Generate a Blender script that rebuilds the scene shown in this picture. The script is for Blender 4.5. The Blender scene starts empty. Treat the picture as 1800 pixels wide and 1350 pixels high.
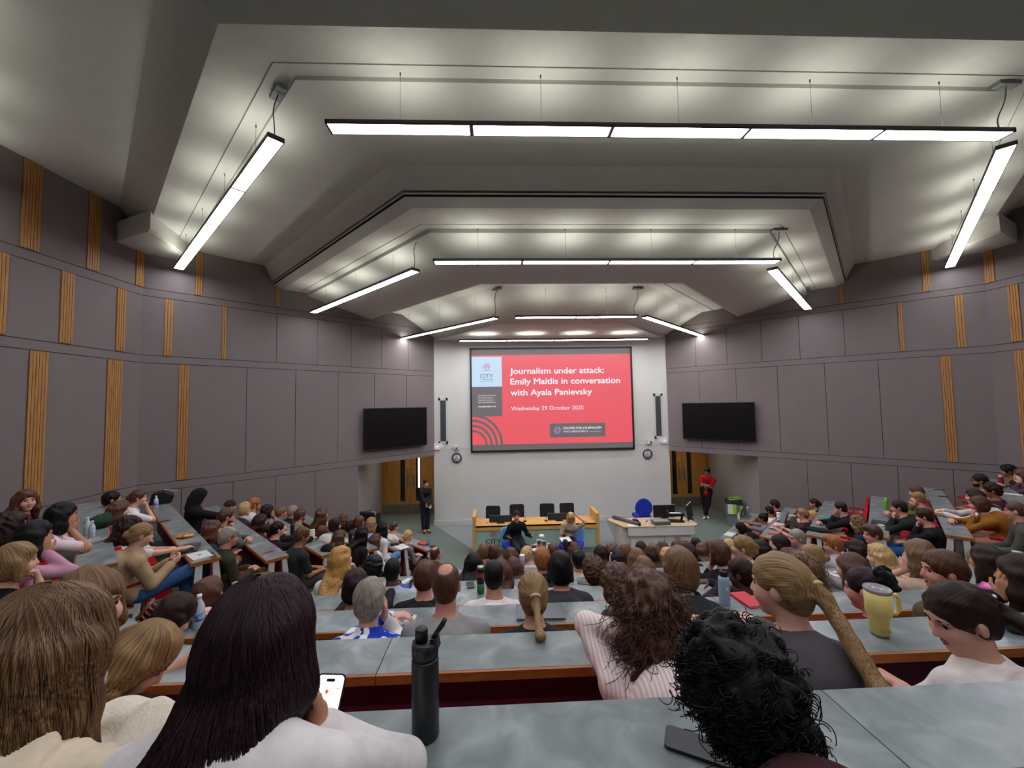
import bpy, bmesh, math, random
import numpy as np
from mathutils import Vector, Matrix
random.seed(7)
C = bpy.context.scene.collection
PI = math.pi
def R(d): return math.radians(d)
# ---------------------------------------------------------------- materials
MATS = {}
def srgb(c):
    if isinstance(c, str):
        c = tuple(int(c[i:i+2], 16)/255 for i in (0, 2, 4))
    return tuple((x/12.92 if x <= .04045 else ((x+.055)/1.055)**2.4) for x in c[:3]) + (1,)
def mat(name, col, rough=.6, var=.08, scale=8., metal=0., bump=0., bscale=60., spec=.5, stretch=None, coat=0.):
    if name in MATS: return MATS[name]
    m = bpy.data.materials.new(name); m.use_nodes = True
    nt = m.node_tree; b = nt.nodes['Principled BSDF']
    b.inputs['Roughness'].default_value = rough; b.inputs['Metallic'].default_value = metal
    b.inputs['Specular IOR Level'].default_value = spec
    b.inputs['Coat Weight'].default_value = coat
    c = srgb(col)
    tc = nt.nodes.new('ShaderNodeTexCoord')
    src = tc.outputs['Object']
    if stretch:
        mp = nt.nodes.new('ShaderNodeMapping'); mp.inputs['Scale'].default_value = stretch
        nt.links.new(src, mp.inputs['Vector']); src = mp.outputs['Vector']
    n = nt.nodes.new('ShaderNodeTexNoise'); n.inputs['Scale'].default_value = scale; n.inputs['Detail'].default_value = 4
    nt.links.new(src, n.inputs['Vector'])
    r = nt.nodes.new('ShaderNodeValToRGB')
    r.color_ramp.elements[0].position = .3; r.color_ramp.elements[1].position = .7
    r.color_ramp.elements[0].color = tuple(x*(1-var) for x in c[:3])+(1,)
    r.color_ramp.elements[1].color = tuple(min(1, x*(1+var)) for x in c[:3])+(1,)
    nt.links.new(n.outputs['Fac'], r.inputs['Fac']); nt.links.new(r.outputs['Color'], b.inputs['Base Color'])
    if bump:
        n2 = nt.nodes.new('ShaderNodeTexNoise'); n2.inputs['Scale'].default_value = bscale; n2.inputs['Detail'].default_value = 3
        nt.links.new(tc.outputs['Object'], n2.inputs['Vector'])
        bp = nt.nodes.new('ShaderNodeBump'); bp.inputs['Strength'].default_value = bump; bp.inputs['Distance'].default_value = .01
        nt.links.new(n2.outputs['Fac'], bp.inputs['Height']); nt.links.new(bp.outputs['Normal'], b.inputs['Normal'])
    MATS[name] = m; return m
def emis(name, col, strength, base='101010'):
    if name in MATS: return MATS[name]
    m = bpy.data.materials.new(name); m.use_nodes = True
    b = m.node_tree.nodes['Principled BSDF']
    b.inputs['Base Color'].default_value = srgb(base); b.inputs['Roughness'].default_value = .5
    b.inputs['Emission Color'].default_value = srgb(col); b.inputs['Emission Strength'].default_value = strength
    MATS[name] = m; return m
def ramp_mat(name, cols, scale, detail=5, rough=.5, stretch=(1, 1, 1), dist=0., spec=.5):
    if name in MATS: return MATS[name]
    m = bpy.data.materials.new(name); m.use_nodes = True
    nt = m.node_tree; b = nt.nodes['Principled BSDF']; b.inputs['Roughness'].default_value = rough
    b.inputs['Specular IOR Level'].default_value = spec
    tc = nt.nodes.new('ShaderNodeTexCoord'); mp = nt.nodes.new('ShaderNodeMapping'); mp.inputs['Scale'].default_value = stretch
    n = nt.nodes.new('ShaderNodeTexNoise'); n.inputs['Scale'].default_value = scale; n.inputs['Detail'].default_value = detail
    n.inputs['Distortion'].default_value = dist
    r = nt.nodes.new('ShaderNodeValToRGB'); el = r.color_ramp.elements
    ps = [p for p, _ in cols]
    el[0].position, el[0].color = cols[0][0], srgb(cols[0][1]); el[1].position, el[1].color = cols[-1][0], srgb(cols[-1][1])
    for p, c in cols[1:-1]:
        e = el.new(p); e.color = srgb(c)
    nt.links.new(tc.outputs['Object'], mp.inputs['Vector']); nt.links.new(mp.outputs['Vector'], n.inputs['Vector'])
    nt.links.new(n.outputs['Fac'], r.inputs['Fac']); nt.links.new(r.outputs['Color'], b.inputs['Base Color'])
    MATS[name] = m; return m
def hair_mat(name, dark, base, light):
    key = 'hair_'+name
    if key in MATS: return MATS[key]
    m = bpy.data.materials.new(key); m.use_nodes = True
    nt = m.node_tree; b = nt.nodes['Principled BSDF']; b.inputs['Roughness'].default_value = .42
    b.inputs['Specular IOR Level'].default_value = .22 if name in ('blk', 'dbr', 'pur') else .38
    at = nt.nodes.new('ShaderNodeAttribute'); at.attribute_name = 'strand'
    n = nt.nodes.new('ShaderNodeTexNoise'); n.inputs['Scale'].default_value = 9; n.inputs['Detail'].default_value = 6; n.inputs['Roughness'].default_value = .65
    nt.links.new(at.outputs['Vector'], n.inputs['Vector'])
    r = nt.nodes.new('ShaderNodeValToRGB'); el = r.color_ramp.elements
    el[0].position = .36; el[0].color = srgb(dark); el[1].position = .66; el[1].color = srgb(light)
    e = el.new(.5); e.color = srgb(base)
    nt.links.new(n.outputs['Fac'], r.inputs['Fac']); nt.links.new(r.outputs['Color'], b.inputs['Base Color'])
    bp = nt.nodes.new('ShaderNodeBump'); bp.inputs['Strength'].default_value = .5; bp.inputs['Distance'].default_value = .006
    nt.links.new(n.outputs['Fac'], bp.inputs['Height']); nt.links.new(bp.outputs['Normal'], b.inputs['Normal'])
    MATS[key] = m; return m
# ---------------------------------------------------------------- mesh builder
class MB:
    def __init__(s): s.v = []; s.f = []; s.mi = []; s.sm = []
    def add(s, vs, fs, mi=0, smooth=False):
        o = len(s.v); s.v += [tuple(v) for v in vs]
        for f in fs: s.f.append(tuple(i+o for i in f)); s.mi.append(mi); s.sm.append(smooth)
        return s
    def box(s, lo, hi, M=None, mi=0):
        (x0, y0, z0), (x1, y1, z1) = lo, hi
        vs = [Vector(p) for p in ((x0,y0,z0),(x1,y0,z0),(x1,y1,z0),(x0,y1,z0),(x0,y0,z1),(x1,y0,z1),(x1,y1,z1),(x0,y1,z1))]
        if M is not None: vs = [M @ v for v in vs]
        return s.add(vs, [(3,2,1,0),(4,5,6,7),(0,1,5,4),(1,2,6,5),(2,3,7,6),(3,0,4,7)], mi)
    def prism(s, poly, z0, z1, M=None, mi=0, smooth=False):
        n = len(poly); vs = [Vector((p[0], p[1], z0)) for p in poly]+[Vector((p[0], p[1], z1)) for p in poly]
        if M is not None: vs = [M @ v for v in vs]
        a = sum(poly[i][0]*poly[(i+1) % n][1]-poly[(i+1) % n][0]*poly[i][1] for i in range(n))
        fs = [tuple(range(n-1, -1, -1)), tuple(range(n, 2*n))]+[(i, (i+1) % n, n+(i+1) % n, n+i) for i in range(n)]
        if a < 0: fs = [tuple(reversed(f)) for f in fs]
        return s.add(vs, fs, mi, smooth)
    def quad(s, a, b, c, d, mi=0): return s.add([a, b, c, d], [(0, 1, 2, 3)], mi)
    def hexa(s, bot, top, mi=0):
        return s.add(list(bot)+list(top), [(3,2,1,0),(4,5,6,7),(0,1,5,4),(1,2,6,5),(2,3,7,6),(3,0,4,7)], mi)
    def tube(s, pts, r, n=8, mi=0, cap=True):
        pts = [Vector(p) for p in pts]; k = len(pts); rs = r if isinstance(r, (list, tuple)) else [r]*k
        up = None; vs = []
        for i, p in enumerate(pts):
            t = (pts[min(i+1, k-1)]-pts[max(i-1, 0)]).normalized()
            if up is None: up = t.orthogonal().normalized()
            up = (up - t*up.dot(t))
            up = up.normalized() if up.length > 1e-6 else t.orthogonal().normalized()
            w = t.cross(up)
            for j in range(n):
                a = 2*PI*j/n; vs.append(p+(up*math.cos(a)+w*math.sin(a))*rs[i])
        fs = []
        for i in range(k-1):
            for j in range(n): fs.append((i*n+j, i*n+(j+1) % n, (i+1)*n+(j+1) % n, (i+1)*n+j))
        if cap: fs += [tuple(range(n-1, -1, -1)), tuple((k-1)*n+j for j in range(n))]
        return s.add(vs, fs, mi, True)
    def lathe(s, prof, n=24, M=None, mi=0, smooth=True, cap=True):
        vs = []; k = len(prof)
        for r, z in prof:
            for j in range(n): vs.append(Vector((r*math.cos(2*PI*j/n), r*math.sin(2*PI*j/n), z)))
        if M is not None: vs = [M @ v for v in vs]
        fs = []
        for i in range(k-1):
            for j in range(n): fs.append((i*n+j, i*n+(j+1) % n, (i+1)*n+(j+1) % n, (i+1)*n+j))
        if cap and prof[0][0] > 1e-5: fs.append(tuple(range(n-1, -1, -1)))
        if cap and prof[-1][0] > 1e-5: fs.append(tuple((k-1)*n+j for j in range(n)))
        return s.add(vs, fs, mi, smooth)
    def build(s, name, mats, parent=None, loc=None, bevel=0.):
        me = bpy.data.meshes.new(name); me.from_pydata(s.v, [], s.f)
        for m in (mats if isinstance(mats, (list, tuple)) else [mats]): me.materials.append(m)
        me.polygons.foreach_set('material_index', s.mi); me.polygons.foreach_set('use_smooth', s.sm); me.update()
        o = bpy.data.objects.new(name, me); C.objects.link(o)
        if parent is not None: o.parent = parent
        if loc is not None: o.location = loc
        if bevel:
            b = o.modifiers.new('bevel', 'BEVEL'); b.width = bevel; b.segments = 2; b.limit_method = 'ANGLE'; b.angle_limit = R(50)
        return o
def rrect(w, h, r, n=5, cx=0, cy=0):
    out = []
    for (sx, sy, a0) in ((1, 1, 0), (-1, 1, 90), (-1, -1, 180), (1, -1, 270)):
        for i in range(n+1):
            a = R(a0+90*i/n); out.append((cx+sx*(w/2-r)+r*math.cos(a), cy+sy*(h/2-r)+r*math.sin(a)))
    return out
def tag(o, label=None, cat=None, group=None, kind=None):
    if label: o['label'] = label
    if cat: o['category'] = cat
    if group: o['group'] = group
    if kind: o['kind'] = kind
    return o
def empty(name, loc, rz=0., label=None, cat=None, group=None):
    o = bpy.data.objects.new(name, None); C.objects.link(o); o.location = loc; o.rotation_euler = (0, 0, rz)
    o.empty_display_size = .1
    return tag(o, label, cat, group)
def struct(mb, name, m, **k): return tag(mb.build(name, m, **k), kind='structure')
def copy_tree(o, parent=None):
    c = o.copy(); C.objects.link(c)
    if parent is not None: c.parent = parent
    for ch in list(o.children): copy_tree(ch, c)
    return c
FONT = None
def text_mesh(body, size, loc, M, m, parent, name='lettering', bold=0., align='LEFT', ext=.0015, width=None, spacing=1.):
    cu = bpy.data.curves.new(name, 'FONT'); cu.body = body; cu.size = size; cu.align_x = align; cu.extrude = ext; cu.offset = 0
    cu.space_character = spacing; cu.resolution_u = 3
    t = bpy.data.objects.new('tmp', cu); C.objects.link(t)
    bpy.context.view_layer.update()
    me = bpy.data.meshes.new_from_object(t.evaluated_get(bpy.context.evaluated_depsgraph_get()))
    bpy.data.objects.remove(t); bpy.data.curves.remove(cu)
    xs = [v.co.x for v in me.vertices]
    sx = 1.
    if width and xs: sx = width/max(1e-6, max(xs)-min(xs)); 
    off = -min(xs)*sx if (width and align == 'LEFT') else 0
    for v in me.vertices: v.co = M @ Vector((v.co.x*sx+off+loc[0], v.co.y+loc[1], v.co.z+loc[2]))
    me.materials.clear(); me.materials.append(m)
    if bold:
        bm = bmesh.new(); bm.from_mesh(me); g0 = bm.verts[:]+bm.edges[:]+bm.faces[:]; ex_ = (M.to_3x3() @ Vector((1, 0, 0)))*bold; ez_ = (M.to_3x3() @ Vector((0, 1, 0)))*bold
        for dv in (ex_, -ex_, ez_, -ez_):
            d_ = bmesh.ops.duplicate(bm, geom=g0)['geom']; bmesh.ops.translate(bm, vec=dv, verts=[q for q in d_ if isinstance(q, bmesh.types.BMVert)])
        bm.to_mesh(me); bm.free()
    o = bpy.data.objects.new(name, me); C.objects.link(o)
    if parent is not None: o.parent = parent
    return o
# ---------------------------------------------------------------- signed-distance sculpting
class Vol:
    def __init__(s, lo, hi, h):
        s.h = h; s.lo = np.array(lo, float)-3*h; n = np.ceil((np.array(hi, float)-s.lo)/h).astype(int)+4
        s.ax = [s.lo[i]+h*np.arange(n[i]) for i in range(3)]
        s.D = np.full(tuple(n), .3, np.float32)
    def sub(s, lo, hi, pad):
        sl = []
        for i in range(3):
            a = int(max(0, math.floor((lo[i]-pad-s.lo[i])/s.h))); b = int(min(len(s.ax[i]), math.ceil((hi[i]+pad-s.lo[i])/s.h)+1))
            if b <= a: return None
            sl.append(slice(a, b))
        return tuple(sl)
    def grid(s, sl):
        return (s.ax[0][sl[0]].astype(np.float32)[:, None, None], s.ax[1][sl[1]].astype(np.float32)[None, :, None], s.ax[2][sl[2]].astype(np.float32)[None, None, :])
    def add(s, pr, k=.02, grow=0.):
        f, lo, hi = pr
        sl = s.sub(lo, hi, k+3*s.h+.02+grow)
        if sl is None: return
        d = f(*s.grid(sl))-grow; a = s.D[sl]
        if k > 0:
            hh = np.maximum(k-np.abs(a-d), 0)/k; s.D[sl] = np.minimum(a, d)-hh*hh*k*.25
        else: s.D[sl] = np.minimum(a, d)
    def cut(s, pr, k=.01):
        f, lo, hi = pr
        sl = s.sub(lo, hi, k+3*s.h+.02)
        if sl is None: return
        d = -f(*s.grid(sl)); a = s.D[sl]
        hh = np.maximum(k-np.abs(a-d), 0)/k; s.D[sl] = np.maximum(a, d)+hh*hh*k*.25
    def plane(s, p, n):   # keep the side where (x-p).n < 0
        sl = (slice(None),)*3; x, y, z = s.grid(sl)
        s.D = np.maximum(s.D, (x-p[0])*n[0]+(y-p[1])*n[1]+(z-p[2])*n[2]).astype(np.float32)
    def noise(s, amp, freq, seed):
        rs = np.random.RandomState(seed); x, y, z = s.grid((slice(None),)*3)
        t = 0
        for i in range(5):
            v = rs.normal(size=3); v /= np.linalg.norm(v); fq = freq*(.7+.9*rs.rand()); ph = rs.rand()*6.28
            w = rs.normal(size=3); w /= np.linalg.norm(w)
            t = t+np.sin((x*v[0]+y*v[1]+z*v[2])*fq+ph+1.5*np.sin((x*w[0]+y*w[1]+z*w[2])*fq*.6+ph*2))
        s.D = (s.D+amp*t/2.5).astype(np.float32)
    def mesh(s):
        D = s.D; S = D < 0
        n = [d-1 for d in D.shape]
        cnt = np.zeros(n, np.int8); offs = [(i, j, k) for i in (0, 1) for j in (0, 1) for k in (0, 1)]
        for (i, j, k) in offs: cnt += S[i:i+n[0], j:j+n[1], k:k+n[2]]
        act = np.argwhere((cnt > 0) & (cnt < 8))
        if len(act) == 0: return np.zeros((0, 3)), np.zeros((0, 4), int)
        val = np.stack([D[act[:, 0]+i, act[:, 1]+j, act[:, 2]+k] for (i, j, k) in offs], 1)
        acc = np.zeros((len(act), 3)); c = np.zeros(len(act))
        for a in range(8):
            for b in range(a+1, 8):
                df = np.array(offs[b])-np.array(offs[a])
                if np.abs(df).sum() != 1: continue
                va, vb = val[:, a], val[:, b]; m = (va < 0) != (vb < 0)
                t = np.where(m, va/np.where(m, va-vb, 1), 0)
                p = np.array(offs[a])[None]+t[:, None]*df[None]
                acc += p*m[:, None]; c += m
        V = s.lo+s.h*(act+acc/c[:, None])
        idx = np.full(n, -1, np.int64); idx[act[:, 0], act[:, 1], act[:, 2]] = np.arange(len(act))
        F = []
        for ax in range(3):
            o1, o2 = (ax+1) % 3, (ax+2) % 3
            sa = [slice(None)]*3; sb = [slice(None)]*3; sa[ax] = slice(0, -1); sb[ax] = slice(1, None)
            e = np.argwhere(S[tuple(sa)] != S[tuple(sb)])
            e = e[(e[:, o1] > 0) & (e[:, o2] > 0) & (e[:, o1] < D.shape[o1]-1) & (e[:, o2] < D.shape[o2]-1)]
            if len(e) == 0: continue
            ins = S[e[:, 0], e[:, 1], e[:, 2]]
            q = []
            for d1, d2 in ((-1, -1), (0, -1), (0, 0), (-1, 0)):
                w = e.copy(); w[:, o1] += d1; w[:, o2] += d2; q.append(idx[w[:, 0], w[:, 1], w[:, 2]])
            q = np.stack(q, 1); q[~ins] = q[~ins][:, ::-1]; F.append(q)
        F = np.concatenate(F); F = F[(F >= 0).all(1)]
        return V, F
    def sample(s, P):
        q = (P-s.lo)/s.h; mx = np.array(s.D.shape)-2
        q = np.clip(q, 0, mx-.001); i = q.astype(int); f = q-i; o = 0
        for a in (0, 1):
            for b in (0, 1):
                for c in (0, 1):
                    w = (f[:, 0] if a else 1-f[:, 0])*(f[:, 1] if b else 1-f[:, 1])*(f[:, 2] if c else 1-f[:, 2])
                    o = o+w*s.D[i[:, 0]+a, i[:, 1]+b, i[:, 2]+c]
        return o
    def grad(s, P):
        e = s.h; g = np.zeros_like(P)
        for i in range(3):
            d = np.zeros(3); d[i] = e; g[:, i] = s.sample(P+d)-s.sample(P-d)
        return g/np.maximum(np.linalg.norm(g, axis=1, keepdims=True), 1e-6)
def rc(a, b, ra, rb):
    a = np.array(a, float); b = np.array(b, float); ba = b-a; L = max(float(ba @ ba), 1e-9); r = max(ra, rb)
    def f(x, y, z):
        px, py, pz = x-a[0], y-a[1], z-a[2]
        t = np.clip((px*ba[0]+py*ba[1]+pz*ba[2])/L, 0, 1)
        return np.sqrt((px-ba[0]*t)**2+(py-ba[1]*t)**2+(pz-ba[2]*t)**2)-(ra+(rb-ra)*t)
    return f, np.minimum(a, b)-r, np.maximum(a, b)+r
def el(c, r, Rm=None):
    c = np.array(c, float); r = np.array(r, float)
    def f(x, y, z):
        x, y, z = x-c[0], y-c[1], z-c[2]
        if Rm is not None:
            x, y, z = (Rm[0, 0]*x+Rm[1, 0]*y+Rm[2, 0]*z, Rm[0, 1]*x+Rm[1, 1]*y+Rm[2, 1]*z, Rm[0, 2]*x+Rm[1, 2]*y+Rm[2, 2]*z)
        k0 = np.sqrt((x/r[0])**2+(y/r[1])**2+(z/r[2])**2); k1 = np.sqrt((x/r[0]**2)**2+(y/r[1]**2)**2+(z/r[2]**2)**2)
        return k0*(k0-1)/np.maximum(k1, 1e-6)
    e = r if Rm is None else np.full(3, r.max())
    return f, c-e, c+e
def np_obj(name, V, F, m, parent=None, attr=None, smooth=True):
    me = bpy.data.meshes.new(name); V = np.asarray(V, np.float32); F = np.asarray(F, np.int32)
    me.vertices.add(len(V)); me.vertices.foreach_set('co', V.ravel())
    k = F.shape[1]; me.loops.add(F.size); me.loops.foreach_set('vertex_index', F.ravel())
    me.polygons.add(len(F)); me.polygons.foreach_set('loop_start', np.arange(len(F), dtype=np.int32)*k)
    me.update(calc_edges=True)
    me.polygons.foreach_set('use_smooth', np.full(len(F), smooth))
    if attr is not None:
        a = me.attributes.new('strand', 'FLOAT_VECTOR', 'POINT'); a.data.foreach_set('vector', np.asarray(attr, np.float32).ravel())
    me.materials.append(m); me.validate()
    o = bpy.data.objects.new(name, me); C.objects.link(o)
    if parent is not None: o.parent = parent
    return o
# ---------------------------------------------------------------- people
SKINC = {'p': 'D6A48E', 'r': 'CC8F7E', 'm': 'BC8768', 't': '9C6A4B', 'd': '5E3F33'}
HAIRC = {'blk': ('060505', '0E0C0D', '1D1A1B'), 'dbr': ('140A08', '26160F', '3D261B'), 'pur': ('140A0C', '27151A', '41272C'),
         'br': ('2A160D', '4A2B1A', '70482E'), 'rbr': ('2C140C', '502B1B', '774530'), 'lbr': ('3E2716', '6B4A2E', '96714C'), 'dbl': ('50371C', '86663C', 'B59263'),
         'bl': ('82612F', 'B8955C', 'E2C794'), 'gold': ('7A4F1F', 'B5833F', 'DDB573'), 'grey': ('5A5048', '8A7F72', 'B5AB9C'), 'ging': ('5C3012', '94582A', 'BD8046')}
def skin_m(k): return mat('skin_'+k, SKINC[k], .55, .06, 14, spec=.35)
def hair_m(k): return hair_mat(k, *HAIRC[k])
def cloth_m(c): return mat('cloth_'+c, c, .85, .10, 18, bump=.25, bscale=35, spec=.2)
def blue_pattern():
    return ramp_mat('cloth_blue_and_white_print', [(.0, '1B36A8'), (.485, '1F3DB5'), (.50, 'E8E4E0'), (1., 'F2EFEA')], 6., 2, .8, (1, 1, .8), 1.2, .2)
def striped(c1, c2, name):
    if name in MATS: return MATS[name]
    m = mat(name, c1, .85, .05, 18, spec=.2); nt = m.node_tree; b = nt.nodes['Principled BSDF']
    w = nt.nodes.new('ShaderNodeTexWave'); w.inputs['Scale'].default_value = 22; w.bands_direction = 'X'; tc = nt.nodes.new('ShaderNodeTexCoord')
    r = nt.nodes.new('ShaderNodeValToRGB'); r.color_ramp.elements[0].color = srgb(c1); r.color_ramp.elements[1].color = srgb(c2)
    nt.links.new(tc.outputs['Object'], w.inputs['Vector']); nt.links.new(w.outputs['Fac'], r.inputs['Fac']); nt.links.new(r.outputs['Color'], b.inputs['Base Color'])
    return m
def rotz(a): c, s = math.cos(a), math.sin(a); return np.array([[c, -s, 0], [s, c, 0], [0, 0, 1.]])
def rotx(a): c, s = math.cos(a), math.sin(a); return np.array([[1., 0, 0], [0, c, -s], [0, s, c]])
def roty(a): c, s = math.cos(a), math.sin(a); return np.array([[c, 0, s], [0, 1., 0], [-s, 0, c]])
def nrm(v): v = np.array(v, float); return v/max(np.linalg.norm(v), 1e-9)
def bounds(prs):
    return np.min([p[0][1] for p in prs], 0), np.max([p[0][2] for p in prs], 0)
def ik(S, W, a, b, hint):
    d = W-S; L = np.linalg.norm(d)
    if L > (a+b)*.995: W = S+d/L*(a+b)*.995; d = W-S; L = np.linalg.norm(d)
    L = max(L, abs(a-b)+.02); x = (a*a-b*b+L*L)/(2*L); hh = math.sqrt(max(a*a-x*x, 0)); u = d/L
    hn = np.array(hint, float); hn = nrm(hn-u*(hn @ u)); return S+u*x+hn*hh, W
def hand_prims(W, d, n, side, curl, h, spread=.25):
    # W wrist, d finger direction, n palm normal, side unit vector towards the thumb
    d = nrm(d); n = nrm(n-d*(n @ d)); s = nrm(side-d*(side @ d)-n*(side @ n)); out = []; f = max(1., h*.8/.0085)
    for i, (o, L) in enumerate(((.030, .074), (.010, .084), (-.010, .078), (-.029, .060))):
        K = W+d*(.088-abs(o-.01)*.25)+s*o
        out.append((rc(W+s*o*.5, K, .017, .0125), .014))
        p = K; ang = 0; dd = nrm(d+s*o*spread*6)
        for j, fr in enumerate((.46, .31, .23)):
            ang += curl*(.75, 1.05, .7)[j]*(1+.10*i); v = dd*math.cos(ang)+n*math.sin(ang); q = p+v*L*fr
            out.append((rc(p, q, (.0098, .0088, .0078)[j]*f, (.0090, .0080, .0066)[j]*f), .004)); p = q
    T0 = W+d*.028+s*.030; T1 = T0+nrm(d*.55+s*.75+n*.35)*.038; T2 = T1+nrm(d*.85+s*.25+n*(.3+.4*curl))*.034
    out += [(rc(W+d*.015, T0, .016, .014), .012), (rc(T0, T1, .0125*f, .0108*f), .008), (rc(T1, T2, .0108*f, .0085*f), .004)]
    return out
class Person: pass
def build_person(label, head, base, yaw, hy=None, hp=8., hr=0., hair='short', hc='br', skin='p', top='tee', tc='444444', arms=('lap', 'lap'),
                 h=.012, legs=False, lc='26262B', face=False, L=.3, sex='f', sc=.97, by=0., seed=0, group=None, ex=(), target=(1.3, 10.0, 1.2), stand=None, sitz=.44,
                 deskz=.73, desky=.56, joints=None, shoe='1A1A1C', sw=None, tmat=None, nk=0., sway=0.):
    """head: world position of the skull centre; base: world point on the floor under the pelvis; yaw: heading of the body (0 = +Y)"""
    rs = np.random.RandomState(seed+11)
    yb = yaw+R(by); Rb = rotz(yb); base = np.array(base, float); hl = Rb.T @ (np.array(head, float)-base)
    if hy is None:
        tv = np.array(target)-np.array(head); ta = math.atan2(-tv[0], tv[1]); dy = (ta-yb+PI) % (2*PI)-PI; dy = max(-R(70), min(R(70), dy*.9))
    else: dy = R(hy)
    Rh = rotz(dy) @ rotx(-R(hp)) @ roty(R(hr))
    H = lambda x, y, z: hl+Rh @ (np.array((x, y, z))*sc)
    root = empty('person', tuple(base), yb, label, 'person', group)
    P = np.array((0, 0, sitz+.11)) if stand is None else np.array((0, 0, stand))
    N = hl+Rh @ np.array((0, -.035, -.06))+np.array((0, -.012-nk*.5, -.125+nk))
    dv = N-P; LL = np.linalg.norm(dv); nat = .50 if stand is None else .52
    bul = .55*math.sqrt(max(0, nat*nat-LL*LL)) if LL < nat else 0.
    zt = nrm(dv); xt = nrm(np.cross((0, 1, 0), zt)); yt = np.cross(zt, xt); Rt = np.stack([xt, yt, zt], 1)
    Wt = P+dv*.33-yt*bul*.9; Cc = P+dv*.68-yt*bul*.75
    m = sex == 'm'; w = 1.08 if m else .96
    shw = sw or (.185 if m else .163)
    Sh = [N+xt*(sg*shw)-zt*.075+yt*.01 for sg in (-1, 1)]   # left (-x), right (+x)
    T = [(el(P, (.172*w, .125, .12), Rt), .05), (el(Wt, (.140*w, .105*w, .15), Rt), .06), (el(Cc, (.160*w, .112*w, .165), Rt), .06),
         (el(N-zt*.10+yt*.0, (.155*w, .085, .075), Rt), .06), (rc(N-zt*.02, Sh[0], .058, .055*w), .05), (rc(N-zt*.02, Sh[1], .058, .055*w), .05)]
    if not m: T.append((el(Cc+yt*.075+zt*.01, (.12, .06, .075), Rt), .05))
    A = []; Sl = []; hands = []
    for i, sg in enumerate((-1, 1)):
        md = arms[i]; S = Sh[i]; hint = (sg*.5, -.35, -1); pn = np.array((0, 0, -1.)); hd = None; curl = .45; side = np.array((-sg, 0, 0.))
        if isinstance(md, dict):
            Wr = np.array(md['w'], float)
            if md.get('rel') == 'head': Wr = H(*Wr)
            hint = md.get('hint', hint); hd = md.get('d'); pn = np.array(md.get('n', pn), float); curl = md.get('curl', .45); side = np.array(md.get('s', side), float)
        elif md == 'lap': Wr = P+np.array((sg*.085, .26, .085))
        elif md == 'thigh': Wr = P+np.array((sg*.12, .30, .10))
        elif md == 'desk': Wr = np.array((sg*.15, desky-.02, deskz+.060)); hd = (-sg*.55, .85, -.05); hint = (sg*1., -.2, -.6)
        elif md == 'fold': Wr = np.array((-sg*.04, desky-.10+.05*sg, deskz+.068)); hd = (-sg, .1, 0); hint = (sg*1., .2, -.5)
        elif md == 'cheek': Wr = H(sg*.075, .085, -.135); hd = Rh @ np.array((sg*.05, -.25, 1.)); pn = Rh @ np.array((-sg, -.15, 0)); hint = (sg*.35, .35, -1); side = Rh @ np.array((0, 1., .2)); curl = .35
        elif md == 'mouth': Wr = H(sg*.045, .135, -.165); hd = Rh @ np.array((-sg*.25, -.3, 1.)); pn = Rh @ np.array((0, -1., 0)); hint = (sg*.5, .2, -1); side = Rh @ np.array((-sg, 0, .3)); curl = 1.0
        elif md == 'chin': Wr = H(sg*.05, .10, -.20); hd = Rh @ np.array((-sg*.15, -.1, 1.)); pn = Rh @ np.array((-sg*.3, -1., 0)); hint = (sg*.4, .3, -1); side = Rh @ np.array((-sg, 0, 0)); curl = .9
        elif md == 'temple': Wr = H(sg*.135, .04, -.04); hd = Rh @ np.array((-sg*.25, -.25, 1.)); pn = Rh @ np.array((-sg, 0, 0)); hint = (sg*1., .3, -.7); side = Rh @ np.array((0, 1., 0)); curl = .5
        elif md == 'phone': Wr = P+np.array((sg*.055, .27, .20)); hd = (-sg*.25, .8, .45); pn = np.array((-sg*.8, -.3, .5)); curl = .7; side = np.array((0, 0, 1.))
        elif md == 'down': Wr = P+np.array((sg*.20, .10, -.02))
        E, Wr = ik(S, Wr, .285, .245, hint)
        fd = nrm(Wr-E) if hd is None else nrm(np.array(hd, float))
        q = 1.02 if m else .88
        A += [(rc(S, E, .050*q, .038*q), .03), (rc(E, Wr, .039*q, .026*q), .02)]
        hands.append((Wr, fd))
        if md != 'none': A += hand_prims(Wr, fd, pn, side, curl, h)
        sl = {'tank': None, 'tee': .72, 'shirt': 2, 'long': 2, 'hoodie': 2, 'coat': 2, 'jacket': 2, 'fluffy': 2, 'roll': 1.5}.get(top, 2)
        if sl:
            Sl.append((rc(S, S+(E-S)*min(sl, 1), .052*q, (.052+(.040-.052)*min(sl, 1))*q+(.006 if sl < 1 else 0)), .03))
            if sl > 1: Sl.append((rc(E, E+(Wr-E)*(min(sl, 1.94)-1), .040*q, .031*q), .025))
    hd_ = [(el(H(0, -.012, .035), np.array((.075, .095, .087))*sc, Rh), .02), (el(H(0, .032, -.035), np.array((.060, .062, .086))*sc, Rh), .03),
           (rc(H(0, -.02, -.04), N-zt*.03, .052*w, .060*w), .03), (el(H(0, .066, -.098), np.array((.027, .024, .022))*sc, Rh), .03),
           (el(H(-.036, .066, -.035), np.array((.026, .026, .03))*sc, Rh), .03), (el(H(.036, .066, -.035), np.array((.026, .026, .03))*sc, Rh), .03),
           (rc(H(0, .088, .012), H(0, .108, -.030), .009*sc, .0125*sc), .012), (el(H(-.012, .097, -.034), np.array((.011, .010, .009))*sc, Rh), .008), (el(H(.012, .097, -.034), np.array((.011, .010, .009))*sc, Rh), .008),
           (rc(H(-.035, .078, .028), H(.035, .078, .028), .013*sc, .013*sc), .02)]
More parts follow.
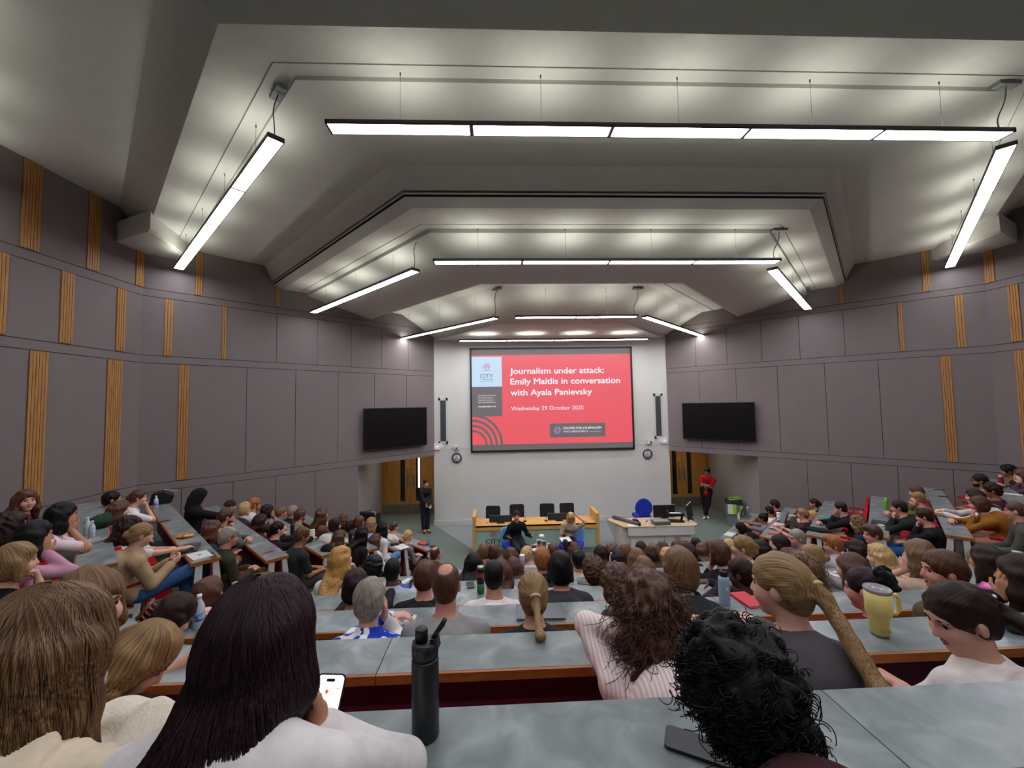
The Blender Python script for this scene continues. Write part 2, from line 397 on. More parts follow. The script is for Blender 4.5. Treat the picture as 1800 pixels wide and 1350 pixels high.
    for sg in (-1, 1): hd_.append((el(H(sg*.077, -.006, -.008), np.array((.011, .021, .033))*sc, Rh @ rotz(-sg*.35)), .008))
    LG = []; TR = []; SH = []
    for i, sg in enumerate((-1, 1)):
        J = (joints or {}).get('L' if sg < 0 else 'R')
        hip = P+np.array((sg*.088, .02, -.02))
        if J: kn, an, toe = (np.array(v, float) for v in J)
        else: kn, an = np.array((sg*.115, .44, sitz+.06)), np.array((sg*.11, .46, .085)); toe = an+np.array((sg*.02, .17, -.045))
        if legs:
            LG += [(rc(hip, kn, .088*w, .060*w), .04), (rc(kn, kn+(an-kn)*.4, .060*w, .056*w), .02), (rc(kn+(an-kn)*.35, an, .056*w, .036), .02), (rc(an, toe, .040, .030), .02)]
            TR += [(rc(hip, kn, .092*w, .066*w), .04), (rc(kn, an+(kn-an)*.12, .064*w, .052), .02)]
            SH.append([(rc(an+(an-toe)*.15-np.array((0, 0, .03)), toe, .044, .036), .02), (rc(an+np.array((0, 0, .03)), an-np.array((0, 0, .03)), .042, .044), .02)])
        else: LG += [(rc(hip, hip+(kn-hip)*.55, .088*w, .075*w), .04)]
    allp = T+A+hd_+LG
    if stand is not None: Sl.append((el(P+np.array((0, .0, -.09)), (.168*w, .125, .13)), .04))
    lo, hi = bounds(allp); V = Vol(lo, hi, h)
    for p, k in T: V.add(p, k)
    for p, k in LG: V.add(p, k)
    for p, k in hd_: V.add(p, k)
    for sg in (-1, 1): V.cut(el(H(sg*.031, .098, .006), np.array((.018, .017, .012))*sc, Rh), .010)
    V.cut(rc(H(-.018, .102, -.0665), H(.018, .102, -.0665), .003*sc, .003*sc), .006)
    for p, k in A: V.add(p, k if p is A[0][0] else min(k, .02))
    vb, fb = V.mesh(); body = np_obj('body', vb, fb, skin_m(skin), root)
    g = {'tee': .011, 'tank': .009, 'long': .011, 'roll': .011, 'shirt': .013, 'hoodie': .020, 'coat': .024, 'jacket': .018, 'fluffy': .03}.get(top, .011)
    g = max(g, h*.9)
    lo, hi = bounds(T+Sl); VT = Vol(lo-g, hi+g, h)
    for p, k in T[:1]: VT.add(p, k, g)
    for p, k in T[1:]: VT.add(p, k, g)
    for p, k in Sl: VT.add(p, k, g)
    VT.noise(.0035 if top not in ('fluffy',) else .010, 26 if top != 'fluffy' else 60, seed+3)
    rn = .060 if top in ('tee', 'tank', 'long', 'roll') else .054
    ax = nrm(H(0, -.02, -.04)-N)
    VT.cut(rc(N-ax*.005+yt*.012, N+ax*.25, rn*w+.004, rn*w+.02), .012)
    if top in ('tank',):
        for i in (0, 1): VT.cut(el(Sh[i]+xt*(.06 if i else -.06), (.07, .11, .10), Rt), .02)
    if top in ('shirt', 'hoodie', 'coat', 'jacket', 'fluffy'):
        t_, rr = {'shirt': (.011, .062), 'hoodie': (.022, .076), 'coat': (.018, .075), 'jacket': (.013, .068), 'fluffy': (.035, .085)}[top]
        ring = [N+ax*(.035+.02*math.cos(a))+xt*rr*w*math.sin(a)-yt*(rr*.92*w*math.cos(a)-.01) for a in np.linspace(-2.5, 2.5, 13)]
        for a, b in zip(ring[:-1], ring[1:]): VT.add(rc(a, b, t_, t_), .014)
        if top == 'hoodie':
            VT.add(el(N-yt*.095-zt*.015, (.115, .050, .085), Rt), .03); VT.cut(el(N-yt*.055+zt*.06, (.075, .04, .05), Rt), .02)
    vt, ft = VT.mesh()
    nm = {'tee': 't_shirt', 'tank': 'vest_top', 'long': 'jumper', 'roll': 'jumper', 'shirt': 'shirt', 'hoodie': 'hoodie', 'coat': 'coat', 'jacket': 'jacket', 'fluffy': 'fleece_jacket'}[top]
    np_obj(nm, vt, ft, tmat or cloth_m(tc), root)
    if legs:
        lo, hi = bounds(TR+T[:1]); V3 = Vol(lo-.02, hi+.02, h)
        V3.add(T[0][0], .03, .012)
        for p, k in TR: V3.add(p, k, .008)
        V3.noise(.003, 24, seed+5)
        v3, f3 = V3.mesh(); np_obj('trousers', v3, f3, cloth_m(lc), root)
        for s_ in SH:
            V4 = Vol(*bounds(s_), h)
            for p, k in s_: V4.add(p, k)
            v4, f4 = V4.mesh(); np_obj('shoe', v4, f4, mat('shoe_'+shoe, shoe, .5), root)
    o = Person(); o.root = root; o.H = H; o.Rh = Rh; o.hl = hl; o.N = N; o.Cc = Cc; o.sc = sc; o.P = P; o.sway = sway; o.yt = yt; o.hands = hands; o.Rb = Rb; o.base = base; o.zt = zt; o.xt = xt
    if hair: make_hair(o, hair, hc, L, h, seed, ex)
    if face: make_face(o, hc, skin, ex)
    if 'beard' in ex:
        VB = Vol(hl-.16, hl+.16, h*.9)
        VB.add(el(H(0, .036, -.062), np.array((.065, .064, .068))*sc, Rh), .02); VB.add(el(H(0, .070, -.10), np.array((.032, .028, .028))*sc, Rh), .02)
        VB.cut(el(H(0, .112, -.005), np.array((.06, .06, .055))*sc, Rh), .008); VB.cut(el(H(0, .11, -.068), np.array((.020, .02, .008))*sc, Rh), .004)
        VB.cut(el(H(0, -.06, -.02), np.array((.12, .09, .2))*sc, Rh), .008)
        v, f = VB.mesh(); np_obj('beard', v, f, hair_m(hc), root, attr=v*12)
    if 'glasses' in ex:
        g_ = MB()
        for sg in (-1, 1):
            g_.tube([H(sg*.032+.024*math.cos(a), .104, .006+.018*math.sin(a)) for a in np.linspace(0, 2*PI, 13)], .0028, 5, cap=False)
            g_.tube([H(sg*.056, .102, .010), H(sg*.080, .05, .010), H(sg*.083, -.005, .004)], .0028, 5)
        g_.tube([H(-.010, .106, .008), H(.010, .106, .008)], .0028, 5)
        g_.build('glasses', mat('glasses_frame', '15110F', .3), root)
    return o
def make_face(o, hc, skin, ex):
    H, Rh, sc = o.H, o.Rh, o.sc
    for sg in (-1, 1):
        e = MB(); c = H(sg*.031, .078, .006); r = .0115*sc; vs = []; fs = []; mi = []
        n1, n2 = 8, 10
        for i in range(n1+1):
            for j in range(n2):
                th, ph = PI*i/n1, 2*PI*j/n2; vs.append(c+Rh @ np.array((r*math.sin(th)*math.cos(ph), r*math.cos(th), r*math.sin(th)*math.sin(ph))))
        for i in range(n1):
            e.add([], [])
            for j in range(n2): fs.append((i*n2+j, i*n2+(j+1) % n2, (i+1)*n2+(j+1) % n2, (i+1)*n2+j)); mi.append(1 if i < 3 else 0)
        e.v = [tuple(v) for v in vs]; e.f = fs; e.mi = mi; e.sm = [True]*len(fs)
        e.build('eye', [mat('eye_white', 'A79C94', .4), mat('eye_iris', '1C120D', .2)], o.root)
    for sg in (-1, 1): b = MB(); b.tube([H(sg*.014, .0935, .026), H(sg*.032, .0925, .031), H(sg*.050, .078, .025)], [.0035*sc, .004*sc, .002*sc], 6); b.build('eyebrow', mat('brow_'+hc, HAIRC[hc][0], .7), o.root)
    l = MB(); l.tube([H(-.022, .084, -.066), H(-.009, .0945, -.0635), H(.009, .0945, -.0635), H(.022, .084, -.066)], [.002, .0055*sc, .0055*sc, .002], 6)
    l.tube([H(-.020, .085, -.068), H(0, .0955, -.0735), H(.020, .085, -.068)], [.002, .0065*sc, .002], 6)
    l.build('lips', mat('lips_'+skin, {'p': 'A85C55', 'r': 'A3524C', 'm': '96544A', 't': '7C4238', 'd': '4A2A26'}[skin], .4), o.root)
def make_hair(o, style, hc, L, h, seed, ex):
    H, Rh, hl, N, Cc, sc, yt, zt, xt = o.H, o.Rh, o.hl, o.N, o.Cc, o.sc, o.yt, o.zt, o.xt
    E = lambda c, r: el(H(*c), np.array(r)*sc, Rh)
    hh = h*.85 if h > .0065 else h
    L_ = L if style in ('long', 'curlylong', 'frontlong', 'pony') else .2
    pb = style == 'pony'; V = Vol(hl-np.array((.24+.14*pb, .26+.16*pb, max(.22, L_+.10))), hl+np.array((.24+.14*pb, .26, .22)), hh)
    t = {'bald': .004, 'buzz': .005, 'short': .013, 'quiff': .017, 'curlyshort': .024, 'afro': .04, 'bob': .018, 'long': .017, 'curlylong': .026, 'frontlong': .017, 'pony': .011, 'bun': .011, 'updo': .014,
         'topbun': .010, 'hood': .032, 'curls': .026, 'beanie': .018, 'clip': .016}[style]
    t = max(t, hh*.55)
    V.add(E((0, -.012, .037), (.076+t, .096+t, .088+t)), .02)
    V.add(E((0, -.042, -.012), (.069+t, .064+t, .082+t)), .03)
    knot = None
    if style == 'quiff': V.add(E((0, .055, .105), (.055, .045, .030)), .03); V.add(E((.02, .02, .115), (.05, .05, .025)), .03)
    if style in ('bob', 'clip'):
        V.add(E((0, -.035, -.055), (.096, .078, .085)), .03)
        for a in (-1, 1): V.add(rc(H(a*.078, .010, .01), H(a*.088, .028, -.105), .030*sc, .024*sc), .03)
        V.plane(H(0, 0, -.135), Rh @ np.array((0, -.25, -1.)))
    if style in ('long', 'curlylong', 'frontlong'):
        am = 115 if style != 'frontlong' else 135
        for a in np.linspace(-am, am, 13):
            s_, c_ = math.sin(R(a)), math.cos(R(a))
            xf = .88 if L > .6 else 1.; p0 = H(.080*s_*xf, -.012-.082*c_, .02); p1 = H(.094*s_*xf, -.012-.088*c_, -.10)
            yb = min(p1[1]-.01, Cc[1]-.142) if c_ > .25 else p1[1]+(.03 if style == 'frontlong' and c_ < -.2 else -.01*c_)
            ll = L*(1-.10*abs(s_)+.05*rs_(seed, a))
            p2 = np.array((p1[0]*1.0+(.018*s_)*(1 if L < .6 else -2.)+o.sway, yb-(.05 if L > .4 and c_ > .25 else 0), hl[2]-ll))
            if c_ > .25 and L > .24:
                pm = np.array((p1[0]*1.0+.01*s_+o.sway*.35, min(p1[1]-.005, N[1]-(.085 if L < .4 else .125)), hl[2]-.20))
                V.add(rc(p0, p1, .030*sc, .032*sc), .035); V.add(rc(p1, pm, .032*sc, .032), .035)
                if L > .4:
                    pc = np.array((p1[0]+o.sway*.6, Cc[1]-.165, Cc[2])); p2[1] = min(p2[1], o.P[1]-.17); V.add(rc(pm, pc, .034, .034), .035); pm = pc
                V.add(rc(pm, p2, .032, .020), .035)
            else: V.add(rc(p0, p1, .030*sc, .032*sc), .035); V.add(rc(p1, p2, .032*sc, .018), .035)
    if style == 'pony':
        knot = H(0, -.120, .028); V.add(rc(H(0, -.09, .02), knot, .04*sc, .022*sc), .03)
        k1 = knot+Rh @ np.array((0, -.030, 0))+np.array((0, 0, -.045)); k2 = np.array((k1[0]*1.0, min(k1[1]-.01, Cc[1]-.15), knot[2]-.55*L)); k3 = np.array((k1[0]+.01, k2[1]-.005, knot[2]-L))
        o.tail = (k1, k3); tk = .68 if L < .2 else 1.; V.add(rc(knot, k1, .018*tk, .027*tk), .02); V.add(rc(k1, k2, .027*tk, .030*tk), .03); V.add(rc(k2, k3, .030*tk, .007), .03)
    if knot is not None: pass
    o.tail = getattr(o, 'tail', (hl, hl+np.array((0, -.3, -1.))))
    if style in ('bun', 'updo'):
        knot = H(0, -.120, .0 if style == 'bun' else .02); V.add(el(knot, (.043, .036, .040), Rh), .015)
        if style == 'updo': V.add(el(H(0, -.105, -.03), (.055, .04, .035), Rh), .02)
    if style == 'topbun': knot = H(0, -.115, .075); V.add(el(knot, (.046, .042, .042), Rh), .012)
    if style == 'clip': V.add(el(H(0, -.12, -.01), (.04, .035, .06), Rh), .02)
    if style == 'hood':
        V.add(E((0, -.03, -.07), (.105, .10, .11)), .04); V.add(rc(H(0, -.06, -.08), N-yt*.03, .09, .11), .05)
        V.cut(E((0, .16, -.02), (.085, .11, .13)), .01)
    elif style == 'beanie':
        V.plane(H(0, 0, .012), Rh @ np.array((0, -.12, -1.)))
    elif style == 'bald':
        V.cut(E((0, -.045, .135), (.048, .062, .06)), .012); V.cut(E((0, .10, .06), (.10, .085, .10)), .008)
    else: V.cut(E((0, .128, -.052), (.078, .088, .116)), .010)
    if style in ('short', 'quiff', 'curlyshort', 'bald', 'buzz', 'pony', 'bun', 'updo', 'topbun', 'afro', 'beanie'):
        for sg in (-1, 1): V.cut(E((sg*.092, .002, -.022), (.030, .030, .040)), .008)
    if style in ('short', 'quiff', 'curlyshort', 'bald', 'buzz', 'pony', 'bun', 'updo', 'topbun'):
        V.plane(H(0, -.05, -.072), Rh @ np.array((0, .45, -1.))) if style not in ('pony',) else None
        if style != 'pony': V.cut(E((0, .045, -.10), (.11, .075, .075)), .01)
        else: V.cut(E((0, .0, -.135), (.10, .085, .075)), .015)
    amp = {'curlyshort': .0065, 'afro': .008, 'curlylong': .009, 'curls': .011, 'updo': .004, 'bald': 0, 'buzz': 0, 'beanie': .001, 'hood': .003, 'bob': .0042, 'long': .004, 'frontlong': .003, 'short': .003}.get(style, .0028)
    if amp: V.noise(amp, {'curlyshort': 120, 'afro': 130, 'curlylong': 90, 'curls': 95, 'hood': 40, 'bob': 48, 'long': 48}.get(style, 70), seed)
    v, f = V.mesh()
    if style == 'hood':
        np_obj('hood', v, f, cloth_m('161419'), o.root); return
    if style == 'beanie':
        np_obj('knitted_hat', v, f, mat('knit_'+hc, HAIRC[hc][1], .9, .2, 30), o.root); return
    S = None
    if 'strands' in ex: S = strands(V, o, style, L, seed, knot)
    if 'curls' in ex: S = curls(V, o, seed, hc)
    if 'waves' in ex: S = curls(V, o, seed, hc, 1500, .07, .05, .8, .6, .009, .009, .0017)
    if S is not None:
        f = np.concatenate([f, S[1]+len(v)]); v = np.concatenate([v, S[0]])
    np_obj('hair', v, f, hair_m(hc), o.root, attr=strand_attr(v, o, style, knot))
    if style == 'pony':
        b = MB(); ax = nrm(np.array((0, -.8, -.6))); u = np.array((1., 0, 0)); w_ = np.cross(ax, u)
        b.tube([knot+(u*math.cos(a)+w_*math.sin(a))*.024 for a in np.linspace(0, 2*PI, 17)], .0075, 6, cap=False)
        c = [e for e in ex if e.startswith('tie_')]
        b.build('hair_tie', mat(c[0] if c else 'tie_dark', c[0][4:] if c else '1A1315', .7), o.root)
    if 'scrunchie' in ' '.join(ex) and knot is not None:
        c = [e for e in ex if e.startswith('scrunchie_')][0]
        VS = Vol(knot-.11, knot+.11, hh); ax = nrm(Rh @ np.array((0, -.7, .3))); u = nrm(np.cross(ax, (0, 0, 1.))); w_ = np.cross(ax, u); pp = [knot+(u*math.cos(a)+w_*math.sin(a))*.046 for a in np.linspace(0, 2*PI, 13)]
        for a, b in zip(pp[:-1], pp[1:]): VS.add(rc(a, b, .026, .026), .01)
        VS.noise(.008, 110, seed); v, f = VS.mesh(); np_obj('scrunchie', v, f, cloth_m(c[10:]), o.root)
    if style == 'clip':
        b = MB()
        for sg in (-1, 1):
            for q in range(5): b.tube([H(sg*.012, -.15, .05-.025*q), H(sg*.04, -.155, .045-.025*q), H(sg*.055, -.13, .04-.025*q)], .005, 6)
            b.tube([H(sg*.012, -.152, .06), H(sg*.012, -.16, -.06)], .006, 6)
        b.build('claw_clip', mat('claw_clip', '7A4A2C', .25), o.root)
def rs_(seed, a): return math.sin(seed*12.9898+a*7.233)
def strand_attr(v, o, style, knot):
    if style in ('curlyshort', 'afro', 'curls'): return v*16
    if style == 'curlylong': return v*np.array((9, 9, 5.))
    c = o.H(0, -.05, .085) if knot is None else knot
    ax = nrm(o.Rh @ np.array((0, -.4, .917))) if knot is None else nrm(o.Rh @ np.array((0, -1, .15)))
    u1 = nrm(np.cross(ax, o.Rh @ np.array((0, 1, .0)) if knot is None else np.array((0, 0, 1.)))); u2 = np.cross(ax, u1); q = v-c
    a, b = q @ u1, q @ u2; r = np.hypot(a, b)+1e-6
    if knot is not None:
        tail = v[:, 1] < knot[1]-.005
        at = np.stack([a/r*2.4, b/r*2.4, np.linalg.norm(q, axis=1)*1.2], 1); ta = nrm(o.tail[1]-o.tail[0]); e1 = nrm(np.cross(ta, (1., .2, 0))); e2 = np.cross(ta, e1); rl = v-o.tail[0]; at[tail] = np.stack([rl @ e1*38, rl @ e2*38, rl @ ta*1.6], 1)[tail]; return at
    far = np.clip((c[2]-.09-v[:, 2])/.08, 0, 1)[:, None]
    return np.stack([a/r*2.4, b/r*2.4, np.linalg.norm(q, axis=1)*1.0], 1)*(1-far)+np.stack([a*16, b*16, v[:, 2]*1.0], 1)*far
def tubes(Pth, G, rad):
    # Pth (S,T,3) paths, G (S,T,3) normals
    S, T, _ = Pth.shape; tg = np.gradient(Pth, axis=1); tg /= np.maximum(np.linalg.norm(tg, axis=2, keepdims=True), 1e-9)
    sd = np.cross(tg, G); sd /= np.maximum(np.linalg.norm(sd, axis=2, keepdims=True), 1e-9); up = np.cross(sd, tg)
    ring = []
    for a in (0, 2*PI/3, 4*PI/3): ring.append(Pth+rad[..., None]*(math.cos(a)*sd+math.sin(a)*up))
    V = np.stack(ring, 2).reshape(-1, 3)
    i = np.arange(S)[:, None]*T*3+np.arange(T-1)[None]*3
    F = []
    for j in range(3):
        j2 = (j+1) % 3; F.append(np.stack([i+j, i+j2, i+3+j2, i+3+j], -1).reshape(-1, 4))
    return V, np.concatenate(F)
def strands(V, o, style, L, seed, knot):
    rs = np.random.RandomState(seed+5); n = 1500; T = 46
    ph = rs.rand(n)*2*PI; rr = .008+.05*np.sqrt(rs.rand(n))
    q = np.stack([rr*np.cos(ph), -.03+rr*np.sin(ph)*1.1, np.full(n, .14)], 1)*o.sc
    P = o.hl+q @ o.Rh.T; dr = nrm(o.Rh @ np.array((0, -.15, -1.)))
    for _ in range(12): P = P-V.sample(P)[:, None]*V.grad(P)*.9
    out = np.stack([np.cos(ph), np.sin(ph)-.25, np.zeros(n)], 1) @ o.Rh.T
    pa = []; ga = []; st = (L+.18)/T
    wob = rs.rand(n)*6.28; wf = 20+rs.rand(n)*25; lift = .0005+.004*rs.rand(n)
    dead = rs.rand(n)*.25
    for k in range(T):
        g = V.grad(P); pa.append(P+g*lift[:, None]); ga.append(g)
        w = max(0, 1-k/11.); d = out*w*.9+np.array((0, 0, -1.))*(.35+(1-w)*.65)
        d = d+.10*np.sin(wob+wf*k*st)[:, None]*np.cross(g, d); d = d-g*(d*g).sum(1, keepdims=True)
        d /= np.maximum(np.linalg.norm(d, axis=1, keepdims=True), 1e-6); P = P+d*st
        s_ = V.sample(P); P = P-np.clip(s_, -.02, .02)[:, None]*V.grad(P)*.8
    Pth = np.stack(pa, 1); G = np.stack(ga, 1); keep = (Pth[:, :, 1].max(1) < o.hl[1]+.07*o.sc)
    Pth, G = Pth[keep], G[keep]
    rad = np.full(Pth.shape[:2], .0016)*np.linspace(1, .5, T)[None]
    return tubes(Pth, G, rad)
def curls(V, o, seed, hc, n=3400, l0=.022, l1=.03, t0=1.0, t1=1.3, r0=.005, r1=.007, rad=.0019):
    rs = np.random.RandomState(seed+9); T = 24
    d = rs.normal(size=(n*2, 3)); d /= np.linalg.norm(d, axis=1, keepdims=True)
    P = o.H(0, -.025, .0)+d*.16
    for _ in range(25): P = P-V.sample(P)[:, None]*V.grad(P)*.8
    ok = (np.abs(V.sample(P)) < .01) & ((P-o.hl) @ (o.Rh[:, 1]) < .08); P = P[ok][:n]; n = len(P)
    g = V.grad(P); dn = np.array((0, 0, -1.)); ax = g*.12+dn*(.75+.3*rs.rand(n))[:, None]+rs.normal(size=(n, 3))*.35; ax /= np.linalg.norm(ax, axis=1, keepdims=True)
    e1 = np.cross(ax, rs.normal(size=(n, 3))); e1 /= np.linalg.norm(e1, axis=1, keepdims=True); e2 = np.cross(ax, e1)
    Ln = l0+l1*rs.rand(n); Ln[::9] *= 1.8; tn = (t0+t1*rs.rand(n))*2*PI; rh = r0+r1*rs.rand(n)
    t = np.linspace(0, 1, T)
    a = tn[:, None]*t[None]; r = rh[:, None]*np.minimum(1, t*3)[None]
    Pth = P[:, None]-g[:, None]*.006+ax[:, None]*(Ln[:, None]*t[None])[..., None]+e1[:, None]*(r*np.cos(a))[..., None]+e2[:, None]*(r*np.sin(a))[..., None]
    G = np.repeat(ax[:, None], T, 1)
    return tubes(Pth, G, np.full((n, T), rad)*np.linspace(1.2, .6, T)[None])
# ---------------------------------------------------------------- room
XC = 1.88
TH = .8045; WF, WS, YF = 3.996, 9.183, 13.3       # front wall half width, side half width, front wall distance
S2 = (WS-WF)/math.sin(TH)                         # length of the angled walls
TL = Vector((math.sin(TH), math.cos(TH), 0)); NL = Vector((math.cos(TH), -math.sin(TH), 0))
def W2(sd, s, z, o=0.):      # point on the angled wall, s metres from the front corner, o metres into the room
    p = Vector((-WF, YF, 0))-TL*s+NL*o
    return Vector((XC+(p.x if sd < 0 else -p.x), p.y, z))
def W1(sd, y, z, o=0.): return Vector((XC+sd*(WS-o), y, z))
m_wall = mat('wall_panel_mauve_grey', '7B7170', .75, .03, 3, spec=.25)
m_gap = mat('wall_joint_dark', '2A2222', .9, .1)
m_front = mat('wall_front_white', 'CECCC7', .8, .02, 2, spec=.2)
m_ceil = mat('ceiling_plaster', 'CCCAC4', .9, .03, 5, bump=.35, bscale=130, spec=.15)
m_ceil_s = mat('ceiling_smooth', 'CCCAC4', .85, .02, 5, spec=.15)
m_floor = ramp_mat('carpet_green_grey', [(.3, '626D67'), (.7, '78837C')], 260, 4, .95, spec=.1)
m_slat = ramp_mat('slat_oak', [(.3, '9A6A36'), (.7, 'B98649')], 6, 4, .5, (6, 6, .6), .6)
m_slatd = mat('slat_groove', '5E3A18', .7, .1)
m_wood = ramp_mat('beech_wood', [(.3, 'CE9A50'), (.7, 'DDAC62')], 5, 5, .45, (1, 1, 8), .8)
m_door = ramp_mat('door_oak', [(.3, '96662A'), (.7, 'B07F3B')], 4, 5, .45, (5, 5, .5), .8)
m_steel = mat('steel_brushed', '8C8A88', .35, .05, 20, metal=.8)
m_black = mat('black_plastic', '111113', .45, .1)
m_white = mat('white_plastic', 'E6E4E0', .45, .03)
m_whitemetal = mat('white_metal', 'C9C7C1', .4, .03)
m_red = mat('red_upholstery', 'A80E22', .85, .1, 40, bump=.2, bscale=200, spec=.2)
# --- panelled walls
def panel_wall(name, sd, kind):
    mb = MB(); T = .03; g = .011
    def rect(a0, a1, z0, z1):
        P = W2 if kind == 2 else W1
        lo, hi = a0+g/2, a1-g/2; b = [P(sd, lo, z0+g/2, 0), P(sd, hi, z0+g/2, 0), P(sd, hi, z0+g/2, T), P(sd, lo, z0+g/2, T)]
        t = [p+Vector((0, 0, z1-z0-g)) for p in b]
        mb.hexa(b, t, 0)
    def row(js, z0, z1):
        for a, b in zip(js[:-1], js[1:]): rect(a, b, z0, z1)
    if kind == 2:
        row([2.6, 3.77, 4.70, 5.57, 6.49, S2], 0, 2.295); row([0, S2], 2.295, 2.46)
        row([0, 1.05, 2.12, 3.19, 4.27, 5.34, S2], 2.46, 4.95); row([0, S2], 4.95, 5.11)
        row([0, .98, 1.9, 2.83, 3.75, 4.72, S2], 5.11, 6.345); row([0, S2], 6.345, 6.505); row([0, 4.72, S2], 6.505, 8.3)
        # backing, with the opening of the door recess left free
        for (a, b, z0, z1) in ((2.6, S2, 0, 8.3), (0, 2.6, 2.295, 8.3)):
            q = [W2(sd, a, z0, -.12), W2(sd, b, z0, -.12), W2(sd, b, z0, .004), W2(sd, a, z0, .004)]
            mb.hexa(q, [p+Vector((0, 0, z1-z0)) for p in q], 1)
    else:
        yc = YF-S2*math.cos(TH)
        for z0, z1 in ((0, 2.295), (2.295, 2.46), (2.46, 4.95), (4.95, 5.11), (5.11, 6.345), (6.345, 6.505), (6.505, 8.3)): row([-5.2, yc], z0, z1)
        q = [W1(sd, -5.2, 0, -.12), W1(sd, yc, 0, -.12), W1(sd, yc, 0, .004), W1(sd, -5.2, 0, .004)]
        mb.hexa(q, [p+Vector((0, 0, 8.3)) for p in q], 1)
    for i, f in enumerate(mb.f): pass
    o = struct(mb, name, [m_wall, m_gap]); fix_normals(o); return o
def fix_normals(o):
    bm = bmesh.new(); bm.from_mesh(o.data); bmesh.ops.recalc_face_normals(bm, faces=bm.faces); bm.to_mesh(o.data); bm.free()
panel_wall('wall_left_front', -1, 2); panel_wall('wall_right_front', 1, 2)
panel_wall('wall_left', -1, 1); panel_wall('wall_right', 1, 1)
# --- front wall, rear wall
mb = MB(); x0, x1 = XC-WF, XC+WF
mb.box((x0, YF, 0), (x1, YF+1.7, 2.497)); mb.box((x0, YF-.006, 2.503), (x1, YF+1.7, 6.5)); mb.box((x0, YF+.02, 2.49), (x1, YF+1.7, 2.51))
struct(mb, 'wall_front', m_front)
mb = MB(); mb.box((x0-.012, YF-.02, .0), (x1+.012, YF+.3, .16)); struct(mb, 'baseboard_front', mat('skirting_white', 'C9C6C2', .4, .02))
mb = MB(); mb.box((XC-WS-.3, -5.4, 0), (XC+WS+.3, -5.2, 8.3)); struct(mb, 'wall_back', m_wall)
# --- door recesses
for sd, nm in ((-1, 'left'), (1, 'right')):
    X = lambda x: XC+sd*x
    mb = MB(); a = W2(sd, 2.6, 0, -.12); b = Vector((X(6.14), 14.8, 0)); d = Vector((sd*.15, 0, 0))
    q = [a, b, b+d, a+d]; mb.hexa(q, [p+Vector((0, 0, 2.75)) for p in q], 0)
    mb.box((min(X(3.7), X(6.4)), 14.86, 0), (max(X(3.7), X(6.4)), 15.0, 2.75))
    o = struct(mb, 'wall_recess_'+nm, mat('wall_recess_grey', '8A8583', .8, .03)); fix_normals(o)
    mb = MB(); q = [W2(sd, -.2, 2.6, -.1), W2(sd, 2.75, 2.6, -.1), Vector((X(6.3), 15, 2.6)), Vector((X(3.7), 15, 2.6))]
    mb.hexa(q, [p+Vector((0, 0, .1)) for p in q]); o = struct(mb, 'ceiling_recess_'+nm, m_ceil_s); fix_normals(o)
# --- ceiling: terraces that follow the horseshoe of the rows
PROF = [(-6.0, 8.62, 7.93, 0), (3.339, 4.75, 7.93, 0), (3.569, 4.41, 7.55, 1), (3.970, 4.16, 7.55, 0), (3.972, 4.16, 7.575, 0), (3.986, 4.15, 7.575, 0), (3.988, 4.15, 7.55, 0),
        (4.140, 4.0, 7.55, 0), (4.145, 4.0, 7.505, 0), (5.640, 3.42, 7.505, 0), (5.69, 3.22, 7.16, 0), (5.75, 3.20, 7.16, 2), (5.75, 3.19, 7.125, 2), (5.70, 3.21, 7.125, 0), (5.705, 3.21, 7.10, 2), (5.75, 3.19, 7.10, 2), (5.75, 3.19, 7.07, 0), (5.72, 3.20, 7.07, 0),
        (5.90, 3.13, 6.99, 1), (6.450, 3.10, 7.0, 0), (6.452, 3.10, 7.02, 0), (6.468, 3.09, 7.02, 0), (6.47, 3.09, 7.0, 0), (6.62, 3.0, 7.0, 0), (6.63, 3.0, 6.93, 0), (8.306, 2.25, 6.57, 0), (8.37, 2.23, 6.57, 0), (8.38, 2.22, 6.9, 0), (9.10, 2.02, 6.88, 0), (9.101, 2.02, 6.905, 2), (9.13, 2.01, 6.905, 0), (9.131, 2.01, 6.88, 0), (9.5, 1.9, 6.87, 0), (11.2, 1.9, 6.27, 0), (13.4, 4.05, 6.17, 0)]
mb = MB(); AS = R(45.)
def cpoly(y, a, z):
    L = 14 if y < 13 else .3; e = Vector((math.cos(AS), math.sin(AS), 0))*L
    return [Vector((XC-a-e.x, y+e.y, z)), Vector((XC-a, y, z)), Vector((XC+a, y, z)), Vector((XC+a+e.x, y+e.y, z))]
for (a, b) in zip(PROF[:-1], PROF[1:]):
    p, q = cpoly(*a[:3]), cpoly(*b[:3])
    for i in range(3): mb.quad(p[i], q[i], q[i+1], p[i+1], a[3] if a[3] != 0 else 0)
struct(mb, 'ceiling', [m_ceil_s, m_ceil, mat('curtain_track_grey', '3C3A3E', .5, .05)])
for sd, nm in ((-1, 'left'), (1, 'right')):     # downstand where the beam meets the side wall
    X = lambda x: XC+sd*x
    mb = MB(); pl = [(X(9.2), 7.72), (X(8.12), 7.22), (X(8.33), 8.05), (X(8.62), 8.95), (X(9.2), 8.5)]
    mb.prism(pl, 7.26, 7.62); mb.prism([(X(9.2), 7.72), (X(8.16), 7.24), (X(8.37), 8.07), (X(8.66), 8.95), (X(9.2), 8.5)], 7.225, 7.26); o = struct(mb, 'ceiling_downstand_'+nm, m_ceil_s); fix_normals(o)
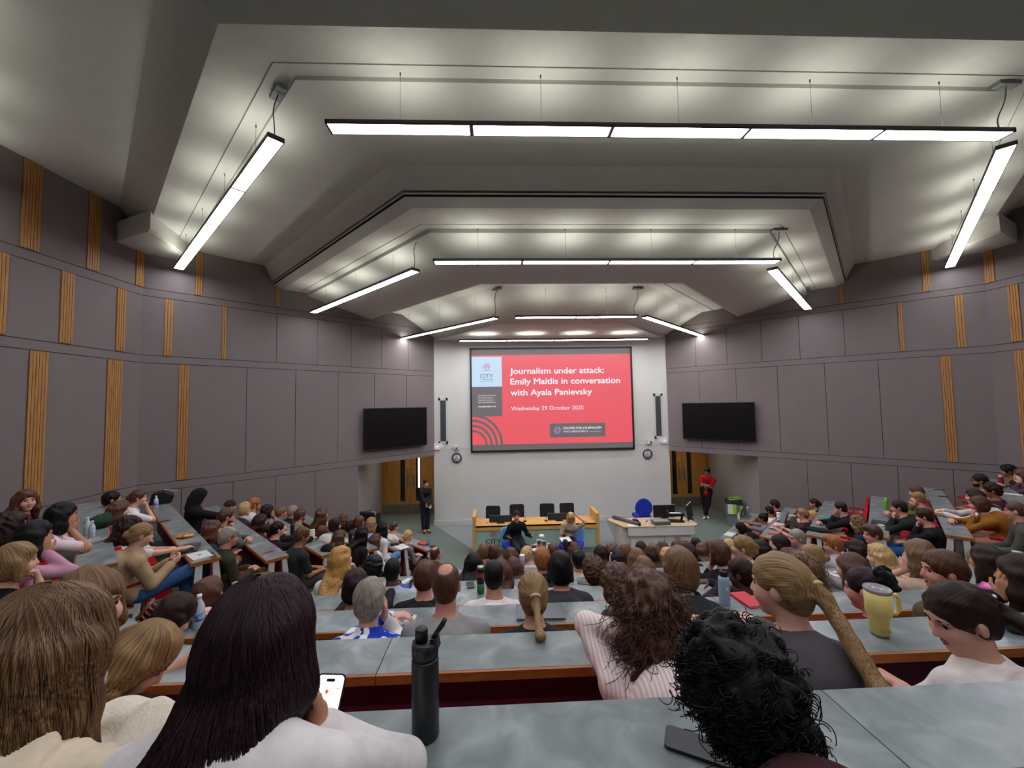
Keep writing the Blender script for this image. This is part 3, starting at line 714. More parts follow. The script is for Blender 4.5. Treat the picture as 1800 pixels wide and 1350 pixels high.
# --- tiered floor
ANG = R(44.5); DR = Vector((math.cos(ANG), math.sin(ANG), 0)); NRM = Vector((math.sin(ANG), math.cos(ANG), 0))  # along / ahead for the left block
CORN = {0: (-4.45, 2.25), 1: (-4.08, 3.17), 2: (-3.707, 4.05), 3: (-3.336, 4.944), 4: (-2.958, 5.756), 5: (-2.624, 6.689), 6: (-2.281, 7.644), 7: (-1.905, 8.475), 8: (-1.416, 9.231)}
def zd(n): return 3.098-.296*n
def yd(n): return 1.20+.885*n
def fl(n): return zd(n)-.73
def side_pt(sd, n, s, off, z):       # s along the row from the aisle corner to the wall, off behind the far edge of the desk
    c = CORN[n]; p = Vector((c[0], c[1], 0))+Vector((-DR.x, DR.y, 0))*s-NRM*off
    return Vector((p.x if sd < 0 else 2*XC-p.x, p.y, z))
mb = MB()
def tpoly(n, o=0.):
    y = yd(n)+o
    if n in CORN: c = CORN[n]
    else: c = (CORN[0][0]+.36*n, CORN[0][1]+.89*n)
    c = Vector((c[0], c[1], 0))+NRM*o
    a = XC-(c.x+(c.y-y)/DR.y*DR.x)
    L = 16
    return [Vector((XC-a-DR.x*L, y+DR.y*L, 0)), Vector((XC-a, y, 0)), Vector((XC+a, y, 0)), Vector((XC+a+DR.x*L, y+DR.y*L, 0))]
def setz(ps, z): return [Vector((p.x, p.y, z)) for p in ps]
prev = None
for n in range(-6, 8):
    P0, P1 = tpoly(n-1, .0), tpoly(n, .0); z = fl(n)
    a, b, c = setz(P0, z), setz(P1, z), setz(P1, fl(n+1))
    for i in range(3):
        mb.quad(a[i], a[i+1], b[i+1], b[i]); mb.quad(b[i], b[i+1], c[i+1], c[i])
P7 = setz(tpoly(7), 0.); far = [Vector((-14, 22, 0)), Vector((-3, 22, 0)), Vector((7, 22, 0)), Vector((18, 22, 0))]
for i in range(3): mb.quad(P7[i], P7[i+1], far[i+1], far[i])
struct(mb, 'floor', m_floor)
# --- slatted oak strips on the walls
def slat_strip(sd, kind, a0, a1, z0, z1, label):
    P = W2 if kind == 2 else W1
    mb = MB(); a0, a1 = min(a0, a1), max(a0, a1); w = a1-a0; n = max(2, round(w/.042)); pw = w/n
    def bx(u0, u1, o0, o1, mi):
        b = [P(sd, u0, z0, o0), P(sd, u1, z0, o0), P(sd, u1, z0, o1), P(sd, u0, z0, o1)]
        mb.hexa(b, [p+Vector((0, 0, z1-z0)) for p in b], mi)
    bx(a0, a1, .031, .036, 1)
    for i in range(n): bx(a0+pw*i+pw*.10, a0+pw*(i+1)-pw*.10, .036, .050, 0)
    o = mb.build('slat_panel', [m_slat, m_slatd]); fix_normals(o)
    tag(o, label, 'wall panel', 'slatted oak strips on the side walls'); return o
for sd, side in ((-1, 'left'), (1, 'right')):
    q = side+' wall'
    for kind, a0, a1, z0, z1, w in ((1, 6.18, 6.435, 6.52, 7.93, 'top row, nearest the camera'), (1, 7.16, 7.375, 6.52, 7.93, 'top row, second from the camera'), (1, 8.11, 8.285, 6.51, 7.23, 'top row, under the ceiling downstand'),
            (1, 5.84, 6.06, 5.13, 6.34, 'middle row, nearest the camera'), (1, 6.77, 6.98, 5.13, 6.34, 'middle row, second from the camera'), (1, 7.74, 7.92, 5.13, 6.34, 'middle row, just before the wall corner'),
            (1, 6.37, 6.63, 2.49, 4.94, 'tall bottom row, nearest the camera'), (1, 7.60, 7.89, 2.49, 4.94, 'tall bottom row, just before the wall corner'),
            (2, 6.22, 6.345, 6.52, 7.5, 'top row, beyond the wall corner'), (2, 4.68, 4.755, 6.52, 7.5, 'top row, narrow one beside the ceiling beam'), (2, 6.70, 6.84, 5.12, 6.335, 'middle row, just beyond the wall corner'),
            (2, 5.76, 5.84, 5.12, 6.335, 'middle row, narrow one nearest the front'), (2, 6.41, 6.58, 2.475, 4.94, 'tall bottom row, nearest the front')):
        slat_strip(sd, kind, a0, a1, z0, z1, 'vertical slatted oak strip on the %s, %s' % (q, w))
# --- pendant lights
m_lamp = emis('lamp_diffuser', 'F4F6FF', 12., 'FFFFFF'); m_lampf = emis('lamp_diffuser_front', 'F6F7FC', 19., 'FFFFFF'); m_up = emis('lamp_uplight', 'F8FAEE', 8., 'FFFFFF')
m_fix = mat('luminaire_grey', '4A4644', .45, .04, metal=.3); m_wire = mat('steel_wire', '6A6864', .4, .03, metal=.6)
m_cable = mat('cable_grey', '5A5350', .6, .03)
UPS = 1.0
def light(p0, p1, n, zc, label, box_end=0, group='pendant strip lights'):
    p0, p1 = Vector(p0), Vector(p1); d = (p1-p0); Lt = d.length; e = d/Lt; s = Vector((-e.y, e.x, 0)); ang = math.atan2(e.y, e.x)
    root = empty('pendant_light', (p0+p1)/2, ang, label, 'ceiling light', group)
    w, hgt = .085, .05
    mb = MB(); x0, x1 = -Lt/2, Lt/2
    mb.box((x0, -w, 0), (x1, -w+.008, hgt)); mb.box((x0, w-.008, 0), (x1, w, hgt)); mb.box((x0, -w, 0), (x0+.02, w, hgt)); mb.box((x1-.02, -w, 0), (x1, w, hgt))
    mb.box((x0, -w, .010), (x1, w, .016)); seg = Lt/n
    for i in range(1, n): mb.box((x0+seg*i-.013, -w, -.002), (x0+seg*i+.013, w, .012))
    mb.build('housing', m_fix, root)
    for i in range(n):
        a, b = x0+seg*i+.024, x0+seg*(i+1)-.024
        t = MB(); t.box((a, -w+.010, .003), (b, w-.010, .009)); t.build('diffuser', m_lampf if (p0.y+p1.y)/2 > 9 else m_lamp, root)
        t = MB(); t.box((a+seg*.27, -w+.025, .0165), (b-seg*.27, w-.025, .032)); t.build('uplight_tube', m_up, root)
        t = MB(); c = (a+b)/2; zt = zc-p0.z
        t.tube([(c, 0, hgt+.10), (c, 0, zt)], .0022, 5); t.tube([(c-.035, 0, hgt-.02), (c, 0, hgt+.10), (c+.035, 0, hgt-.02)], .0022, 5); t.tube([(c, 0, zt-.03), (c, 0, zt)], .008, 6)
        t.build('suspension_wire', m_wire, root)
    if box_end:
        x = (x1-.06 if box_end > 0 else x0+.06); k = 1 if box_end > 0 else -1
        t = MB(); t.box((x-.05+k*.10, -.055, zt-.05), (x+.05+k*.10, .055, zt), mi=0)
        t.box((x-.13+k*.1, -.05, zt-.045), (x+.13+k*.1, .05, zt-.002)); t.build('ceiling_rose', mat('ceiling_rose_grey', '77787A', .5, .04), root)
        t = MB(); pts = []
        for i in range(13):
            u = i/12; pts.append((x+k*.1*(1-u)+.05*math.sin(u*PI*2)*.6, .03*math.sin(u*PI), zt-.05+(hgt-zt+.05)*u))
        t.tube(pts, .007, 6); t.build('power_cable', m_cable, root)
    return root
c45 = Vector((math.cos(R(44)), math.sin(R(44)), 0))
light((XC-3.62, 4.08, 6.915), (XC+3.94, 4.08, 6.915), 5, 7.55, 'longest pendant strip light, five panels, across the near ceiling bay', 1)
light((XC-2.92, 6.62, 6.40), (XC+3.12, 6.62, 6.40), 4, 7.0, 'four-panel pendant strip light across the middle ceiling bay', 1)
light((XC-1.40, 9.58, 6.10), (XC+1.65, 9.58, 6.10), 2, 6.85, 'two-panel pendant strip light across the front ceiling bay', 1)
light((XC-3.04, 12.38, 5.985), (XC+3.02, 12.38, 5.985), 4, 6.23, 'four-panel pendant strip light close to the screen wall')
def sidelight(sd, a, L, n, z, zc, lab, be):
    a = Vector((a[0], a[1], z)); b = a+Vector((-c45.x, c45.y, 0))*L
    if sd > 0: a.x, b.x = 2*XC-a.x, 2*XC-b.x
    light(a, b, n, zc, lab, be)
for sd, nm, be in ((-1, 'left', -1), (1, 'right', 1)):
    sidelight(sd, (-2.42, 4.34), 6.05, 4, 6.975, 7.52, 'long angled pendant strip light in the near ceiling bay on the %s' % nm, be)
    sidelight(sd, (-1.42, 7.02), 4.55, 3, 6.40, 7.0, 'angled pendant strip light in the middle ceiling bay on the %s' % nm, be)
    sidelight(sd, (.02, 9.62), 4.5, 3, 6.10, 6.85, 'angled pendant strip light in the front ceiling bay on the %s' % nm, be)
light((XC-4.5, 1.0, 7.38), (XC+4.5, 1.0, 7.38), 6, 7.93, 'six-panel pendant strip light over the back rows')
for sd, nm in ((-1, 'left'), (1, 'right')):
    sidelight(sd, (-3.75, 2.05), 5.6, 4, 7.38, 7.93, 'angled pendant strip light over the back rows on the %s' % nm, 0)
light((XC-4.5, -2.2, 7.38), (XC+4.5, -2.2, 7.38), 6, 7.93, 'six-panel pendant strip light behind the back rows')
# --- fixings on the front wall
mb = MB(); root = empty('projection_screen', (XC+.0, YF, 0), 0, 'large framed projection screen showing a red title slide', 'screen')
SX0, SX1, SZ0, SZ1 = -.885-XC, 4.66-XC, 2.385, 5.89
fr = MB(); t = .055
for (a, b, c, d) in ((SX0, SZ0, SX1, SZ0+t), (SX0, SZ1-t, SX1, SZ1), (SX0, SZ0, SX0+t, SZ1), (SX1-t, SZ0, SX1, SZ1)): fr.box((a, -.07, b), (c, -.005, d))
fr.build('screen_frame', mat('screen_frame_black', '16131A', .5), root)
def smat(n, c, e=1.0): return emis('slide_'+n, c, e*.46, '2A2A2A')
def sl(x0, z0, x1, z1, y, name, m):   # slide rectangle in 0..1 slide units (z down)
    b = MB(); X = lambda u: SX0+t+(SX1-SX0-2*t)*u; Z = lambda v: SZ1-t-(SZ1-SZ0-2*t)*v
    b.box((X(x0), y-.002, Z(z1)), (X(x1), y, Z(z0))); return b.build(name, m, root)
XX = lambda u: SX0+t+(SX1-SX0-2*t)*u
ZZ = lambda v: SZ1-t-(SZ1-SZ0-2*t)*v
sl(0, 0, 1, 1, -.030, 'screen_surface', smat('letterbox', '878083', .55))
red = smat('red', 'EE5863'); gry = smat('grey', '857C80', .62); pale = smat('paleblue', 'C6E2FA'); wht = smat('white', 'F3F1FA', 1.05)
sl(.0, .057, 1, .945, -.033, 'slide_background', red)
sl(.0, .072, .187, .372, -.036, 'logo_tile', pale); sl(.0, .372, .187, .665, -.036, 'motto_tile', gry)
MT = Matrix.Rotation(PI/2, 4, 'X')
def tx(body, u, v, size, m, name='lettering', bold=.0, width=None, ext=.001, align='LEFT', y=-.0385, spacing=1.):
    w = width*(SX1-SX0-2*t) if width else None
    return text_mesh(body, size, (0, 0, 0), Matrix.Translation((XX(u), y, ZZ(v))) @ MT, m, root, name, bold, align, ext, w, spacing)
tx('Journalism under attack:', .238, .247, .285, wht, 'title_line', .006, .592); tx('Emily Maitlis in conversation', .240, .352, .285, wht, 'title_line', .006, .690); tx('with Ayala Panievsky', .240, .462, .285, wht, 'title_line', .006, .510)
tx('Wednesday 29 October 2025', .241, .611, .19, wht, 'date_line', .0, .453)
dk = smat('darkblue', '4D5C78', .7)
tx('CITY', .052, .283, .19, dk, 'logo_lettering', 0, .080); tx("ST GEORGE'S", .053, .305, .06, dk, 'logo_lettering', 0, .079); tx('UNIVERSITY OF LONDON', .053, .322, .035, dk, 'logo_lettering', 0, .079)
cr = smat('crest', 'D95A62', .9)
def crest(X0, Z0, s, y, parent, mR, mD, name='crest', M=None):
    b = MB(); M = M or Matrix()
    def bx(x0, z0, x1, z1, mi=0): b.box((X0+x0*s, y-.002, Z0+z0*s), (X0+x1*s, y, Z0+z1*s), mi=mi)
    b2 = [(-.30, .10), (-.30, -.10), (-.16, -.34), (0, -.46), (.16, -.34), (.30, -.10), (.30, .10)]
    k = len(b2)
    for i in range(k):
        a, c = b2[i], b2[(i+1) % k]; dx, dz = c[0]-a[0], c[1]-a[1]; l = math.hypot(dx, dz); nx, nz = -dz/l*.025, dx/l*.025
        b.hexa([(X0+(a[0]-nx)*s, y, Z0+(a[1]-nz)*s), (X0+(c[0]-nx)*s, y, Z0+(c[1]-nz)*s), (X0+(c[0]+nx)*s, y, Z0+(c[1]+nz)*s), (X0+(a[0]+nx)*s, y, Z0+(a[1]+nz)*s)],
               [(X0+(a[0]-nx)*s, y-.002, Z0+(a[1]-nz)*s), (X0+(c[0]-nx)*s, y-.002, Z0+(c[1]-nz)*s), (X0+(c[0]+nx)*s, y-.002, Z0+(c[1]+nz)*s), (X0+(a[0]+nx)*s, y-.002, Z0+(a[1]+nz)*s)])
    bx(-.025, -.40, .025, .10); bx(-.28, -.07, .28, -.02); bx(-.5, -.44, -.22, -.40); bx(.22, -.44, .5, -.40)
    for a in (-70, -45, -22, 0, 22, 45, 70):
        c, s_ = math.cos(R(a)), math.sin(R(a)); r0, r1 = .14, (.40 if a % 45 == 0 else .30)
        p, q = (s_*r0, .12+c*r0), (s_*r1, .12+c*r1); nx, nz = c*.028, -s_*.028
        b.hexa([(X0+(p[0]-nx)*s, y, Z0+(p[1]-nz)*s), (X0+(q[0]-nx)*s, y, Z0+(q[1]-nz)*s), (X0+(q[0]+nx)*s, y, Z0+(q[1]+nz)*s), (X0+(p[0]+nx)*s, y, Z0+(p[1]+nz)*s)],
               [(X0+(p[0]-nx)*s, y-.002, Z0+(p[1]-nz)*s), (X0+(q[0]-nx)*s, y-.002, Z0+(q[1]-nz)*s), (X0+(q[0]+nx)*s, y-.002, Z0+(q[1]+nz)*s), (X0+(p[0]+nx)*s, y-.002, Z0+(p[1]+nz)*s)])
    bx(-.03, .52, .03, .62, 1); bx(-.33, .40, -.27, .48, 1); bx(.27, .40, .33, .48, 1); bx(-.42, -.15, -.36, .30); bx(.36, -.15, .42, .30)
    o = b.build(name, [mR, mD], parent); fix_normals(o); return o
crest(XX(.0925), ZZ(.178), .27, -.0375, root, cr, dk)
sl(.037, .457, .150, .460, -.0385, 'rule_line', wht)
for i, s_ in enumerate(('The University of', 'business, practice', 'and the professions')): tx(s_, .038, .487+.0225*i, .068, wht, 'motto_lettering', 0, (.091, .096, .107)[i])
tx('citystgeorges.ac.uk', .038, .573, .07, wht, 'web_address', .0015, .112)
b = MB()          # quarter rings in the lower left corner
cx, cz = XX(0), ZZ(.945); sc_ = (SX1-SX0-2*t)
for r0, r1 in ((.079, .093), (.110, .125), (.142, .157), (.173, .189)):
    n = 20
    for i in range(n):
        a, c = R(90*i/n), R(90*(i+1)/n)
        p = [(cx+r*sc_*math.cos(q), cz+r*sc_*math.sin(q)) for r, q in ((r0, a), (r1, a), (r1, c), (r0, c))]
        b.hexa([(u, -.034, v) for u, v in p], [(u, -.0365, v) for u, v in p])
o = b.build('quarter_rings', gry, root); fix_normals(o)
sl(.480, .748, .829, .885, -.036, 'centre_badge', gry)
tx('CENTRE FOR JOURNALISM', .563, .806, .105, wht, 'badge_lettering', .001, .240); tx('AND DEMOCRACY', .565, .839, .085, wht, 'badge_lettering', 0, .155); sl(.728, .831, .800, .833, -.0385, 'rule_line', wht)
b = MB(); bx_, bz_ = XX(.528), ZZ(.815)
for i in range(8):
    a = R(45*i+10); rr = .12
    p = [(.035, -.015), (.10, -.03), (.145, .02), (.10, .03), (.05, .02)]
    pl = [(bx_+x*math.cos(a)-z*math.sin(a), bz_+x*math.sin(a)+z*math.cos(a)) for x, z in p]
    k = len(pl); b.add([(u, -.0375, v) for u, v in pl]+[(u, -.040, v) for u, v in pl], [tuple(range(k)), tuple(range(2*k-1, k-1, -1))]+[(j, (j+1) % k, k+(j+1) % k, k+j) for j in range(k)], mi=i//2 % 2)
o = b.build('badge_emblem', [smat('badge_red', 'E8707A'), smat('badge_blue', '5C8EDC')], root); fix_normals(o)
# wall clocks, cameras, column speakers, wireless boxes
def clock(x, z, label):
    r = empty('wall_clock', (x, YF, z), 0, label, 'clock', 'wall clocks'); M = Matrix.Rotation(PI/2, 4, 'X')
    a = MB(); a.lathe([(.135, 0), (.165, 0), (.168, .02), (.160, .045), (.140, .048), (.135, .03)], 32, M, cap=False); a.build('rim', mat('clock_rim', '2E2B30', .4), r)
    a = MB(); a.lathe([(0, .022), (.137, .022), (.137, .02)], 32, M); a.build('dial', mat('clock_dial', 'D5D6DC', .5, .01), r)
    a = MB()
    for i in range(12):
        q = R(30*i); a.box((-.004, -.026, .105), (.004, -.0225, .125), Matrix.Rotation(q, 4, 'Y'))
    a.build('hour_marks', m_black, r)
    for nm_, L, w, q in (('hour_hand', .07, .007, 7.95*30), ('minute_hand', .105, .005, 352)):
        a = MB(); a.box((-w, -.032, -.015), (w, -.028, L), Matrix.Rotation(R(q), 4, 'Y')); a.build(nm_, m_black, r)
clock(-1.36, 2.207, 'round wall clock with dark rim left of the screen'); clock(5.11, 2.202, 'round wall clock with dark rim right of the screen')
def ptz(x, z, yawd, label):
    r = empty('tracking_camera', (x, YF, z), 0, label, 'camera', 'white wall cameras above the clocks')
    a = MB(); a.box((-.07, -.15, .045), (.09, 0, .07)); a.box((-.07, -.02, -.05), (.05, 0, .07)); a.build('bracket', m_white, r)
    a = MB(); a.prism(rrect(.13, .12, .03), -.06, .035, Matrix.Translation((0, -.09, 0)) @ Matrix.Rotation(R(yawd), 4, 'Z')); a.build('camera_head', m_white, r)
    a = MB(); a.lathe([(.0, .0), (.028, 0), (.028, .02), (.018, .022), (0, .016)], 16, Matrix.Translation((.02, -.152, -.015)) @ Matrix.Rotation(PI/2, 4, 'X')); a.build('lens', m_black, r)
ptz(-1.38, 2.565, 10, 'white tracking camera above the left clock'); ptz(5.16, 2.62, 25, 'white tracking camera above the right clock')
for x, zt_, zb, lab in ((-1.805, 4.13, 2.77, 'recessed dark column speaker left of the screen'), (5.53, 4.17, 2.80, 'recessed dark column speaker right of the screen')):
    r = empty('column_speaker', (x, YF, zb), 0, lab, 'speaker', 'column speakers beside the screen'); hh = zt_-zb
    a = MB(); w = .155
    for b_ in (((-w, -.02, -.09), (-.095, 0, hh+.09)), ((.095, -.02, -.09), (w, 0, hh+.09)), ((-w, -.02, -.09), (w, 0, 0)), ((-w, -.02, hh), (w, 0, hh+.09))): a.box(*b_)
    a.build('surround', mat('speaker_surround', 'C2C2C4', .6, .02), r)
    a = MB(); a.box((-.095, -.012, 0), (.095, -.001, hh)); a.build('grille', mat('speaker_grille', '3B403F', .7, .15, 150), r)
for x, z, k, lab in ((-2.0, 2.60, 1, 'white square wireless box under the left column speaker'), (5.70, 2.66, -1, 'white square wireless box under the right column speaker')):
    r = empty('wireless_box', (x, YF, z), 0, lab, 'wireless box', 'white wireless boxes on the front wall')
    a = MB(); a.prism(rrect(.22, .22, .03), 0, .045, Matrix.Rotation(PI/2, 4, 'X')); a.build('case', m_white, r, bevel=.006)
    a = MB(); a.box((-.025, -.048, -.008), (-.008, -.0452, .008)); a.box((.012, -.048, -.008), (.029, -.0452, .008)); a.build('status_lights', emis('status_led', 'F2FFF0', 2.), r)
    a = MB(); a.box((k*.15-.035, -.03, -.05), (k*.15+.035, 0, .05)); a.box((k*.12-.03, -.012, -.012), (k*.12+.03, 0, .012)); a.build('socket_plate', m_white, r)
# televisions on the angled walls
for sd, s0, s1, z0, z1, lab in ((-1, .39, 2.515, 2.70, 3.925, 'large black flat television on the left wall'), (1, .525, 2.612, 2.735, 3.92, 'large black flat television on the right wall')):
    c = W2(sd, (s0+s1)/2, (z0+z1)/2, .03); r = empty('television', c, (PI/2-TH if sd < 0 else TH-PI/2), lab, 'television', 'black wall televisions'); w, hh = (s1-s0)/2, (z1-z0)/2
    a = MB(); a.box((-w, -.15, -hh), (w, -.095, hh)); a.build('bezel', m_black, r, bevel=.006)
    a = MB(); a.box((-w+.015, -.152, -hh+.03), (w-.015, -.150, hh-.015)); a.build('display', mat('tv_glass', '0A0A0D', .25, .02, spec=.5), r)
    a = MB(); a.box((-.5, -.095, -.3), (.5, -.004, .3)); a.build('wall_bracket', m_black, r)
# doors
def door(n, sd, lab):
    r = empty('door_%d' % n, (XC+sd*5.10, 14.86, 0), 0); r['kind'] = 'structure'
    fr = MB()
    for (a, b) in ((-1.09, -1.03), (1.03, 1.09)): fr.box((a, -.12, 0), (b, 0, 2.45))
    fr.box((-1.09, -.12, 2.39), (1.09, 0, 2.45)); fr.build('door_frame', m_door, r)
    for k in (-1, 1):
        a = MB(); x0, x1 = sorted((k*.004, k*1.02)); g0, g1 = sorted((k*.20, k*.37)); z0, z1 = .48, 2.15
        for q in ((x0, g0, .0, 2.38), (g1, x1, .0, 2.38), (g0, g1, .0, z0), (g0, g1, z1, 2.38)): a.box((q[0], -.085, q[2]), (q[1], -.04, q[3]))
        lf = a.build('door_leaf', m_door, r)
        lit = (sd < 0 and k > 0)
        a = MB(); a.box((g0, -.068, z0), (g1, -.060, z1)); a.build('glass_strip', mat('door_glass', '17120F', .12, .05, spec=.6), lf)
        if lit:
            a = MB(); a.box((g0+.075, -.073, .95), (g1-.03, -.070, z1)); a.build('corridor_light', emis('corridor_light', 'F6E4DC', .9), lf)
        a = MB(); a.box((x0+.02, -.090, .02), (x1-.02, -.0855, .36)); a.build('kick_plate', m_steel, lf)
        a = MB(); a.box((k*.10-.04, -.090, .98), (k*.10+.04, -.0855, 1.45)); a.build('push_plate', m_steel, lf)
        a = MB(); a.lathe([(0, 0), (.028, 0), (.028, .008), (0, .01)], 14, Matrix.Translation((k*.10, -.0855, 1.62)) @ Matrix.Rotation(PI/2, 4, 'X')); a.build('lock_cover', mat('lock_brass', '6A4526', .4, metal=.4), lf)
door(1, -1, 'left'); door(2, 1, 'right')
for sd, nm in ((-1, 'left'), (1, 'right')):
    x = XC+sd*5.10
    r = empty('exit_sign', (x+(.02 if sd < 0 else -.25), 14.74, 2.46), 0, 'hanging exit sign above the %s double doors' % nm, 'exit sign', 'exit signs above the doors')
    a = MB(); a.box((-.20, -.02, -.13), (.20, .02, .0)); a.build('sign_box', emis('exit_green' if sd < 0 else 'exit_off', '2F9A86' if sd < 0 else '8C8F80', .55 if sd < 0 else .12), r)
    a = MB(); a.box((.08, -.022, -.115), (.18, -.0205, -.012)); a.box((-.15, -.022, -.08), (-.09, -.0205, -.06)); a.box((-.12, -.022, -.11), (-.10, -.0205, -.03)); a.box((-.05, -.022, -.075), (.0, -.0205, -.06)); a.build('running_figure_mark', emis('exit_white', 'E6F4FF', .9) if sd < 0 else m_white, r)
for sd, nm in ((-1, 'left'), (1, 'right')):  # unseen glowing panels put in behind the lintels to brighten the door recesses
    r = empty('added_fill_light', (XC+sd*5.0, 13.6, 2.6), 0, 'unseen square fill light added to brighten the %s door recess' % nm, 'ceiling light', 'fill lights added for the door recesses')
    a = MB(); a.box((-.32, -.32, -.03), (.32, .32, 0)); a.build('frame', m_white, r); a = MB(); a.box((-.29, -.29, -.034), (.29, .29, -.0305)); a.build('diffuser', emis('recess_fill_glow', 'FFF2E0', 5., 'FFFFFF'), r)
# notices on the recess side walls
def notice(sd, y, z, w, h, cols, label, blue=True):
    a = W2(sd, 2.6, 0, -.12); b = Vector((XC+sd*6.14, 14.8, 0)); e = (b-a).normalized(); u = (y-a.y)/e.y; p = a+e*u
    r = empty('safety_notice', (p.x, p.y, z), math.atan2(e.y, e.x), label, 'notice', 'safety notices by the doors')
    k = sd; a_ = MB(); a_.box((-w/2, min(0, k*.006), -h/2), (w/2, max(0, k*.006), h/2)); 
    a_ = MB(); lo, hi = sorted((k*-.004, k*-.012)); a_.box((-w/2, lo, -h/2), (w/2, hi, h/2)); a_.build('board', mat('notice_'+cols[0], cols[0], .5), r)
    lo, hi = sorted((k*-.012, k*-.015))
    for i, c in enumerate(cols[1:]):
        a_ = MB(); z1 = h/2-h*(i+.15)/len(cols[1:]); a_.box((-w*.42, lo, z1-h*.7/len(cols[1:])), (w*.42, hi, z1)); a_.build('printed_field', mat('notice_'+c, c, .5), r)
notice(-1, 12.55, 1.42, .16, .62, ('B9BCC8', '8A2A30', '8A2A30', '1E2A55'), 'red and blue safety notice by the left doors, nearer one')
notice(-1, 13.05, 1.45, .16, .62, ('C4C8D4', '3A4A8A', 'B04048', '8A93B0'), 'pale blue and red safety notice by the left doors, farther one')
notice(1, 12.75, 1.62, .20, .28, ('C8C4C4', 'B8A8A8'), 'tilted white paper notice on the right recess wall')
notice(1, 12.45, 1.50, .20, .36, ('C42432', 'D8A0A0', '9A1A28'), 'red safety notice on the right recess wall')
notice(1, 12.45, 1.14, .16, .24, ('10131F', '26408A'), 'dark blue square notice under the red notice')
for i, (y, c) in enumerate(((13.3, '7A2A2E'), (12.95, '6A4A38'))): notice(1, y, 1.14, .10, .10, (c, c), ('small red call point on the right recess wall', 'small brown switch plate on the right recess wall')[i])
# ---------------------------------------------------------------- desks and seats
m_desk = ramp_mat('desk_laminate', [(.30, '5F6769'), (.5, '777E7F'), (.70, '949A98')], 6.5, 7, .32, (1, 1, 1), .6, .45)
m_edge = ramp_mat('desk_edge_wood', [(.3, '8A4E20'), (.7, 'A6652E')], 7, 4, .45, (1, 6, 6), .4)
m_burg = mat('modesty_panel_burgundy', '6A1834', .6, .1, 5)
ORD = ['nearest', 'second', 'third', 'fourth', 'fifth', 'sixth', 'seventh', 'eighth', 'front']
DW = .275
def desk(p0, p1, rz, n, label, group, endL=False, endR=False, legs=None, front=False):
    # p0,p1: ends of the far edge at floor level; local +y is ahead
    c = (p0+p1)/2; L = (p1-p0).length; zt = .73
    r = empty('lecture_desk', (c.x, c.y, fl(n)), rz, label, 'desk', group); h = L/2
    a = MB(); a.box((-h, -DW+.006, zt-.026), (h, 0, zt)); a.build('worktop', m_desk, r)
    a = MB(); a.box((-h, -DW-.010, zt-.040), (h, -DW+.006, zt-.001))
    if endL: a.box((-h-.014, -DW-.010, zt-.040), (-h, .0, zt-.001))
    if endR: a.box((h, -DW-.010, zt-.040), (h+.014, .0, zt-.001))
    a.build('edge_strip', m_edge, r)
    a = MB(); a.box((-h, -.095, .10 if not front else 0), (h, -.075, zt-.027)); a.build('modesty_panel', m_burg if not front else m_burg, r)
    for x in (legs if legs is not None else (-h+.03, h-.03)):
        k = .022; a = MB()
        if endL or endR:
            a.hexa([(x-k, .03, -.296), (x+k, .03, -.296), (x+k, .09, -.296), (x-k, .09, -.296)], [(x-k, -.09, zt-.03), (x+k, -.09, zt-.03), (x+k, -.02, zt-.03), (x-k, -.02, zt-.03)])
            a.build('leg', m_whitemetal, r); a = MB()
            a.hexa([(x-k, -.27, 0), (x+k, -.27, 0), (x+k, -.20, 0), (x-k, -.20, 0)], [(x-k, -.24, zt-.03), (x+k, -.24, zt-.03), (x+k, -.17, zt-.03), (x-k, -.17, zt-.03)])
            a.build('leg', m_whitemetal, r)
        else:
            a.box((x-.014, -.075, 0), (x+.014, -.05, zt-.027)); a.box((x-.012, -.20, zt-.06), (x+.012, -.05, zt-.027))
            a.build('leg', mat('bracket_grey', '6E6468', .5, .03), r)
LE = [-3.25, -3.1, -2.8, -2.4, -2.1, -1.92, -.85, -.64, -.42]
SEAM = {0: [-.93, .972, 2.87, 4.77], 1: [-2.45, -.548, 1.35, 3.25, 5.15], 2: [-2.2, -.304, 1.6, 3.5, 5.4], 3: [-1.3, .6, 2.5, 4.4], 4: [-.9, 1.0, 2.9, 4.8], 5: [-.9, 1.007, 2.9, 4.7], 6: [1.0, 2.9], 7: [1.2, 3.0], 8: [1.3, 2.9]}
NAMES_C = {}
for n in range(9):
    xs = [LE[n]]+[x for x in SEAM[n] if LE[n]+.3 < x < 2*XC-LE[n]-.3]+[2*XC-LE[n]]
    for i, (a, b) in enumerate(zip(xs[:-1], xs[1:])):
        k = len(xs)-1; pos = 'left end section' if i == 0 else 'right end section' if i == k-1 else ('%s section from the left' % ['', 'second', 'third', 'fourth', 'fifth'][i])
        row = 'front centre row' if n == 8 else '%s centre row from the camera' % ORD[n] if n else 'centre row nearest the camera'
        desk(Vector((a+.002, yd(n), 0)), Vector((b-.002, yd(n), 0)), 0, n, 'grey mottled desk, %s, %s' % (row, pos), 'desks of the centre block', legs=[x-(a+b)/2 for x in (a+.05, (a+b)/2+.05)])
SLEN = {2: 3.85, 3: 4.7, 4: 4.3, 5: 3.72, 6: 3.5, 7: 3.1, 8: 2.9}
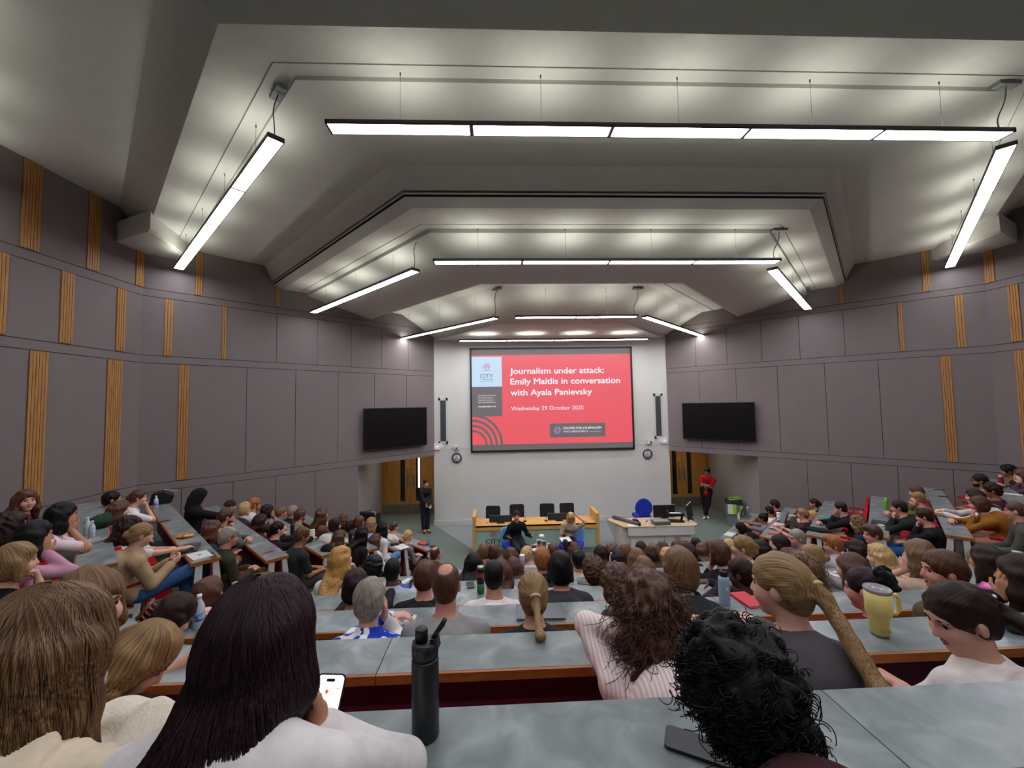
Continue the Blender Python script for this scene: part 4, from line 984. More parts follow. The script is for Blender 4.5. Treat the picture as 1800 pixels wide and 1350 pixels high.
for sd, nm in ((-1, 'left'), (1, 'right')):
    for n in range(2, 9):
        p, q = side_pt(sd, n, 0, 0, 0), side_pt(sd, n, SLEN[n], 0, 0)
        lab = 'grey desk row in the %s block, %s' % (nm, {2: 'topmost, nearest the camera', 3: 'second tier from the top', 4: 'third tier from the top', 5: 'middle tier', 6: 'third tier from the floor', 7: 'second tier from the floor', 8: 'lowest, on the floor'}[n])
        L = SLEN[n]/2
        if sd < 0: desk(q, p, -ANG, n, lab, 'desk rows of the side blocks', endR=True, legs=[L-.022, -L+.03], front=n == 8)
        else: desk(p, q, ANG, n, lab, 'desk rows of the side blocks', endL=True, legs=[-L+.022, L-.03], front=n == 8)
# seats
def make_seat():
    r = empty('tip_up_chair', (0, 0, 0))
    a = MB(); a.prism(rrect(.46, .40, .06, cy=.20), .405, .47); a.build('seat_cushion', m_red, r, bevel=.012)
    a = MB(); M = Matrix.Translation((0, .0, .42)) @ Matrix.Rotation(R(93), 4, 'X'); a.prism(rrect(.50, .55, .09, cy=.275), -.03, .03, M); a.build('backrest', m_red, r, bevel=.012)
    a = MB(); a.prism(rrect(.055, .34, .02, cx=.27, cy=.17), .62, .66); a.build('armrest', m_red, r, bevel=.008)
    a = MB(); a.hexa([(.25, .05, 0), (.29, .05, 0), (.29, .11, 0), (.25, .11, 0)], [(.25, .10, .62), (.29, .10, .62), (.29, .15, .62), (.25, .15, .62)]); a.box((.02, .02, .36), (.29, .12, .405)); a.build('post', m_whitemetal, r)
    a = MB(); a.box((.24, -.08, 0), (.30, .24, .03)); a.build('foot', m_whitemetal, r)
    return r
seat0 = make_seat(); used = [False]
def seat_at(p, rz, label, group='red tip-up seats'):
    o = seat0 if not used[0] else copy_tree(seat0); used[0] = True
    o.location = p; o.rotation_euler = (0, 0, rz); tag(o, label, 'chair', group)
TIER = {2: 'topmost tier', 3: 'second tier from the top', 4: 'third tier from the top', 5: 'middle tier', 6: 'third tier from the floor', 7: 'second tier from the floor', 8: 'lowest tier'}
NTH = ['aisle end', 'second from the aisle', 'third from the aisle', 'fourth from the aisle', 'fifth from the aisle', 'sixth from the aisle', 'seventh from the aisle', 'eighth from the aisle']
for sd, nm in ((-1, 'left'), (1, 'right')):
    for n in range(2, 9):
        for i in range(int(SLEN[n]/.57)):
            p = side_pt(sd, n, .30+.57*i, .83, fl(n)); seat_at(p, -ANG if sd < 0 else ANG, 'red upholstered seat in the %s block, %s, %s' % (nm, TIER[n], NTH[i]))
for x, n, lab in ((1.86, 2, 'empty red seat back showing behind the yellow tumbler'), (2.52, 2, 'red seat back beside the pink laptop sleeve'), (5.05, 5, 'red seat at the right end of a middle centre row'), (-.62, 1, 'red seat under the second centre row, left of the black flask'), (.35, 1, 'red seat under the second centre row, right of the black flask')):
    seat_at((x, yd(n)-.83, fl(n)), 0, lab)
# ---------------------------------------------------------------- stage
mb = MB(); mb.prism([(-2.1, YF-.03), (-.72, 10.98), (3.28, 10.98), (3.62, YF-.03)], 0, .012); struct(mb, 'floor_stage_carpet', mat('carpet_light_grey', '878C8D', .95, .06, 200, spec=.1))
m_glass = mat('frosted_green_glass', 'A6C2B4', .3, .03, 2, spec=.5)
r = empty('panel_desk', (1.0, 10.85, 0), 0, 'long beech panel desk with frosted green glass front and crest', 'desk')
a = MB(); a.box((-1.60, -.32, .655), (1.60, -.28, .775)); a.box((-1.60, -.32, .745), (1.60, .40, .775)); a.build('worktop', m_wood, r)
for x in (-1.60-.085, 1.60): a = MB(); a.box((x, -.33, 0), (x+.085, .40, 1.035)); a.build('end_panel', m_wood, r, bevel=.004)
a = MB(); a.box((-1.6, -.29, .165), (1.6, -.275, .655)); gp = a.build('glass_panel', m_glass, r)
a = MB(); a.box((-1.6, -.30, .135), (1.6, -.26, .165)); a.box((-1.6, -.27, 0), (1.6, -.24, .135)); a.build('plinth', mat('plinth_grey', '8E9690', .5, .03), r)
crest(-1.14, .515, .21, -.2915, gp, mat('print_faded_red', 'A0645F', .6), mat('print_dark', '2B322F', .6), 'crest_print')
gd = mat('print_dark', '2B322F', .6)
text_mesh('CITY', .16, (0, 0, 0), Matrix.Translation((-1.345, -.2925, .315)) @ MT, gd, gp, 'printed_lettering', .001, ext=.0008, width=.41)
text_mesh("ST GEORGE'S", .065, (0, 0, 0), Matrix.Translation((-1.345, -.2925, .245)) @ MT, gd, gp, 'printed_lettering', 0, ext=.0008, width=.41)
text_mesh('UNIVERSITY OF LONDON', .04, (0, 0, 0), Matrix.Translation((-1.345, -.2925, .205)) @ MT, gd, gp, 'printed_lettering', 0, ext=.0008, width=.41)
m_chair = mat('chair_black_fabric', '1B1820', .8, .1, 40)
for i, (x, lab) in enumerate(((-.18, 'black office chair behind the panel desk, leftmost'), (.57, 'black office chair behind the panel desk, behind the left speaker'), (1.46, 'black office chair behind the panel desk, second from the right'), (2.08, 'black office chair behind the panel desk, rightmost'))):
    c = empty('office_chair', (x, 11.75, .012), R((-6, 3, -3, 2)[i]), lab, 'chair', 'black chairs behind the panel desk')
    a = MB(); a.prism(rrect(.46, .44, .08), -.04, .04, Matrix.Translation((0, 0, .47))); a.build('seat', m_chair, c, bevel=.01)
    a = MB(); a.prism(rrect(.44, .42, .06), -.025, .025, Matrix.Translation((0, .22, .71+.03*(i > 0))) @ Matrix.Rotation(R(84), 4, 'X')); a.build('backrest', m_chair, c, bevel=.01)
    a = MB(); a.tube([(0, 0, .05), (0, 0, .44)], .025, 8); a.tube([(0, .18, .46), (0, .25, .6)], .02, 6); a.build('column', m_black, c)
    for q in range(5): a = MB(); a.tube([(0, 0, .07), (.28*math.cos(q*1.2566), .28*math.sin(q*1.2566), .04)], [.022, .014], 6); a.build('leg', m_black, c)
def flat_monitor(x, y, z, w, hgt, lean, rz, label, side=False, stand=True):
    c = empty('monitor', (x, y, z), rz, label, 'monitor'); M = Matrix.Translation((0, 0, .0)) @ Matrix.Rotation(R(lean), 4, 'X')
    a = MB(); a.box((-w/2, -.015, .02), (w/2, .015, .02+hgt), M); a.build('casing', m_black, c, bevel=.003)
    a = MB(); a.box((-w/2+.012, .0155, .035), (w/2-.012, .017, .01+hgt), M); a.build('display', mat('tv_glass', '0A0A0D', .25, .02), c)
    a = MB(); a.box((-.10, -.07, 0), (.10, .10, .012)); a.box((-.03, -.02, .01), (.03, .01, hgt*.5), M); a.build('stand', m_black, c)
    a = MB(); a.box((-w/2, -.016, .018+hgt), (w/2, .016, .024+hgt), M); a.build('top_rim', mat('monitor_rim', '9C9E98', .4), c)
flat_monitor(.06, 10.80, .775, .62, .17, -16, R(1), 'black monitor tilted back on the panel desk, left one'); flat_monitor(1.66, 10.86, .775, .62, .17, -16, R(-1), 'black monitor tilted back on the panel desk, right one')
for x, y, lab in ((-.43, 10.72, 'small clear bottle on the left end of the panel desk'), (-.31, 10.74, 'second small clear bottle beside the left monitor')):
    c = empty('small_bottle', (x, y, .775), 0, lab, 'bottle', 'small bottles on the panel desk')
    a = MB(); a.lathe([(0, 0), (.024, 0), (.025, .05), (.014, .075), (.012, .085)], 14); a.build('body', mat('clear_plastic_pale', 'D8CDBB', .15, .05), c)
    a = MB(); a.lathe([(.014, .085), (.014, .105), (0, .106)], 12); a.build('cap', m_white, c)
for x, lab in ((.72, 'gooseneck microphone on the panel desk behind the left speaker'), (1.30, 'gooseneck microphone at the middle of the panel desk')):
    c = empty('microphone', (x, 10.85, .775), 0, lab, 'microphone', 'desk microphones')
    a = MB(); a.lathe([(0, 0), (.05, 0), (.045, .02), (0, .022)], 14); a.build('base', m_black, c)
    a = MB(); a.tube([(0, 0, .02), (0, -.01, .08), (.01, -.06, .12)], .005, 6); a.tube([(.01, -.06, .12), (.015, -.09, .13)], .010, 8); a.build('stem', m_black, c)
m_blue = mat('blue_upholstery', '1A2FB0', .8, .08, 40); m_lblue = mat('pale_blue_upholstery', '6FA0DA', .8, .06, 40)
def tub_chair(x, y, rz, label):
    c = empty('tub_chair', (x, y, .0), rz, label, 'chair', 'blue chairs of the two speakers')
    a = MB(); a.prism(rrect(.56, .54, .10), .37, .47); a.build('seat', m_blue, c, bevel=.02)
    a = MB(); a.prism(rrect(.56, .42, .12), -.035, .035, Matrix.Translation((0, -.27, .63)) @ Matrix.Rotation(R(98), 4, 'X')); a.build('backrest', m_lblue, c, bevel=.02)
    for sx in (-1, 1):
        for sy in (-1, 1): a = MB(); a.tube([(sx*.2, sy*.19, .37), (sx*.25, sy*.24, 0)], .013, 8); a.build('leg', m_steel, c)
tub_chair(.42, 10.02, R(180+24), 'blue chair under the dark-suited speaker left of the round table'); tub_chair(1.82, 9.98, R(180-24), 'blue chair under the beige-topped speaker right of the round table')
c = empty('round_table', (1.05, 9.72, 0), 0, 'low round white table between the two speakers', 'table')
a = MB(); a.lathe([(0, .455), (.29, .455), (.30, .47), (.295, .482), (0, .483)], 40); a.build('tabletop', m_white, c)
a = MB(); a.lathe([(.22, 0), (.22, .012), (.035, .03), (.03, .455)], 24); a.build('pedestal', m_whitemetal, c)
def standing_book(x, y, z, rz, label, w=.13, h=.20, cols=('E6DFD8', '2E4A42', '8A3A5A', 'C87A5A')):
    c = empty('book', (x, y, z), rz, label, 'book', 'books standing on the round table')
    a = MB(); a.box((-w/2, -.012, 0), (w/2, .012, h)); a.build('pages', mat('book_'+cols[0], cols[0], .6), c)
    a = MB(); a.box((-w/2+.012, -.0145, h*.45), (w/2-.012, -.0122, h-.025)); a.build('cover_top', mat('book_'+cols[1], cols[1], .5, .4, 40), c)
    a = MB(); a.box((-w/2+.012, -.0145, .015), (w/2-.012, -.0122, h*.45)); a.build('cover_bottom', ramp_mat('book_pink_'+cols[2], [(.4, cols[2]), (.6, cols[3])], 30), c)
standing_book(.98, 9.68, .483, R(3), 'upright book with white border and pink cover, left on the round table'); standing_book(1.09, 9.60, .483, R(-2), 'upright book with white border and green cover, in front on the round table', cols=('E6DFD8', '3A5A2A', '7A3A5A', 'D89A6A'))
for i in range(2):
    b = empty('book', (.86+.01*i, 9.72, .483+.022*i), R(12-20*i), ('dark brown paperback lying at the bottom of the small pile on the round table', 'red-brown paperback lying on top of the small pile on the round table')[i], 'book')
    a = MB(); a.box((-.07, -.045, 0), (.07, .045, .022)); a.build('cover', mat('paperback_%d' % i, ('3A241E', '7A3A2A')[i], .6), b)
mg = mat('clear_glass', 'E8EEEE', .06, .01); 
if True:
    mg.node_tree.nodes['Principled BSDF'].inputs['Transmission Weight'].default_value = .85
c = empty('carafe', (1.06, 9.83, .483), 0, 'clear glass carafe behind the books on the round table', 'carafe'); a = MB(); a.lathe([(0, 0), (.05, 0), (.055, .08), (.035, .15), (.03, .19), (.05, .22)], 20); a.build('glass_body', mg, c)
a = MB(); a.lathe([(0, .215), (.062, .215), (.066, .235), (.05, .26), (0, .262)], 20); a.build('lid', m_white, c)
c = empty('water_glass', (1.22, 9.76, .483), 0, 'clear water glass right of the books on the round table', 'glass'); a = MB(); a.lathe([(0, 0), (.03, 0), (.036, .11)], 18); a.build('glass_body', mg, c)
c = empty('shoulder_bag', (.93, 9.55, 0), R(20), 'small black bag on the floor in front of the round table', 'bag'); a = MB(); a.prism([(-.14, 0), (.14, 0), (.10, .13), (-.05, .16), (-.12, .08)], -.06, .06, Matrix.Rotation(PI/2, 4, 'X')); a.build('body', m_black, c, bevel=.02)
a = MB(); a.tube([(-.08, 0, .12), (0, -.02, .22), (.08, 0, .12)], .007, 6); a.build('strap', m_black, c)
# lectern
m_lect = mat('lectern_white', 'D2CECA', .5, .02); m_ply = mat('lectern_maple_top', 'CDB28A', .4, .05, 6)
r = empty('lectern_desk', (4.28, 10.60, 0), R(-1.0), 'white teaching lectern with maple top and crest on its door', 'lectern')
a = MB(); a.box((-.98, -.02, .0), (-.945, .62, .60)); a.box((.86, -.02, 0), (.90, .62, .60)); a.box((-.98, .60, 0), (.9, .63, .60)); a.box((-.98, .03, 0), (.9, .05, .60)); a.build('cabinet', m_lect, r)
for k, (x0, x1) in enumerate(((-.74, .16), (.175, .86))):
    a = MB(); a.box((x0, -.03, .06), (x1, -.005, .42)); dr = a.build('door', m_lect, r, bevel=.004)
    a = MB()
    for x in (x0+.12, x1-.12): a.lathe([(0, 0), (.011, 0), (.011, .006), (0, .007)], 10, Matrix.Translation((x, -.03, .385)) @ Matrix.Rotation(PI/2, 4, 'X'))
    a.build('lock', m_black, dr)
    if k == 1: crest(.52, .24, .22, -.031, dr, mat('crest_red', 'A23A50', .6), mat('crest_navy', '2A2A48', .6), 'crest_print')
a = MB(); M = Matrix.Translation((.07, -.075, .535)) @ Matrix.Rotation(R(88), 4, 'X'); a.prism(rrect(1.80, .25, .07), -.02, .02, M); a.build('front_fascia', m_lect, r, bevel=.004)
a = MB(); a.box((-.13, -.099, .60), (-.09, -.094, .625)); a.build('fascia_badge', mat('badge_grey', '77727A', .5), r)
a = MB(); a.prism([(-.93, -.10), (.98, -.10), (1.12, .02), (1.05, .70), (-1.15, .70), (-1.18, .55)], .635, .66); a.build('worktop', m_ply, r, bevel=.003)
def on_lect(name, x, y, rz, label, cat): return empty(name, (4.28+x, 10.60+y, .66), R(rz), label, cat)
c = on_lect('padded_tube', -.80, .30, 0, 'long dark grey padded tube lying across the left of the lectern', 'tube'); a = MB(); a.tube([(-.20, .38, .05), (.30, -.33, .045)], .05, 12); a.build('tube_body', mat('tube_grey', '55525A', .5), c); a = MB(); a.tube([(.29, -.32, .045), (.31, -.345, .045)], .052, 12); a.build('end_cap', m_black, c)
c = on_lect('paper_sheet', -.66, .02, -20, 'white printed sheet at the left front of the lectern', 'paper'); a = MB(); a.box((-.14, -.1, 0), (.14, .1, .003)); a.build('sheet', m_white, c)
c = on_lect('desk_speaker', -.50, .26, 0, 'small black dome on the lectern beside the grey tube', 'device'); a = MB(); a.prism([(-.08, 0), (.08, 0), (.085, .05), (.05, .09), (-.06, .10), (-.085, .05)], -.06, .06, Matrix.Rotation(PI/2, 4, 'X')); a.build('case', m_black, c, bevel=.012)
c = on_lect('control_box', .12, .06, 1, 'grey control box at the front of the lectern', 'box'); a = MB(); a.box((-.22, -.12, 0), (.22, .14, .10)); a.build('case', mat('control_box_grey', '5E6663', .5), c, bevel=.006); a = MB(); a.box((-.21, -.11, .10), (.21, .13, .106)); a.build('lid', mat('control_box_lid', '8A938E', .5), c)
c = on_lect('paper_sheet', -.08, .40, 10, 'purple and white leaflet behind the grey control box', 'paper'); a = MB(); a.box((-.13, -.09, 0), (.13, .09, .004)); a.build('sheet', ramp_mat('leaflet', [(.45, '3E2A6A'), (.55, 'E2DEE6')], 9, 2), c)
c = on_lect('document_camera', .62, .22, -8, 'black document camera with folded arm on the lectern', 'camera'); a = MB(); a.box((-.24, -.03, .16), (.22, .10, .23)); a.build('arm', m_black, c, bevel=.01)
a = MB(); a.box((-.16, -.02, .232), (.14, .08, .238)); a.build('light_bar', m_white, c); a = MB(); a.box((-.24, -.08, 0), (.20, .12, .04)); a.tube([(.14, .03, .03), (.19, .03, .2)], .03, 8); a.tube([(-.2, .05, .2), (-.22, .06, .30)], .03, 8); a.build('base', m_black, c)
c = on_lect('cable_bundle', .98, .26, 0, 'pale cable bundle at the right end of the lectern', 'cable'); a = MB(); a.tube([(-.18, .0, .02), (-.05, .06, .035), (.08, -.03, .02), (.0, -.08, .02)], .014, 6); a.build('cable', m_white, c)
flat_monitor(4.74, 11.22, .66, .62, .34, -4, R(0), 'black widescreen monitor standing behind the lectern box')
flat_monitor(5.42, 11.05, .66, .56, .40, -6, R(52), 'black monitor turned sideways at the right end of the lectern')
c = empty('operator_chair', (4.44, 11.95, 0), 0, 'blue round-backed operator chair behind the lectern', 'chair')
a = MB(); M = Matrix.Translation((0, .05, .73)) @ Matrix.Rotation(R(92), 4, 'X'); a.prism([(.28*math.cos(q)*.95, .30*math.sin(q) if math.sin(q) > 0 else .24*math.sin(q)) for q in np.linspace(0, 2*PI, 28)[:-1]], -.03, .03, M); a.build('backrest', m_blue, c, bevel=.012)
a = MB(); a.prism(rrect(.50, .46, .12, cy=.28), .42, .50); a.build('seat', m_blue, c, bevel=.015); a = MB(); a.tube([(0, .28, .04), (0, .28, .42)], .03, 8); a.tube([(0, .08, .48), (0, .03, .6)], .025, 6); a.build('column', m_black, c)
for q in range(5): a = MB(); a.tube([(0, .28, .08), (.3*math.cos(q*1.2566), .28+.3*math.sin(q*1.2566), .03)], [.025, .016], 6); a.build('leg', m_black, c)
# bin, black case
c = empty('recycling_bin', (7.50, 12.42, 0), R(-20), 'tall grey recycling bin with black lid and lime green rim', 'bin')
a = MB(); a.hexa([(-.18, -.13, 0), (.18, -.13, 0), (.18, .13, 0), (-.18, .13, 0)], [(-.22, -.17, .72), (.22, -.17, .72), (.22, .17, .72), (-.22, .17, .72)]); a.build('body', mat('bin_grey', '767B7C', .5, .03), c, bevel=.015)
a = MB(); a.hexa([(-.235, -.185, .70), (.235, -.185, .70), (.235, .185, .70), (-.235, .185, .70)], [(-.21, -.15, .82), (.21, -.15, .87), (.21, .15, .87), (-.21, .15, .82)]); a.build('lid', m_black, c, bevel=.02)
a = MB(); rr_ = [(-.11, -.11, .838), (.18, -.11, .872), (.18, .11, .872), (-.11, .11, .838)]
a.tube(rr_+[rr_[0]], .016, 8); a.build('lid_rim', mat('lime_green', '9CD23A', .45), c)
a = MB(); a.box((-.20, -.195, .40), (-.04, -.160, .70)); a.build('label_sheet', mat('label_paper', 'CFE0C8', .6, .2, 20), c); a = MB(); a.box((-.06, -.198, .40), (.04, -.163, .70)); a.box((.14, -.198, .40), (.22, -.163, .66)); a.build('label_stripe', mat('lime_label', 'A6C838', .5), c)
c = empty('wheeled_case', (-3.66, 11.55, 0), R(-20), 'black wheeled case with silver frame beside the left wall', 'case'); a = MB(); a.box((-.24, -.16, .05), (.24, .16, .96)); a.build('body', m_black, c, bevel=.03)
a = MB(); a.tube([(-.26, -.12, .80), (-.25, -.12, .98), (.25, -.12, 1.0), (.27, -.12, .82)], .018, 8); a.build('frame', m_steel, c); a = MB()
for x in (-.2, .2): a.lathe([(0, -.02), (.05, -.02), (.05, .02), (0, .02)], 12, Matrix.Translation((x, 0, .05)) @ Matrix.Rotation(PI/2, 4, 'X'))
a.build('wheel', m_black, c)
def P(label, head, base, yaw, h, stripe_=None, pattern_=None, **k):
    ex = list(k.pop('ex', ()))
    tm = None
    if stripe_: tm = striped(stripe_[0], stripe_[1], 'cloth_pink_stripe')
    if pattern_: tm = blue_pattern()
    col = 'collar' in ex
    if col: ex.remove('collar')
    o = build_person(label, head, base, R(yaw), h=h, ex=tuple(ex), tmat=tm, **k)
    if col:
        N, xt, yt = o.N, o.xt, o.yt; V = Vol(N-.13, N+.13, .007); w = .98
        ring = [N+np.array((0, 0, .012+.012*math.cos(a)))+xt*.066*w*math.sin(a)-yt*(.066*w*math.cos(a)-.005) for a in np.linspace(-2.6, 2.6, 13)]
        for a, b in zip(ring[:-1], ring[1:]): V.add(rc(a, b, .015, .015), .01)
        v, f = V.mesh(); np_obj('shirt_collar', v, f, cloth_m('D8D2CA'), o.root)
    return o
P('person with long light brown hair and cream fleece at the bottom left corner', (-0.944, 0.878, 3.478), (-0.944, 0.560, 2.368), 0, 0.0055, hair='frontlong', hc='lbr', skin='p', top='fluffy', tc='D9C7AE', L=0.5, hy=-22, hp=16, ex=('strands',), arms=('lap', 'lap'), seed=1, nk=0.04)
P('person in white top with very long straight dark hair holding up a lit phone', (-0.518, 0.902, 3.482), (-0.518, 0.560, 2.368), 0, 0.0055, hair='long', hc='pur', skin='m', top='long', tc='D9D2D0', L=0.74, hy=-6, hp=10, ex=('strands',), arms=('desk', {'w': (0.115, 0.36, 0.905), 'd': (-0.55, 0.35, 0.75), 'n': (-0.5, -0.3, 0.3), 'curl': 0.75, 's': (-0.2, -0.3, 1), 'hint': (1, -0.5, -0.5)}), seed=2, sc=0.93, nk=0.045, sway=-0.08, sw=0.185)
P('person with big black curly hair bending over the nearest desk beside a phone', (0.527, 0.881, 3.338), (0.527, 0.560, 2.368), 0, 0.0055, hair='curls', hc='blk', skin='t', top='long', tc='3A1E22', hy=10, hp=40, ex=('curls',), arms=('lap', 'lap'), seed=3, L=0.2, sc=0.95)
P('blonde person bending forward with hair over the face, second centre row', (-1.373, 1.607, 3.030), (-1.373, 1.445, 2.072), 0, 0.0065, hair='long', hc='dbl', skin='p', top='tank', tc='1E1A1C', L=0.26, hy=-50, hp=48, arms=('desk', 'desk'), seed=4, face=True, by=-15)
P('person with short light brown hair turned right, beside the topmost left desk leg', (-1.548, 1.586, 3.250), (-1.548, 1.445, 2.072), 0, 0.0065, hair='bob', hc='lbr', skin='p', top='long', tc='D8C6C2', hy=-75, hp=5, arms=('lap', 'lap'), seed=5, face=True, by=-30)
P('brown-haired person with claw clip leaning down behind the clear water bottle', (-1.940, 2.471, 2.750), (-1.940, 2.330, 1.776), 0, 0.0075, hair='clip', hc='dbr', skin='p', top='long', tc='6A6468', hy=-42, hp=38, arms=('desk', 'desk'), seed=6, face=True)
P('curly brown-haired person in pink and white striped shirt leaning on the desk', (0.592, 1.583, 3.162), (0.592, 1.445, 2.072), 0, 0.0065, hair='curlylong', hc='br', skin='p', top='shirt', tc='E4D6D2', hy=8, hp=14, arms=({'w': (-0.115, 0.03, -0.075), 'rel': 'head', 'd': (0.2, -0.2, 1), 'n': (1, 0, 0), 'hint': (-0.45, 0.25, -1), 's': (0, 1, 0)}, 'fold'), L=0.27, seed=7, ex=('waves',), stripe_=('EFE6E2', 'DCBDB8'))
P('person in grey jumper with white collar and long blond ponytail tied with pale band', (1.138, 1.587, 3.226), (1.138, 1.445, 2.072), 0, 0.0065, hair='pony', hc='dbl', skin='p', top='long', tc='4E494D', hy=38, hp=6, arms=('desk', 'desk'), L=0.44, seed=8, ex=('tie_D8C878', 'collar'), face=True)
P('person in white top with low dark ponytail looking down left at the right edge', (1.767, 1.484, 3.134), (1.767, 1.445, 2.072), 0, 0.0065, hair='pony', hc='dbr', skin='p', top='tee', tc='D9CFCB', hy=62, hp=22, arms=({'w': (-0.2, 0.42, 0.64), 'd': (-0.6, 0.6, 0.1), 'n': (0, 0, -1)}, 'lap'), L=0.3, seed=9, face=True, ex=('tie_D8D2CC',), by=18)
P('grey short-haired person in blue and white patterned shirt, hands at the face', (-0.767, 2.417, 2.834), (-0.767, 2.330, 1.776), 0, 0.0075, hair='short', hc='grey', skin='p', top='shirt', tc='2A44B8', hp=6, hy=6, arms=('fold', 'cheek'), seed=10, pattern_=1, sex='f')
P('balding man in grey t-shirt behind the black flask', (-0.312, 2.393, 2.918), (-0.312, 2.330, 1.776), 0, 0.0075, hair='bald', hc='br', skin='r', top='tee', tc='8E8A8A', hp=4, hy=-2, arms=('lap', 'lap'), seed=11, sex='m')
P('blonde person with low ponytail and pale scrunchie in black top, third centre row', (0.196, 2.349, 2.862), (0.196, 2.329, 1.776), 0, 0.0075, hair='pony', hc='dbl', skin='p', top='tee', tc='2B272A', hp=8, hy=2, arms=('lap', 'lap'), L=0.15, seed=12, ex=('tie_D8B8AA',))
P('curly brown-haired man in dark grey-green hoodie, third centre row', (0.701, 2.368, 2.882), (0.701, 2.330, 1.776), 0, 0.0075, hair='curlyshort', hc='br', skin='p', top='hoodie', tc='3E4447', hp=6, hy=-4, arms=('lap', 'lap'), seed=13, sex='m')
P('light brown bob-haired person in black hoodie resting the chin on a hand', (1.132, 2.475, 2.930), (1.132, 2.330, 1.776), 0, 0.0075, hair='bob', hc='lbr', skin='p', top='hoodie', tc='22262A', hp=4, hy=10, arms=('chin', 'fold'), seed=14)
P('person in red top with dark hair bun and black scrunchie behind the yellow tumbler', (2.212, 2.347, 2.830), (2.212, 2.327, 1.776), 0, 0.0075, hair='topbun', hc='pur', skin='r', top='tee', tc='7A1420', hp=10, hy=35, arms=('lap', 'lap'), seed=15, ex=('scrunchie_101012',), face=True)
P('short brown-haired man in olive jacket looking left, right side of the third row', (2.758, 2.391, 2.902), (2.758, 2.330, 1.776), 0, 0.0075, hair='short', hc='br', skin='r', top='jacket', tc='5C4E36', hp=4, hy=58, arms=('lap', 'lap'), seed=16, sex='m', face=True, by=10)
P('dark long-haired person cut by the right edge beside the pink laptop sleeve', (3.234, 2.365, 2.866), (3.234, 2.330, 1.776), 0, 0.0075, hair='long', hc='dbr', skin='m', top='long', tc='201C20', hp=4, hy=30, arms=('cheek', 'lap'), L=0.34, seed=17)
P('reddish brown bob-haired person from behind, right of the clear water bottle', (-2.288, 3.251, 2.526), (-2.288, 3.215, 1.480), 0, 0.009, hair='bob', hc='rbr', skin='p', top='long', tc='3A2622', hp=4, hy=-20, arms=('lap', 'lap'), seed=18)
P('dark plum-haired person in black top, in front of the grey-haired patterned shirt', (-1.147, 3.257, 2.550), (-1.147, 3.215, 1.480), 0, 0.009, hair='bob', hc='pur', skin='m', top='long', tc='17171A', hp=8, hy=0, arms=('desk', 'desk'), seed=19)
P('brown short-haired man in black t-shirt, partly hidden by the balding man', (-0.599, 3.270, 2.602), (-0.599, 3.215, 1.480), 0, 0.009, hair='short', hc='rbr', skin='r', top='tee', tc='17171A', hp=4, hy=0, arms=('lap', 'lap'), seed=20, sex='m')
P('black cropped-haired man in white t-shirt, fourth centre row', (-0.044, 3.256, 2.594), (-0.044, 3.215, 1.480), 0, 0.009, hair='buzz', hc='blk', skin='m', top='tee', tc='E4D8D5', hp=4, hy=0, arms=('lap', 'lap'), seed=21, sex='m')
P('person with black shaggy hair in charcoal jumper, fourth centre row', (0.503, 3.280, 2.630), (0.503, 3.215, 1.480), 0, 0.009, hair='bob', hc='blk', skin='m', top='long', tc='35353A', hp=6, hy=-3, arms=('lap', 'lap'), seed=22, sex='m')
P('dark-skinned person with glasses and swept-back dark hair behind the red notebook', (2.016, 3.272, 2.538), (2.016, 3.215, 1.480), 0, 0.009, hair='pony', hc='dbr', skin='d', top='long', tc='2A1C26', hp=8, hy=40, arms=('fold', 'fold'), L=0.2, seed=23, ex=('glasses',), face=True)
P('person with long wavy hair, magenta scrunchie and maroon top behind the tall ponytail', (2.555, 3.291, 2.550), (2.555, 3.215, 1.480), 0, 0.009, hair='curlylong', hc='lbr', skin='p', top='long', tc='5E2434', hp=4, hy=25, arms=('lap', 'lap'), L=0.42, seed=24, ex=('waves',))
P('long straight brown-haired person in grey, left of the dark bun', (2.992, 3.296, 2.534), (2.992, 3.215, 1.480), 0, 0.009, hair='long', hc='br', skin='p', top='long', tc='8E8A8C', hp=6, hy=35, arms=('desk', 'desk'), L=0.2, seed=25)
P('long light brown-haired person leaning on one arm, left of the olive jacket', (3.667, 3.354, 2.610), (3.667, 3.215, 1.480), 0, 0.009, hair='long', hc='lbr', skin='p', top='tee', tc='B49A86', hp=6, hy=20, arms=('cheek', 'desk'), L=0.22, seed=26)
P('dark brown long-haired person above the pink laptop sleeve', (4.206, 3.298, 2.566), (4.206, 3.215, 1.480), 0, 0.009, hair='long', hc='dbr', skin='m', top='long', tc='6A5648', hp=6, hy=18, arms=('lap', 'lap'), L=0.24, seed=27)
P('person with very long golden hair in white top, hand at the mouth, left centre', (-1.647, 4.258, 2.394), (-1.647, 4.100, 1.184), 0, 0.009, hair='long', hc='gold', skin='p', top='long', tc='D8D6D4', hp=0, hy=-45, arms=('lap', 'mouth'), L=0.46, seed=28)
P('dark-haired person in olive top, left of the shaven dark-skinned man', (-1.287, 4.160, 2.318), (-1.287, 4.100, 1.184), 0, 0.009, hair='curlyshort', hc='blk', skin='t', top='long', tc='6A6440', hp=6, hy=4, arms=('lap', 'lap'), seed=29)
P('shaven dark-skinned man in pale blue shirt beside the blue book', (-1.087, 4.142, 2.302), (-1.087, 4.100, 1.184), 0, 0.009, hair='buzz', hc='blk', skin='d', top='shirt', tc='A8AEC4', hp=6, hy=6, arms=('desk', 'desk'), seed=30, sex='m', ex=('glasses',))
P('ginger cropped-haired man in navy jacket, left of the black shaggy hair', (0.456, 4.223, 2.330), (0.456, 4.100, 1.184), 0, 0.009, hair='short', hc='ging', skin='r', top='jacket', tc='20202C', hp=4, hy=3, arms=('lap', 'lap'), seed=31, sex='m')
